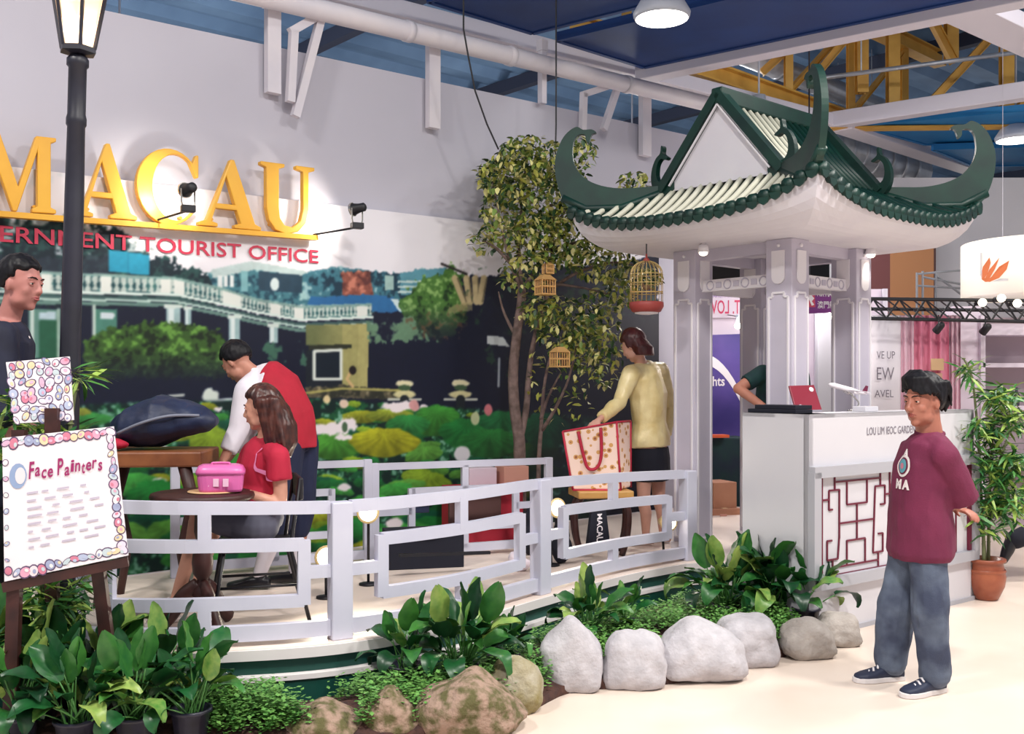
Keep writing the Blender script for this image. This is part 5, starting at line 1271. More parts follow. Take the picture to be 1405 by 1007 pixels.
swt = sw.top('tshirt', M_redt, [(-.05, .175, .135), (.1, .165, .125), (.35, .14, .112), (.62, .160, .138), (.82, .165, .112), (.92, .105, .082), (.97, .07, .066)], [('L', .30, .064, .068), ('R', .3, .064, .068)], .006)
M_skirt = mat('grey_skirt', (92, 92, 108), .85, c2=(78, 78, 96), scale=8); mb = MB()
mb.loft(sw.rings([(-.1, .18, .14), (0, .182, .135), (.12, .165, .122)]), 18)
for e in 'LR': h, k = V(j['hip'+e]), V(j['kn'+e]); limb(mb, [h, h.lerp(k, .62)], [.11, .088])
limb(mb, [(V(j['hipL'])+V(j['hipR']))/2, (V(j['hipL'])+V(j['hipR'])).lerp(V(j['knL'])+V(j['knR']), .6)/2], [.1, .085])
blob(mb, 'skirt', M_skirt, sw.t, .009, 3, .005)
M_pink = mat('pink_ribbon', (222, 130, 176), .6)
rb = [P(345, 612, 5.50), P(338, 630, 5.47), P(341, 645, 5.46), P(352, 656, 5.45), P(372, 664, 5.43), P(388, 676, 5.44)]
bm = bmesh.new(); bm.from_mesh(swt.data); tr_ = BVHTree.FromBMesh(bm); bm.free()
vs = []
for p in spline(rb[:5], 5):                      # the ribbon lies on the shirt
    for dz in (-.011, .011):
        h = tr_.find_nearest(p+V((dz*.5, 0, dz))); vs.append(h[0]+h[1]*.006)
n = len(vs)//2; MB().add(vs, [(2*i, 2*i+2, 2*i+3, 2*i+1) for i in range(n-1)]).build('ribbon', M_pink, sw.t, True)
M_sand = mat('white_sandal', (226, 214, 212), .5)
for e in 'LR':
    a, tp = V(j['an'+e]), V(j['toe'+e]); d = V((tp.x-a.x, tp.y-a.y, 0)).normalized(); sd = d.cross(Zup); hl0 = V((a.x, a.y, PZ))-d*.05
    sl = MB().prism([(0, -.026), (0, .026), (.1, .03), (.18, .04), (.235, .03), (.25, 0), (.235, -.03), (.18, -.04), (.1, -.03)], hl0+Zup*.002, d, sd, Zup*.022).build('sandal', M_sand, sw.t, bevel=.004)
    for x, h in ((.165, .055), (.2, .045)):
        MB().tube([hl0+d*x+sd*.04+Zup*.02, hl0+d*x+sd*.025+Zup*h, hl0+d*x-sd*.025+Zup*h, hl0+d*x-sd*.04+Zup*.02], [(.012, .004)]*4, 6, ref=d).build('sandal_strap', M_sand, sl, True)
    rg = [V((a.x, a.y, a.z+.02))+sd*(.037*math.cos(t))+d*(.037*math.sin(t)) for t in np.linspace(0, 2*math.pi, 17)]; MB().tube(rg, .006, 6).build('ankle_strap', M_sand, sl, True)
# ---------------------------------------------------------------- woman in gold jacket with the big bag
f = V((-.8, .6, 0)).normalized()
j = dict(spine=[P(893, 618, 8.2), P(891, 575, 8.2), P(888, 535, 8.18), P(879, 497, 8.14)], hipL=P(884, 628, 8.12), hipR=P(902, 626, 8.28), knL=P(883, 690, 8.1), knR=P(904, 688, 8.26), anL=P(886, 734, 8.16), anR=P(909, 730, 8.30), toeL=P(872, 744, 8.14), toeR=P(896, 739, 8.3),
         shL=P(866, 512, 8.02), shR=P(906, 508, 8.34), elL=P(850, 552, 7.92), elR=P(920, 560, 8.44), wrL=P(822, 576, 7.72), wrR=P(910, 605, 8.3), hdL=(-.7, -.3, -.5), hnL=(.2, -.5, .8), head=P(869, 474, 8.09), up=(-.3, .2, .9), hs=.97, ground=PZ)
yw = Person('woman in shiny gold jacket and black skirt reaching into the floral bag', V((P(893, 743, 8.2).x, 8.2, PZ)), j, f, (-.72, .55, -.45), .009, skin=(212, 160, 142), fem=True, build=1.05)
yw.body(curl=.9, feet=False); face_bits(yw.L, .97, yw.bodyo, M_hairr)
mb = MB(); hl = hair_cap(mb, yw.L, j['head'], yw.hf, V(j['up']), .97, -.95, .36, -.5, 1.14, 2)
mb.loft([(hl(0, -.03, .02), V((.07, .03, 0)), V((-.03, .08, 0))), (hl(0, -.05, -.08), V((.085, .03, 0)), V((-.03, .09, 0))), (hl(0, -.045, -.15), V((.07, .02, 0)), V((-.02, .075, 0)))], 16)
blob(mb, 'hair', M_hairr, yw.t, .007, 2, .004, (40, 40, 12))
M_goldj = mat('gold_satin', (240, 224, 172), .35, c2=(222, 200, 140), scale=9, bump=.3, bscale=18, spec=.6)
yw.top('jacket', M_goldj, [(.06, .186, .142), (.14, .184, .138), (.3, .155, .122), (.6, .168, .135), (.82, .168, .115), (.92, .11, .085), (.97, .072, .066)], [('L', .93, .072, .046), ('R', .9, .072, .05)], .010)
M_blk = mat('black_cloth', (18, 20, 36), .85); mb = MB()
mb.loft(yw.rings([(-.44, .175, .13), (-.3, .182, .136), (-.1, .182, .135), (.05, .17, .125)]), 18); blob(mb, 'skirt', M_blk, yw.t, .009, 3, .004)
yw.shoes('shoe', mat('tan_shoe', (176, 130, 110), .5), None, .045, .04, .9)
# ---------------------------------------------------------------- man in black at the left edge
f = V((.96, -.15, 0)).normalized()
j = dict(spine=[P(-14, 660, 5.0), P(-8, 590, 5.0), P(2, 510, 5.0), P(10, 438, 5.0)], hipL=P(-12, 668, 5.1), hipR=P(-18, 672, 4.92), knL=P(-8, 780, 5.1), knR=P(-16, 790, 4.95), anL=P(-14, 862, 5.12), anR=P(-24, 868, 4.98), toeL=P(28, 884, 5.1), toeR=P(18, 888, 4.97),
         shL=P(16, 456, 5.19), shR=P(2, 460, 4.82), elL=P(28, 560, 5.2), elR=P(6, 570, 4.78), wrL=P(62, 630, 5.1), wrR=P(40, 645, 4.8), head=P(29, 389, 4.98), up=(.12, 0, 1), hs=1.06, ground=PZ)
me_ = Person('man in black shirt seen in profile at the left edge', V((P(-10, 880, 5).x, 5.0, PZ)), j, f, (.96, -.22, -.1), .009, skin=(186, 124, 116), build=1.1)
me_.body(feet=False); face_bits(me_.L, 1.06, me_.bodyo, M_hair)
mb = MB(); hair_cap(mb, me_.L, j['head'], me_.hf, V(j['up']), 1.06, -.62, .40, -.05, 1.05, 4); blob(mb, 'hair', M_hair, me_.t, .006, 1, .003, (40, 40, 20))
M_bsh = mat('black_shirt', (20, 22, 40), .8, c2=(28, 32, 58), scale=5)
sh_ = me_.top('shirt', M_bsh, [(-.2, .19, .14), (0, .185, .135), (.3, .175, .13), (.6, .185, .138), (.84, .19, .125), (.93, .12, .09), (.985, .068, .068)], [('L', .6, .075, .075), ('R', .6, .075, .075)], .008)
for k in range(4):
    pts, fs = disc_pts(.007, 10, 2); decal(sh_, catp(me_.sp, .86-.14*k)+f*.5, V((.15, .96, 0)), Zup, -f, pts, fs, M_pw2, 'button', sh_, .004)
me_.trousers('trousers', M_blk, (.115, .085, .075), .96, .006); me_.shoes('shoe', M_shoe, None, .07, .046)
# ---------------------------------------------------------------- clerk behind the counter
f = V((.5, -.85, 0)).normalized()
j = dict(spine=[P(1066, 660, 7.55), P(1066, 605, 7.54), P(1068, 550, 7.5), P(1070, 505, 7.46)], hipL=P(1078, 668, 7.55), hipR=P(1054, 668, 7.6), knL=P(1078, 725, 7.5), knR=P(1054, 725, 7.56), anL=P(1078, 762, 7.56), anR=P(1054, 760, 7.6), toeL=P(1090, 770, 7.45), toeR=P(1062, 768, 7.5),
         shL=P(1098, 515, 7.56), shR=P(1046, 512, 7.42), elL=P(1104, 560, 7.45), elR=P(1013, 533, 7.36), wrL=P(1092, 578, 7.3), wrR=P(1050, 560, 7.16), head=P(1077, 474, 7.42), hs=.98, ground=PZ)
ck = Person('clerk in dark green top leaning behind the counter, mostly hidden by a column', V((P(1066, 768, 7.55).x, 7.55, PZ)), j, f, (.4, -.8, -.4), .010, skin=(186, 124, 104))
ck.body(feet=False); mb = MB(); hair_cap(mb, ck.L, j['head'], ck.hf, Zup, .98, -.8, .4, -.3, 1.06, 4); blob(mb, 'hair', M_hair, ck.t, .008, 1)
M_dg = mat('dark_green_cotton', (12, 62, 56), .8, c2=(16, 40, 52), scale=7)
ck.top('top', M_dg, [(-.3, .20, .15), (0, .185, .135), (.3, .165, .12), (.6, .175, .13), (.84, .175, .11), (.93, .11, .085), (.985, .068, .068)], [('L', .3, .065, .065), ('R', .3, .065, .065)], .007)
ck.trousers('trousers', M_blk, (.11, .085, .07), .96, .006); ck.shoes('shoe', M_shoe)
# ---------------------------------------------------------------- passer-by walking out at the right edge
f = V((1, .1, 0)).normalized()
j = dict(spine=[P(1470, 648, 8.2), P(1472, 610, 8.2), P(1476, 560, 8.2), P(1478, 525, 8.2)], hipL=P(1466, 656, 8.28), hipR=P(1466, 656, 8.12), knL=P(1496, 720, 8.3), knR=P(1436, 724, 8.12), anL=P(1502, 775, 8.3), anR=P(1388, 742, 8.1), toeL=P(1530, 790, 8.3), toeR=P(1377, 768, 8.08),
         shL=P(1478, 535, 8.38), shR=P(1478, 535, 8.02), elL=P(1462, 590, 8.42), elR=P(1496, 590, 7.98), wrL=P(1480, 630, 8.4), wrR=P(1524, 620, 7.95), head=P(1484, 488, 8.2), hs=1.0, flat=False)
pb_ = Person('passer-by in black trousers of whom one lifted foot shows at the right edge', V((P(1460, 790, 8.2).x, 8.2, 0)), j, f, (1, .1, -.05), .011)
pb_.body(feet=False); mb = MB(); hair_cap(mb, pb_.L, j['head'], pb_.hf, Zup, 1.0, -.7, .4, -.2, 1.05, 4); blob(mb, 'hair', M_hair, pb_.t, .009, 1)
pb_.top('jacket', M_blk, [(-.3, .19, .14), (0, .185, .135), (.3, .165, .12), (.6, .175, .13), (.84, .175, .11), (.93, .11, .085), (.985, .068, .068)], [('L', .9, .065, .05), ('R', .9, .065, .05)], .007)
pb_.trousers('trousers', M_blk, (.11, .09, .075), .9, .006)
for e in 'LR':
    a, tp = V(j['an'+e]), V(j['toe'+e]); mb = MB(); d = (tp-a).normalized()
    limb(mb, [a-d*.03, a.lerp(tp, .5), tp], [.05, .048, .034]); limb(mb, [a, V(j['kn'+e]).lerp(a, .8)], [.05, .052]); blob(mb, 'boot', M_shoe, pb_.t, .008, 2)
# ================================================================ street lamp at the left
M_iron = mat('dark_iron', (34, 34, 48), .45, c2=(26, 26, 38), scale=8)
M_pane = mat('lantern_pane', (255, 226, 190), .5, emit=(255, 214, 164), estr=.3, alpha=.4)
M_bulb = mat('lantern_bulb', (255, 240, 214), .4, emit=(255, 232, 196), estr=14)
LY = 4.84; b0 = P(84, 900, LY); b0.z = .06; t0 = P(107, 76, LY); ax = (t0-b0).normalized(); LH = (t0-b0).length
lamp = thing('street_lamp', 'dark iron street lamp with glowing lantern at the left', 'lamp', b0)
MB().lathe([(.10, 0), (.10, .05), (.075, .08), (.07, .25), (.058, .3), (.056, .34), (.05, .36), (.047, 1.6), (.044, 2.4), (.040, LH-.34), (.046, LH-.33), (.046, LH-.30), (.041, LH-.28), (.041, LH-.06), (.05, LH-.05), (.05, LH-.02), (.035, LH)], 20, b0, ax).build('post', M_iron, lamp, True)
MB().lathe([(.03, 0), (.085, .01), (.085, .035), (.06, .04)], 6, t0, ax).build('lantern_base', M_iron, lamp)
a_, b_ = frame_of(ax, V((0, 1, 0)))
def lp(k, r, z): t = 2*math.pi*k/6; return t0+ax*z+a_*(r*math.cos(t))+b_*(r*math.sin(t))
for k in range(6):
    MB().bar(lp(k, .078, .03), lp(k, .135, .34), .014, .014).build('lantern_bar', M_iron, lamp)
    MB().add([lp(k, .074, .035), lp(k+1, .074, .035), lp(k+1, .129, .335), lp(k, .129, .335)]+[lp(k, .071, .035), lp(k+1, .071, .035), lp(k+1, .126, .335), lp(k, .126, .335)], [(0, 1, 2, 3), (7, 6, 5, 4), (0, 4, 5, 1), (1, 5, 6, 2), (2, 6, 7, 3), (3, 7, 4, 0)]).build('lantern_pane', M_pane, lamp)
    MB().bar(lp(k, .137, .34), lp(k+1, .137, .34), .018, .02).build('lantern_rim', M_iron, lamp)
MB().lathe([(.16, .345), (.15, .36), (.07, .46), (.05, .5), (.03, .52), (.03, .55), (.012, .6), (.001, .62)], 6, t0, ax).build('lantern_roof', M_iron, lamp)
MB().ball(t0+ax*.13, (.034, .034, .06), 14, 10).build('bulb', M_bulb, lamp, True)
point_lamp('street_lamp_light', t0+ax*.13-V((0, .0, 0)), 34, (1, .84, .66), .05)
# ================================================================ quad helper
def quad(p00, p10, p11, p01):
    p00, p10, p11, p01 = V(p00), V(p10), V(p11), V(p01); n = (p10-p00).cross(p01-p00).normalized()
    if n.y > 0: n = -n
    return lambda a, b, o=0.0: (p00.lerp(p10, a)).lerp(p01.lerp(p11, a), b)+n*o
def slab_q(q, t, name, m, parent, bevel=0):
    return MB().hexa([q(0, 0, -t), q(1, 0, -t), q(1, 1, -t), q(0, 1, -t), q(0, 0), q(1, 0), q(1, 1), q(0, 1)]).build(name, m, parent, bevel=bevel)
def print_disc(q, cx, cy, rx, ry, m, name, parent, off=.002, n=14, rot=0, asp=1.0):
    pts = [(cx+rx*math.cos(t)*math.cos(rot)-ry*math.sin(t)*math.sin(rot), cy+asp*(rx*math.cos(t)*math.sin(rot)+ry*math.sin(t)*math.cos(rot))) for t in np.linspace(0, 2*math.pi, n, endpoint=False)]
    return MB().add([q(a, b, off) for a, b in pts], [tuple(range(n))]).build(name, m, parent)
# ---------------------------------------------------------------- easel with two decorated boards
M_wood = mat('dark_wood', (70, 34, 30), .5, c2=(46, 22, 22), scale=10)
M_paper = mat('paper_white', (232, 226, 232), .7)
ez = thing('easel', 'dark wooden easel holding the two face painting boards', 'easel', V((P(75, 990, 4.45).x, 4.45, .05)))
for p, q in ((P(27, 590, 4.40), P(14, 1010, 4.30)), (P(112, 590, 4.46), P(152, 920, 4.52)), (P(72, 560, 4.42), P(72, 640, 4.42)), (P(60, 600, 4.47), P(80, 960, 4.75))):
    q = V(q); q.z = max(q.z, .06); MB().bar(p, q, .055, .035).build('leg', M_wood, ez)
MB().bar(P(4, 806, 4.32), P(176, 770, 4.44), .03, .04).build('ledge', M_wood, ez)
STK = [mat('sticker_%d' % i, c, .6) for i, c in enumerate([(222, 160, 186), (232, 218, 224), (178, 188, 214), (228, 208, 170), (206, 124, 148), (192, 206, 212), (226, 212, 228), (214, 176, 202), (232, 228, 228), (156, 164, 196)])]
M_rim = mat('sticker_outline', (96, 76, 110), .6)
def sticker(q, x, y, r, R, parent, asp):
    rot = R.uniform(0, 3); e = R.uniform(.5, 1)
    o = print_disc(q, x, y, r, r*e, M_rim, 'sticker', parent, .0015, 12, rot, asp); print_disc(q, x, y, r*.8, r*e*.78, R.choice(STK), 'sticker_face', o, .003, 12, rot, asp)
    print_disc(q, x+R.uniform(-.3, .3)*r, y+R.uniform(-.3, .3)*r, r*.35, r*.25, R.choice(STK), 'sticker_mark', o, .0045, 10, rot, asp)
R = random.Random(31)
q1 = quad(P(20, 581, 4.40), P(101, 576, 4.44), P(95, 489, 4.46), P(8, 497, 4.42))
bd1 = thing('picture_board', 'small board crowded with little cartoon stickers above the sign', 'board', q1(.5, 0))
slab_q(q1, .012, 'board_sheet', M_paper, bd1)
for i in range(7):
    for k in range(7): sticker(q1, (i+.5+R.uniform(-.25, .25))/7, (k+.5+R.uniform(-.25, .25))/7, R.uniform(.065, .105), R, bd1, 1.0)
q2 = quad(P(6, 798, 4.30), P(176, 762, 4.42), P(156, 585, 4.44), P(3, 601, 4.32))
bd2 = thing('face_painting_sign', 'white sign lettered Face Painters with a sticker border', 'sign', q2(.5, 0))
slab_q(q2, .012, 'sign_sheet', M_paper, bd2)
for i in range(15):
    x = (i+.5)/15
    sticker(q2, x, .955+R.uniform(-.01, .01), R.uniform(.038, .058), R, bd2, .85); sticker(q2, x, .05+R.uniform(-.02, .02), R.uniform(.04, .058), R, bd2, .85)
    sticker(q2, .95+R.uniform(-.015, .015), .06+x*.88, R.uniform(.036, .052), R, bd2, .85)
    if i % 2: sticker(q2, .025, .06+x*.85, R.uniform(.02, .03), R, bd2, .85)
print_disc(q2, .13, .72, .075, .09, mat('mask_blue', (140, 160, 196), .6), 'mask_drawing', bd2, .002); print_disc(q2, .15, .72, .045, .06, mat('mask_pale', (220, 214, 220), .6), 'mask_drawing', bd2, .003)
M_mag = mat('magenta_ink', (150, 30, 96), .6); x = .22
for i, ch in enumerate('Face Painters'):
    if ch == ' ': x += .03; continue
    mb = MB(); up_ = .035*math.sin(i*1.9); sz = .17 if i in (0, 5) else .13
    vs, fs = text_mb(ch, 1.0, .02); wd = max(v[0] for v in vs)*.105 if ch not in 'it' else .03
    W_ = max(v[0] for v in vs)
    mb.add([q2(x+vx/W_*wd+vy*.02, .69+up_*.4+vy*sz, .003) for vx, vy in vs], fs); mb.build('sign_letter_ink', M_mag, bd2); x += wd+.010
M_faint = mat('faint_ink', (186, 178, 196), .7)
for i in range(8):
    y = .58-.055*i; xx = .2
    while xx < .78:
        wd = R.uniform(.04, .12); MB().add([q2(xx, y, .002), q2(xx+wd, y, .002), q2(xx+wd, y+.014, .002), q2(xx, y+.014, .002)], [(0, 1, 2, 3)]).build('faint_line', M_faint, bd2); xx += wd+R.uniform(.03, .1)
# ================================================================ tables, chair, bags on the stage
M_teak = mat('teak', (150, 92, 56), .45, c2=(112, 62, 40), scale=6)
def turned(t, c, m, prof, name='pedestal'): return MB().lathe(prof, 20, c).build(name, m, t, True)
tb = P(225, 615, 6.1); tz = tb.z
wt = thing('wooden_table', 'thick topped wooden table carrying the dark blue bag', 'table', V((tb.x, tb.y, PZ)))
MB().obox(V((tb.x-.06, tb.y, tz-.05)), V((.33, .03, 0)), V((-.02, .25, 0)), V((0, 0, .045))).build('table_top', M_teak, wt, bevel=.012)
for sx, sy in ((-1, -1), (1, -1), (-1, 1), (1, 1)):
    c = V((tb.x-.06+sx*.24, tb.y+sy*.18, 0)); MB().tube([c+Zup*(tz-.09), c+V((sx*.05, 0, tz-.3)), c+V((sx*-.02, 0, .6)), c+V((sx*.03, 0, PZ))], [.04, .035, .028, .024], 10).build('leg', M_wood, wt, True)
M_navyb = mat('navy_nylon', (34, 46, 78), .5, c2=(24, 32, 58), scale=5, bump=.2, bscale=20)
mb = MB(); bgc = V((tb.x-.0, tb.y-.02, tz))
mb.loft([(bgc+V((-.30, 0, .10)), V((0, .05, 0)), V((0, 0, .07))), (bgc+V((-.2, 0, .13)), V((0, .17, 0)), V((0, 0, .12))), (bgc+V((-.02, 0, .165)), V((0, .2, 0)), V((0, 0, .16))), (bgc+V((.14, 0, .18)), V((0, .17, 0)), V((0, 0, .11))), (bgc+V((.27, 0, .17)), V((0, .11, 0)), V((0, 0, .06))), (bgc+V((.325, 0, .165)), V((0, .04, 0)), V((0, 0, .02)))], 18)
bag = tag(blob(mb, 'soft_bag', M_navyb, None, .010, 4, .014, (7, 7, 7)), 'big slumped dark blue bag lying on the wooden table', 'bag')
MB().tube(spline([bgc+V((-.2, -.18, .1)), bgc+V((-.05, -.22, .16)), bgc+V((.1, -.19, .2)), bgc+V((.25, -.11, .2))], 5), .009, 8).build('piping', mat('grey_piping', (120, 124, 140), .6), bag, True)
mb = MB(); mb.ball(bgc+V((-.26, -.16, .035)), (.12, .06, .035), 16, 10); tag(blob(mb, 'red_cloth', mat('red_cloth', (184, 30, 60), .8), None, .008, 2, .008, (18, 18, 18)), 'crumpled red cloth beside the dark blue bag', 'cloth')
# round pedestal table
rc = V((P(278, 680, 5.36).x, 5.36, PZ)); rz = P(278, 675, 5.36).z
rt = thing('round_table', 'small round dark wooden pedestal table behind the fence', 'table', rc)
MB().lathe([(.24, rz-.045), (.262, rz-.035), (.268, rz-.02), (.262, rz-.004), (.25, rz)], 40, V((rc.x, rc.y, 0))).build('table_top', M_wood, rt, True)
MB().lathe([(.03, .16), (.05, .18), (.045, .22), (.03, .25), (.028, .27), (.05, .30), (.055, .36), (.048, .42), (.03, .46), (.034, .48), (.044, .52), (.04, .6), (.03, .66), (.05, .69), (.07, .70)], 20, rc).build('pedestal', M_wood, rt, True)
for k in range(3):
    d = V((math.cos(k*2.094-.9), math.sin(k*2.094-.9), 0)); MB().tube(spline([rc+d*.02+Zup*.24, rc+d*.09+Zup*.19, rc+d*.16+Zup*.09, rc+d*.22+Zup*.025], 4), [(.028, .04)]*13, 8).build('foot', M_wood, rt, True)
tag(MB().lathe([(.13, 0), (.135, .004), (.13, .008)], 28, V((rc.x+.06, rc.y, rz+.001))).build('woven_mat', mat('straw', (214, 176, 130), .8)), 'round straw mat under the pink box', 'mat')
M_pinkp = mat('pink_plastic', (222, 112, 176), .35, c2=(210, 92, 160), scale=5)
bc = V((P(303, 660, 5.34).x, 5.34, rz+.0095)); px_ = thing('pink_box', 'pink plastic carry box with rounded lid on the round table', 'box', bc)
MB().loft([(bc+Zup*z, V((w_, .02, 0)), V((-.02, d_, 0))) for z, w_, d_ in ((0, .105, .075), (.01, .11, .08), (.085, .118, .085), (.09, .118, .085))], 24, power=5).build('box_body', M_pinkp, px_)
MB().loft([(bc+Zup*z, V((w_, .02, 0)), V((-.02, d_, 0))) for z, w_, d_ in ((.09, .124, .09), (.105, .124, .09), (.13, .112, .08), (.138, .09, .06))], 24, power=5).build('box_lid', M_pinkp, px_, True)
MB().tube(spline([bc+V((-.045, 0, .136)), bc+V((-.04, 0, .145)), bc+V((.04, 0, .145)), bc+V((.045, 0, .136))], 5), .006, 8).build('box_handle', M_pinkp, px_, True)
for dx in (-.05, .0, .05): MB().box(bc+V((dx, -.088, .05)), (.028, .006, .04)).build('box_label', mat('label_pale', (240, 196, 220), .6), px_)
# chair under the seated woman
chp = V((P(352, 735, 5.67).x, 5.67, 0)); ch = thing('metal_chair', 'black metal chair with thin legs under the seated woman', 'chair', V((chp.x, chp.y, PZ)))
ca, sa_ = -.95, -.30; fx = V((ca, sa_, 0)).normalized(); fy = V((-fx.y, fx.x, 0)); sz_ = .70
MB().obox(chp+Zup*(sz_-.015), fx*.2, fy*.2, Zup*.018).build('seat', M_black, ch, bevel=.012)
for e in (-1, 1):
    MB().tube([chp+fx*.18+fy*e*.17+Zup*(sz_-.03), chp+fx*.24+fy*e*.2+Zup*PZ], .011, 8).build('leg', M_black, ch, True)
    MB().tube([chp-fx*.22+fy*e*.18+Zup*(sz_+.36), chp-fx*.17+fy*e*.17+Zup*(sz_-.02), chp-fx*.27+fy*e*.2+Zup*PZ], .011, 8).build('leg', M_black, ch, True)
    MB().tube([chp+fx*.2+fy*e*.18+Zup*.48, chp-fx*.2+fy*e*.18+Zup*.48], .008, 8).build('stretcher', M_black, ch, True)
MB().obox(chp-fx*.225+Zup*(sz_+.30), fx*.012, fy*.19, Zup*.06).build('backrest', M_black, ch, bevel=.008)
# ================================================================ flood lamps near the fences
M_flood = mat('flood_glow', (255, 246, 224), .4, emit=(255, 240, 208), estr=9)
M_ribg = mat('ribbed_glass', (222, 196, 140), .3)
def flood(label, x, y, Y, d):
    c = P(x, y, Y); d = V(d).normalized(); t = thing('flood_lamp', label, 'lamp', V((c.x, c.y, PZ)), 'flood lamps low on the stage')
    MB().lathe([(.02, -.12), (.03, -.10), (.035, -.05), (.066, .0), (.072, .02), (.066, .025)], 20, c, d).build('reflector', M_ribg, t, True)
    MB().lathe([(.001, .04), (.03, .036), (.055, .026), (.064, .014)], 20, c, d, cap=False).build('lens', M_flood, t, True)
    MB().tube([c-d*.08, V((c.x, c.y, c.z-.1))-d*.08, V((c.x, c.y, PZ+.02))-d*.06], .009, 8).build('stand', M_black, t, True)
    MB().lathe([(.06, 0), (.06, .012), (.02, .02)], 16, V((c.x, c.y, PZ))-V((d.x, d.y, 0))*.06).build('foot', M_black, t, True)
    spot_lamp('flood_light', c+d*.06, c+d*2, 16, 130, (1, .9, .72))
flood('glowing flood lamp behind the middle fence post', 505, 703, 6.5, (.1, -.9, .1)); flood('glowing flood lamp right of the second fence post', 763, 697, 7.2, (.5, -.8, .1)); flood('glowing flood lamp beside the column foot', 916, 716, 7.45, (.3, -.95, .1)); flood('ringed flood lamp by the bending man\'s shoe', 448, 765, 6.1, (.2, -.9, .2))
# ================================================================ things stored behind the low fence
def carton(name, label, cat, x0, x1, y0, y1, Y, dep, m, rz=.35, floor=None, tape=None, group=None):
    a, b = P(x0, y1, Y), P(x1, y0, Y); c = (a+b)/2; zb = floor if floor is not None else a.z
    c.z = (zb+b.z)/2; o = MB().box(V((c.x, c.y+dep/2, c.z)), ((b.x-a.x)*.93, dep, b.z-zb), rz).build(name, m, bevel=.006); tag(o, label, cat, group)
    if tape: MB().box(V((c.x, c.y+dep/2, b.z+.002)), (.05, dep*1.0, .004), rz).build('tape', tape, o)
    return o
M_card = mat('cardboard', (190, 138, 110), .85, c2=(176, 122, 96), scale=4); M_cardp = mat('salmon_carton', (206, 150, 134), .85); M_crate = mat('red_crate', (176, 34, 56), .7); M_pwh = mat('pink_white', (226, 206, 220), .7)
cr = carton('red_crate', 'red crate with a brown front panel behind the low fence', 'crate', 606, 716, 668, 760, 8.15, .3, M_crate, .42, PZ)
MB().obox(V((P(652, 700, 8.15).x, 8.06, P(652, 694, 8.1).z)), V((.2, .09, 0)), V((.006, -.012, 0)), V((0, 0, .12))).build('front_panel', mat('brown_panel', (92, 62, 60), .8), cr)
carton('carton', 'pale pink carton on the red crate', 'carton', 634, 678, 642, 667, 8.25, .2, M_pwh, .42); carton('carton', 'salmon coloured carton on the red crate', 'carton', 682, 722, 640, 667, 8.3, .2, M_cardp, .42)
def soft(name, label, cat, pts, m, vx=.01, amp=.012):
    mb = MB()
    for c, r in pts: mb.ball(c, r, 16, 12)
    return tag(blob(mb, name, m, None, vx, 3, amp, (14, 14, 14)), label, cat)
def gp(x, z, Y): p = P(x, 600, Y); return V((p.x, Y, z))
soft('black_bag', 'black bag slumped behind the fence beside the lit flood lamp', 'bag', [(gp(770, PZ+.11, 7.35), (.075, .1, .11)), (gp(770, PZ+.22, 7.35), (.06, .085, .1)), (gp(768, PZ+.3, 7.35), (.04, .05, .05))], M_blk)
soft('black_bag', 'dark bag leaning at the end of the low fence', 'bag', [(gp(728, PZ+.14, 7.7), (.07, .1, .14)), (gp(730, PZ+.27, 7.7), (.05, .08, .09))], M_blk)
soft('white_bag', 'crumpled white plastic bag on the stage floor', 'bag', [(gp(714, PZ+.05, 7.05), (.075, .07, .05)), (gp(706, PZ+.09, 7.05), (.045, .05, .05))], mat('white_plastic', (226, 214, 224), .4), .008, .014)
cs = carton('black_case', 'long black case lying behind the fence', 'case', 520, 638, 726, 770, 7.12, .16, M_blk, .25, PZ)
MB().box(V((P(590, 730, 7.1).x, 7.1, P(590, 733, 7.1).z)), (.14, .02, .018), .25).build('case_label', M_crate, cs)
carton('dark_pouch', 'dark printed pouch hanging on the low fence', 'pouch', 560, 588, 678, 704, 7.62, .08, M_navyb, .4)
tag(MB().bar(P(548, 762, 6.75)*1.0, P(672, 758, 7.0), .03, .02).build('black_cable_strip', M_black), 'thin black strip lying along the stage floor', 'cable')
# ================================================================ stool, floral bag and dark tote
M_honey = mat('honey_wood', (196, 150, 84), .45, c2=(176, 126, 66), scale=6)
sc0 = V((P(824, 745, 7.78).x, 7.78, PZ)); szt = P(824, 672, 7.7).z
stl = thing('wooden_stool', 'wooden stool with honey seat and dark bowed legs under the floral bag', 'stool', sc0)
MB().obox(V((sc0.x, sc0.y, szt-.03)), V((.21, .03, 0)), V((-.03, .17, 0)), V((0, 0, .028))).build('seat', M_honey, stl, bevel=.01)
for sx, sy in ((-1, -1), (1, -1), (-1, 1), (1, 1)):
    c = V((sc0.x+sx*.15, sc0.y+sy*.11, 0)); MB().tube(spline([c+Zup*(szt-.05), c+V((sx*.05, 0, szt-.16)), c+V((sx*.04, 0, PZ+.14)), c+V((sx*.0, 0, PZ))], 4), .024, 8).build('leg', M_wood, stl, True)
mfl = bpy.data.materials.new('floral_cloth'); mfl.use_nodes = True; nt = mfl.node_tree; bs = nt.nodes['Principled BSDF']; bs.inputs['Roughness'].default_value = .7
tcn = nt.nodes.new('ShaderNodeTexCoord'); vo = nt.nodes.new('ShaderNodeTexVoronoi'); vo.inputs['Scale'].default_value = 18; rp_ = nt.nodes.new('ShaderNodeValToRGB'); e_ = rp_.color_ramp.elements; rp_.color_ramp.interpolation = 'CONSTANT'
e_[0].position = 0; e_[0].color = (*lin((150, 88, 60)), 1); e_[1].position = .18; e_[1].color = (*lin((214, 160, 96)), 1); x_ = e_.new(.34); x_.color = (*lin((244, 214, 200)), 1)
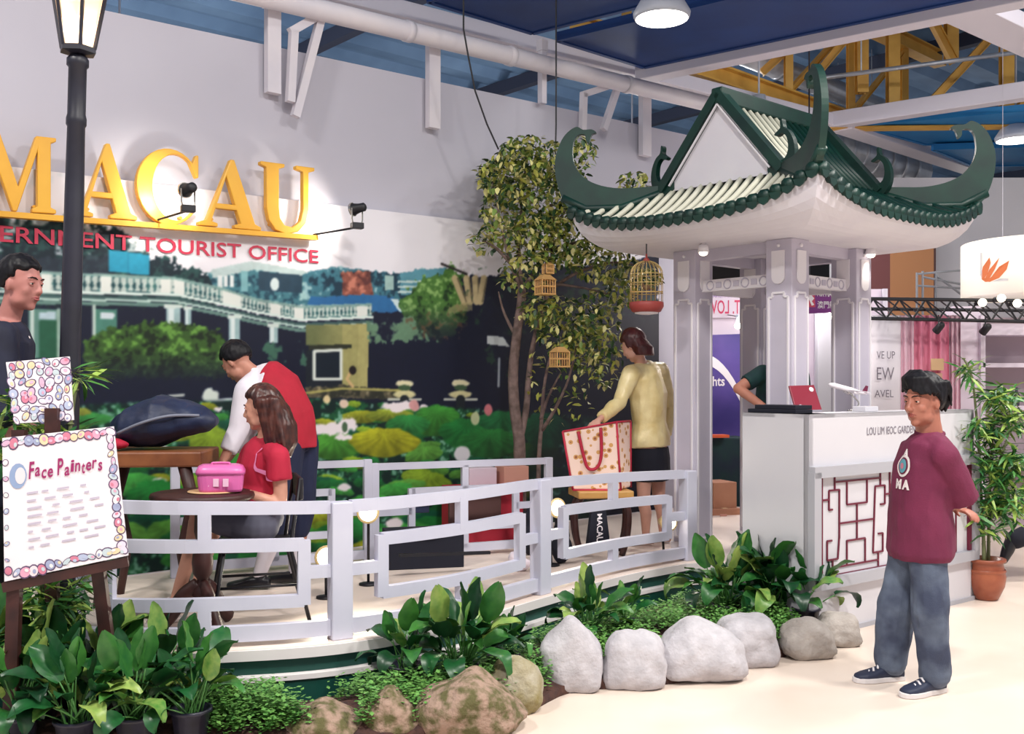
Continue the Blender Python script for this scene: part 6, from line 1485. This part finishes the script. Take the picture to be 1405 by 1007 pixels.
nt.links.new(tcn.outputs['Object'], vo.inputs['Vector']); nt.links.new(vo.outputs['Distance'], rp_.inputs['Fac']); nt.links.new(rp_.outputs['Color'], bs.inputs['Base Color'])
fb_ = thing('floral_bag', 'large cream floral shopping bag with red handles on the stool', 'bag', V((sc0.x, sc0.y-.05, szt)))
fq = quad(P(786, 676, 7.66), P(852, 668, 7.66), P(846, 579, 7.62), P(772, 592, 7.62)); bk = V((.10, .22, 0))
c8 = [fq(0, 0), fq(1, 0), fq(1, 0)+bk, fq(0, 0)+bk, fq(0, 1), fq(1, 1), fq(1, 1)+bk+V((.03, 0, 0)), fq(0, 1)+bk]
for v in c8[:4]: v.z = szt+.002
MB().hexa(c8).build('bag_body', mfl, fb_, bevel=.015)
for a, b in ((0, 4), (1, 5), (2, 6), (4, 5), (5, 6), (0, 1)): MB().tube([c8[a], c8[b]], .008, 6).build('trim', mat('red_trim', (190, 36, 66), .6), fb_, True)
for o_ in (0, 1):
    hp = [fq(.28, .96, .012), fq(.32, .55, .02), fq(.38, .36, .025), fq(.55, .36, .025), fq(.66, .55, .02), fq(.70, .96, .012)]
    if o_: hp = [p+bk*1.05+V((0, .02, 0)) for p in hp]
    MB().tube(spline(hp, 4), [(.012, .004)]*21, 6, ref=V((0, -1, 0))).build('handle', mat('red_strap', (176, 26, 56), .6), fb_, True)
tq = quad(P(806, 752, 7.5), P(838, 748, 7.56), P(832, 700, 7.6), P(812, 702, 7.54)); tote = thing('black_tote', 'narrow black bag with white sideways lettering under the stool', 'bag', tq(.5, 0))
slab_q(tq, .05, 'tote_body', M_blk, tote, .006); mb = MB(); put_text(mb, 'MACAU', lambda a, b: tq(.38+b, .92-a, .004), .8, .3, bold=.02); mb.build('tote_lettering', M_paper, tote)
# ================================================================ bird cages
M_wire = mat('cage_gold', (196, 170, 110), .35, .4); M_tray = mat('cage_red', (150, 60, 56), .5); M_bamb = mat('cage_bamboo', (206, 160, 100), .6)
cc = P(887, 421, 7.42); bcg = thing('bird_cage', 'domed golden bird cage with red base hanging under the eave', 'bird cage', cc); rr = .118; hh = .235
for k in range(22):
    t = 2*math.pi*k/22; d = V((math.cos(t), math.sin(t), 0)); pp = [cc+d*rr+Zup*.03, cc+d*rr+Zup*hh]+[cc+d*(rr*math.cos(g))+Zup*(hh+.10*math.sin(g)) for g in np.linspace(.25, 1.5, 6)]
    MB().tube(pp, .0026, 5).build('cage_wire', M_wire, bcg, True)
for z, r_ in ((.03, rr), (.10, rr), (.17, rr), (hh, rr)): MB().tube([cc+V((r_*math.cos(t), r_*math.sin(t), z)) for t in np.linspace(0, 2*math.pi, 29)], .0035, 6).build('cage_ring', M_wire, bcg, True)
MB().lathe([(.09, -.04), (.105, -.035), (.125, .0), (.125, .03), (.118, .035), (.1, .03)], 28, cc).build('cage_base', M_tray, bcg, True)
MB().lathe([(.05, -.055), (.085, -.05), (.085, -.038), (.05, -.036)], 24, cc).build('base_plate', M_paper, bcg, True)
MB().lathe([(.03, hh+.095), (.022, hh+.11), (.008, hh+.125), (.006, hh+.15)], 14, cc).build('cage_cap', M_tray, bcg, True)
MB().tube([cc+Zup*(hh+.14), V((cc.x, cc.y, 2.66))], .005, 6).build('hook', M_iron, bcg, True)
MB().tube([cc+V((-rr, 0, .11)), cc+V((rr, 0, .11))], .006, 6).build('perch', M_bamb, bcg, True)
bird = thing('small_bird', 'tiny brown bird on the perch of the golden cage', 'bird', cc+Zup*.117)
mb = MB(); mb.ball(cc+Zup*.14, (.03, .018, .02), 12, 8); mb.ball(cc+V((-.026, 0, .16)), .014, 10, 8); mb.tube([cc+V((.02, 0, .14)), cc+V((.06, 0, .12))], [.01, .004], 6); mb.tube([cc+V((-.036, 0, .16)), cc+V((-.05, 0, .157))], [.004, .001], 6)
mb.tube([cc+V((.005, .005, .13)), cc+V((.005, .005, .115))], .004, 6); mb.tube([cc+V((.005, -.005, .13)), cc+V((.005, -.005, .115))], .004, 6)
blob(mb, 'body', mat('bird_brown', (110, 84, 60), .8), bird, .004, 1)
def box_cage(label, x, y, wpx_, hpx, Y):
    c = P(x, y+hpx/2, Y); w_ = wpx_*Y/F/2; h_ = hpx*Y/F; t = thing('box_cage', label, 'bird cage', c, 'small bamboo cages in the tree')
    MB().box(c+Zup*.006, (w_*2.1, w_*2.1, .012), .5).build('cage_floor', M_bamb, t)
    ca_, s_ = math.cos(.5), math.sin(.5); A1, A2 = V((ca_, s_, 0)), V((-s_, ca_, 0))
    MB().hexa([c+(A1*a+A2*b)*w_+Zup*h_*.74 for a, b in ((-1.1, -1.1), (1.1, -1.1), (1.1, 1.1), (-1.1, 1.1))]+[c+(A1*a+A2*b)*w_*.45+Zup*h_ for a, b in ((-1, -1), (1, -1), (1, 1), (-1, 1))]).build('cage_roof', M_bamb, t)
    n = 5
    for i in range(n):
        for q_ in ((-1+2*i/n, -1), (1, -1+2*i/n), (1-2*i/n, 1), (-1, 1-2*i/n)):
            p = c+(A1*q_[0]+A2*q_[1])*w_*.96; MB().tube([p+Zup*.01, p+Zup*h_*.75], .0032 if i else .006, 5).build('cage_bar', M_bamb, t)
    MB().box(c+V((0, 0, h_*.42)), (w_*1.98, w_*1.98, .012), .5).build('cage_shelf', M_bamb, t)
    MB().tube([c+Zup*h_, c+Zup*(h_+.12)], .003, 5).build('cord', M_iron, t)
box_cage('small bamboo cage hanging from the fork of the tree', 748, 391, 21, 28, 8.15); box_cage('tiny bamboo cage just above another in the tree', 752, 368, 12, 16, 8.2); box_cage('lowest bamboo cage in front of the tree', 768, 490, 20, 28, 8.1)
# ================================================================ things on the counter
ZT = KH
def kt(s, off, z=0.0): return kp(s, ZT+z, -off)
MB().obox(kp(KL+.13, KH-.012, -DL/2), CU*.13, CN*DL/2, Zup*.012).build('counter_top', M_ctr, ctr)
for i, (lab, o_) in enumerate((('lower black brochure stack on the left end of the counter', 0), ('upper black folder on the brochure stack', 1))):
    tag(MB().obox(kt(KL+.10+.01*i, .3-.02*i, .014+.026*i), CU*.085, CN*(.19-.03*i), Zup*.0125).build('black_folder', M_blk, bevel=.003), lab, 'folder', 'folders on the counter')
lq = quad(P(1093, 565, 6.62), P(1128, 562, 6.78), P(1117, 528, 6.86), P(1083, 529, 6.70)); lap = thing('laptop', 'open laptop with maroon lid standing on the counter', 'laptop', lq(.5, 0))
M_lid = mat('maroon_lid', (134, 24, 48), .4); lid = slab_q(lq, .012, 'lid', M_lid, lap, .003)
for a, b in ((.2, .17), (.82, .82)): print_disc(lq, a, b, .09, .09, M_paper, 'sticker', lid, .002)
d_ = (lq(1, 0)-lq(0, 0)); bb = V((-d_.y, d_.x, 0)).normalized()*.16; z_ = ZT+.012
MB().hexa([V((p.x, p.y, ZT+.002)) for p in (lq(0, 0), lq(1, 0), lq(1, 0)+bb, lq(0, 0)+bb)]+[V((p.x, p.y, ZT+.016)) for p in (lq(0, 0), lq(1, 0), lq(1, 0)+bb, lq(0, 0)+bb)]).build('keyboard_base', mat('grey_plastic', (150, 146, 158), .5), lap)
n0, n1 = P(1137, 527, 6.95), P(1189, 541, 7.05); pd = (n1-n0).normalized(); plane = thing('model_airplane', 'white model airplane on a bent stand on the counter', 'model', V((P(1172, 565, 7.0).x, 7.0, ZT)))
MB().tube([n0, n0+pd*.012, n0+pd*.04, n0.lerp(n1, .6), n0.lerp(n1, .85), n1], [.003, .012, .019, .019, .012, .004], 12).build('fuselage', M_paper, plane, True)
sd_ = pd.cross(Zup).normalized(); wc = n0.lerp(n1, .45)-Zup*.006
for e in (-1, 1):
    MB().prism([(0, 0), (.05, 0), (.10, .13), (.075, .13)], wc, pd, sd_*e, Zup*.004).build('wing', M_paper, plane); MB().prism([(0, 0), (.025, 0), (.05, .05), (.035, .05)], n0.lerp(n1, .86), pd, sd_*e, Zup*.003).build('tailplane', M_paper, plane)
    MB().tube([wc+pd*.03+sd_*e*.05-Zup*.012, wc+pd*.065+sd_*e*.05-Zup*.012], .009, 8).build('engine', M_paper, plane, True)
MB().prism([(-.045, .0), (.0, 0), (.012, .055), (-.008, .055)], n1+Zup*.004, pd, Zup, sd_*.004).build('tail_fin', M_maroon, plane)
sb_ = V((P(1172, 565, 7.0).x, 7.0, ZT)); MB().tube(spline([wc, sb_+V((.03, 0, .06)), sb_+Zup*.008], 5), .005, 8).build('stand', M_chrome, plane, True); MB().lathe([(.045, 0), (.045, .006), (.02, .012)], 18, sb_).build('stand_base', M_chrome, plane, True)
tag(MB().box(kt(.36, .18, .018), (.16, .1, .034), .7).build('white_box', M_ctr, bevel=.004), 'low white box on the counter behind the airplane', 'box')
# ================================================================ booth behind the pavilion
M_bw = mat('booth_white', (216, 204, 218), .7); M_purp = mat('poster_purple', (84, 64, 146), .6, c2=(52, 40, 120), scale=2); M_plum = mat('sign_plum', (116, 36, 124), .5); M_mred = mat('sign_red', (196, 40, 90), .5)
bt = thing('booth_wall', 'white booth wall with purple poster behind the pavilion columns', 'booth', V((2.9, 11.6, 0)))
a, b = P(893, 300, 11.5), P(1215, 300, 11.5)
MB().box(V(((a.x+b.x)/2, 11.6, 1.32)), (b.x-a.x, .08, 2.64)).build('wall_panel', M_bw, bt)
for x in (893, 970, 1046, 1122, 1215): MB().box(V((P(x, 0, 11.5).x, 11.53, 1.32)), (.05, .06, 2.64)).build('upright', M_frame, bt)
pq = quad(P(897, 605, 11.44), P(1020, 605, 11.44), P(1020, 458, 11.44), P(897, 462, 11.44)); po = thing('purple_poster', 'purple travel poster with white swoosh seen between the columns', 'poster', pq(.5, 0)); slab_q(pq, .03, 'poster_sheet', M_purp, po)
sw_ = [pq(.55+.45*t, .82-.42*t*t, .004) for t in np.linspace(0, 1, 9)]+[pq(.55+.45*t, .72-.42*t*t, .004) for t in np.linspace(1, 0, 9)]
MB().add(sw_, [(i, i+1, 16-i, 17-i) for i in range(8)]).build('swoosh', M_paper, po)
mb = MB(); put_text(mb, 'flights', lambda a, b: pq(.52+a, .52+b, .006), .27, .09, bold=.02); mb.build('poster_lettering', M_paper, po)
for i, g in enumerate(np.linspace(-.6, 2.2, 9)): MB().prism([(0, -.015), (.16, -.02), (.30, 0), (.16, .02), (0, .015)], P(985, 588, 11.5)+V((0, -.006*i, 0)), V((math.cos(g), 0, math.sin(g))), V((-math.sin(g), 0, math.cos(g))), V((0, -.004, 0))).build('palm_leaf', M_black if i % 2 else M_paper, po)
hd = thing('header_sign', 'white header with mirrored red lettering behind the left columns', 'sign', P(1000, 433, 11.5)); hq = quad(P(960, 436, 11.5), P(1052, 436, 11.5), P(1052, 398, 11.5), P(960, 400, 11.5)); slab_q(hq, .04, 'header_board', M_bw, hd)
mb = MB(); put_text(mb, 'IT. LOV', lambda a, b: hq(.17+a, .16+b, .004), .46, .5, mirror=True, bold=.01); mb.build('header_lettering', M_mred, hd); mb = MB(); put_text(mb, 'INTERNATIONAL', lambda a, b: hq(.17+a, .76+b, .004), .46, .15, mirror=True); mb.build('header_small_lettering', mat('violet_ink', (150, 120, 180), .6), hd)
am = thing('airline_sign', 'plum coloured sign with white Latin and Chinese lettering', 'sign', P(1132, 428, 9.6)); aq = quad(P(1107, 430, 9.6), P(1157, 428, 9.6), P(1156, 393, 9.6), P(1105, 388, 9.6)); slab_q(aq, .06, 'sign_box', M_plum, am)
mb = MB(); put_text(mb, 'AIR MACAU', lambda a, b: aq(.30+a, .58+b, .004), .64, .2, bold=.02); mb.build('sign_lettering', M_paper, am); mb = MB(); put_text(mb, '澳門航空', lambda a, b: aq(.30+a, .18+b, .004), .64, .24, bold=.01); mb.build('sign_characters', M_paper, am)
MB().add([aq(.02, .2, .003), aq(.24, .2, .003), aq(.24, .8, .003), aq(.02, .8, .003)], [(0, 1, 2, 3)]).build('logo_field', mat('logo_red', (190, 60, 90), .5), am)
lg = [aq(*p, .005) for p in ((.06, .5), (.14, .75), (.21, .72), (.15, .6), (.22, .5), (.15, .4), (.21, .28), (.14, .25))]; MB().add(lg, [(0, 1, 2, 3), (0, 3, 4, 5), (0, 5, 6, 7)]).build('logo_bird', M_paper, am)
[MB().tube([aq(k, .9, -.03), V((aq(k, .9).x+.2, 11.58, aq(k, .9).z))], .01, 6).build('bracket_arm', M_frame, am) for k in (.1, .9)]
gpn = MB().box(V((P(1134, 500, 10.6).x, 10.65, 1.2)), (.2, .06, 2.4), .25).build('grey_partition', M_cgrey, bevel=.005); tag(gpn, 'narrow grey partition between the right columns', 'partition')
for lab, x, y, Y in (('bright booth bulb under the plum sign', 1137, 434, 10.2), ('bright booth bulb beside the mirrored lettering', 1012, 447, 11.0)):
    c = P(x, y, Y); t = thing('booth_bulb', lab, 'lamp', c, 'booth bulbs'); MB().ball(c, .035, 12, 8).build('bulb', M_flood, t, True); MB().tube([c+Zup*.03, c+Zup*.12], .02, 10).build('socket', M_lampw, t, True); MB().tube([c+Zup*.1, V((c.x, 11.58, c.z+.16))], .006, 6).build('arm', M_iron, t)
    point_lamp('booth_bulb_light', c-V((0, .06, .02)), 9, (1, .9, .8), .04)
point_lamp('booth_bulb_light', V((3.0, 10.3, 2.45)), 35, (1, .93, .95), .1)
t = thing('booth_bulb', 'booth bulb hidden behind the near column', 'lamp', V((3.0, 10.3, 2.5)), 'booth bulbs'); MB().ball(V((3.0, 10.3, 2.58)), .05, 12, 8).build('bulb', M_flood, t, True); MB().tube([V((3.0, 10.3, 2.6)), V((3.0, 10.3, 7.15))], .008, 6).build('cord', M_iron, t)
tag(MB().box(V((P(995, 700, 10.9).x, 11.0, .5)), (.42, .4, 1.0), .1).build('draped_table', mat('dark_drape', (14, 32, 52), .8, c2=(10, 52, 50), scale=5), bevel=.02), 'dark draped display table behind the cartons', 'table')
c1_ = carton('cardboard_box', 'large brown cardboard box on the floor between column and counter', 'carton', 966, 1014, 698, 743, 10.0, .32, M_card, .25, 0, mat('tape_tan', (220, 190, 150), .5)); carton('cardboard_box', 'brown cardboard box on top of another beside the column', 'carton', 968, 1008, 662, 699, 10.04, .3, M_card, .35)
MB().box(V((P(992, 718, 9.95).x, 9.93, P(992, 712, 9.95).z)), (.07, .01, .1), .25).build('carton_label', M_cardp, c1_)
tag(MB().box(V((P(988, 632, 10.6).x, 10.72, 1.02)), (.2, .14, .03), .2).build('orange_folder', mat('orange', (206, 84, 40), .6)), 'orange folder on the dark draped table', 'folder')
# ================================================================ booths at the right
bn = thing('pink_banner', 'white and pink fabric banner with grey lettering behind the standing man', 'banner', P(1255, 640, 10.6))
def banner(name, x0, x1, col0, col1, m0, wav, Y):
    n = 40; vs = []
    for i in range(n+1):
        for z in (.35, 2.28): p = P(x0+(x1-x0)*i/n, 500, Y+.03*math.sin(i*wav)); vs.append(V((p.x, p.y, z)))
    k = len(vs); vs += [v+V((0, .012, 0)) for v in vs]
    fs = [(2*i, 2*i+2, 2*i+3, 2*i+1) for i in range(n)]+[(k+2*i, k+2*i+1, k+2*i+3, k+2*i+2) for i in range(n)]+[(2*i, k+2*i, k+2*i+2, 2*i+2) for i in range(n)]+[(2*i+1, 2*i+3, k+2*i+3, k+2*i+1) for i in range(n)]
    MB().add(vs, fs).build(name, m0, bn, True)
M_bpink = mat('banner_pink', (212, 110, 140), .7, c2=(226, 150, 170), scale=2.2, contrast=.6); M_bpale = mat('banner_pale', (228, 190, 204), .7); M_bwht = mat('banner_white', (222, 216, 222), .7)
banner('white_cloth', 1180, 1236, 0, 0, M_bwht, .0, 10.6); banner('pale_pink_cloth', 1236, 1254, 0, 0, M_bpale, .3, 10.59); banner('pink_cloth', 1254, 1302, 0, 0, M_bpink, .55, 10.58); banner('pale_pink_cloth', 1302, 1318, 0, 0, M_bpale, .4, 10.59)
for txt, x0, x1, yb, hpx in (('VE UP', 1203, 1228, 492, 10), ('EW', 1203, 1227, 521, 17), ('AVEL', 1200, 1226, 545, 10)):
    p0, p1 = P(x0, yb, 10.56), P(x1, yb, 10.56); mb = MB(); put_text(mb, txt, lambda a, b: p0+V((a, 0, b)), p1.x-p0.x, hpx*10.56/F); mb.build('banner_lettering', M_ink, bn)
for x, y, c_ in ((1286, 500, (206, 170, 130)), (1284, 520, (196, 150, 130))):
    MB().box(P(x, y, 10.5), (.13, .01, .12)).build('banner_picture', mat('picture_%d' % y, c_, .7), bn)
tr = thing('lighting_truss', 'black lattice lighting truss above the pink banner', 'truss', P(1200, 440, 10.3))
ct, cb, ck_ = [], [], []
for i in range(15):
    x = 1180+i*18; ct.append(P(x, 410+.012*(x-1200), 10.25+.004*(x-1200)*0)); cb.append(P(x, 437+.02*(x-1200), 10.25)); ck_.append(P(x, 424+.01*(x-1200), 10.65))
for c_ in (ct, cb, ck_): MB().tube(c_, .018, 8).build('chord', M_black, tr, True)
for i in range(14):
    MB().tube([ct[i] if i % 2 else cb[i], cb[i+1] if i % 2 else ct[i+1]], .010, 6).build('brace', M_black, tr); MB().tube([ct[i], ck_[i+1]], .008, 6).build('brace', M_black, tr); MB().tube([cb[i+1], ck_[i]], .008, 6).build('brace', M_black, tr)
for x_ in (1190, 1418):
    p = P(x_, 420, 10.45); MB().tube([V((p.x, p.y, 0)), p], .03, 10).build('truss_leg', M_black, tr, True)
for lab, x, y in (('left glowing bulb on the black truss', 1348, 415), ('middle glowing bulb on the black truss', 1374, 409), ('right glowing bulb on the black truss', 1396, 416)):
    c = P(x, y, 10.1); t = thing('truss_bulb', lab, 'lamp', c, 'bulbs on the truss'); MB().ball(c, .04, 12, 8).build('bulb', M_flood, t, True); MB().tube([c+V((0, .03, 0)), c+V((0, .14, 0))], .022, 10).build('socket', M_black, t, True)
for lab, x, y in (('black spotlight hanging under the truss above the banner', 1288, 450), ('black spotlight hanging under the truss near the shelves', 1352, 452)):
    c = P(x, y, 10.2); t = thing('truss_spotlight', lab, 'spotlight', c, 'spotlights under the truss'); d = V((-.3, .6, -.6)).normalized()
    MB().lathe([(.02, -.07), (.035, -.05), (.04, .05), (.036, .052)], 14, c, d).build('lamp_head', M_black, t, True); MB().lathe([(.001, .048), (.034, .05)], 14, c, d).build('lamp_lens', M_flood, t); MB().tube([c, c+Zup*.13], .008, 6).build('yoke', M_black, t)
# round white sign with the orange leaves
rs = thing('round_sign', 'round white hanging sign with orange leaf emblem', 'sign', P(1425, 405, 11.2)); rcn = P(1425, 405, 11.4); RZ0, RZ1, RR = P(1, 404, 11).z, P(1, 326, 11).z, .80
MB().lathe([(RR*.98, RZ0), (RR, RZ0+.01), (RR, RZ1-.01), (RR*.98, RZ1)], 56, V((rcn.x, rcn.y, 0))).build('drum', mat('sign_glow_white', (246, 240, 228), .5, emit=(255, 246, 232), estr=.25), rs, True)  # a faint glow is put into the drum's white
th0 = math.atan2(-rcn.y, -rcn.x)
def cy(px, py, o=.006): 
    # point of the drum straight behind a spot of the emblem
    X = (px-CX)/F; best = min(np.linspace(th0-1.4, th0+1.4, 500), key=lambda t: abs((rcn.x+RR*math.cos(t))/(rcn.y+RR*math.sin(t))-X)); Y = rcn.y+RR*math.sin(best)
    return V((rcn.x+(RR+o)*math.cos(best), rcn.y+(RR+o)*math.sin(best), EYE-(py-HY)*Y/F))
M_or = mat('emblem_orange', (214, 112, 58), .6); M_lg = mat('emblem_grey', (214, 210, 212), .6)
ox, oy, k_ = 1180, 300, 225/871
for nm, m_, pts in (('emblem_leaf', M_or, [(645, 300), (655, 255), (690, 205), (695, 235), (680, 290), (660, 322)]), ('emblem_leaf', M_or, [(662, 325), (690, 270), (742, 205), (720, 265), (690, 318)]), ('emblem_leaf', M_or, [(665, 330), (700, 310), (740, 255), (795, 222), (780, 270), (740, 315), (690, 336)]), ('emblem_leaf', M_or, [(645, 295), (648, 322), (668, 336), (700, 334), (690, 315), (664, 316)]), ('emblem_bracket', M_lg, [(640, 180), (650, 180), (650, 320), (640, 300)]), ('emblem_bracket', M_lg, [(700, 335), (750, 318), (790, 318), (790, 330)])):
    vs = [cy(ox+x*k_, oy+y*k_) for x, y in pts]; MB().add(vs, [tuple(range(len(vs)))]).build(nm, m_, rs)
for e in (-.4, .4): MB().tube([V((rcn.x+e, rcn.y, RZ1)), V((rcn.x+e, rcn.y, 7.15))], .003, 6).build('hanger', M_frame, rs)
# shelves
shf = thing('shelf_unit', 'white booth shelf unit behind the bamboo plant', 'shelf', P(1385, 600, 11)); sx0, sx1 = P(1349, 0, 10.9).x, P(1480, 0, 10.9).x; cxs = (sx0+sx1)/2; wds = sx1-sx0
MB().box(V((cxs, 11.3, 1.15)), (wds, .04, 2.3)).build('back_panel', mat('shelf_mauve', (176, 160, 168), .7), shf)
for x in (sx0, sx1): MB().box(V((x, 11.1, 1.15)), (.05, .4, 2.3)).build('side_panel', M_bw, shf)
for y in (452, 501, 560, 640): z = P(1, y, 10.9).z; MB().box(V((cxs, 11.1, z)), (wds, .4, .045 if y > 460 else .12)).build('shelf_board', M_bw, shf)
MB().box(V((P(1330, 0, 10.9).x, 11.1, 1.2)), (P(1349, 0, 10.9).x-P(1312, 0, 10.9).x, .3, 2.4)).build('booth_pier', M_bw, shf)
for i, (x, y, w_, h_, c_) in enumerate(((1385, 552, .1, .14, (196, 150, 130)), (1398, 552, .06, .2, (60, 56, 70)), (1372, 552, .07, .1, (214, 190, 170)), (1388, 632, .14, .1, (150, 120, 110)))):
    p = P(x, y, 10.95); zz = P(1, 560 if y < 600 else 640, 10.9).z+.0225; o = MB().lathe([(w_*.4, 0), (w_*.5, h_*.1), (w_*.5, h_*.6), (w_*.22, h_*.8), (w_*.22, h_)], 14, V((p.x, 11.0, zz))).build('vase', mat('vase_%d' % i, c_, .5), None, True)
    tag(o, ('salmon vase on the booth shelf', 'tall dark vase on the booth shelf', 'small cream vase on the booth shelf', 'brown vase on the lowest booth shelf')[i], 'vase', 'vases on the booth shelves')
# brown wall boards and the grey scaffold
bb_ = thing('brown_boards', 'brown and ochre boards above the black truss', 'board', P(1240, 412, 13.5))
for x0, x1, c_ in ((1150, 1222, (104, 60, 62)), (1222, 1282, (160, 112, 76)), (1282, 1285, (70, 44, 44))):
    a, b = P(x0, 414, 13.4), P(x1, 322, 13.4); MB().box(V(((a.x+b.x)/2, 13.46, b.z/2)), (b.x-a.x, .08, b.z)).build('board', mat('board_%d' % x0, c_, .8), bb_)
sf = thing('scaffold', 'thin grey scaffold frame beside the round sign', 'scaffold', P(1290, 412, 12)); M_sc = mat('scaffold_grey', (120, 124, 132), .5)
for p, q in (((1258, 412), (1258, 374)), ((1266, 412), (1266, 372)), ((1284, 412), (1284, 372)), ((1258, 376), (1330, 370)), ((1258, 392), (1330, 396)), ((1266, 380), (1330, 392)), ((1284, 378), (1330, 412)), ((1330, 412), (1330, 368))):
    a, b = P(*p, 12), P(*q, 12)
    MB().tube([a if p[1] != 412 else V((a.x, a.y, 0)), b], .014, 6).build('scaffold_tube', M_sc, sf)
# ---------------------------------------------------------------- end
bpy.data.scenes.remove(WORK)
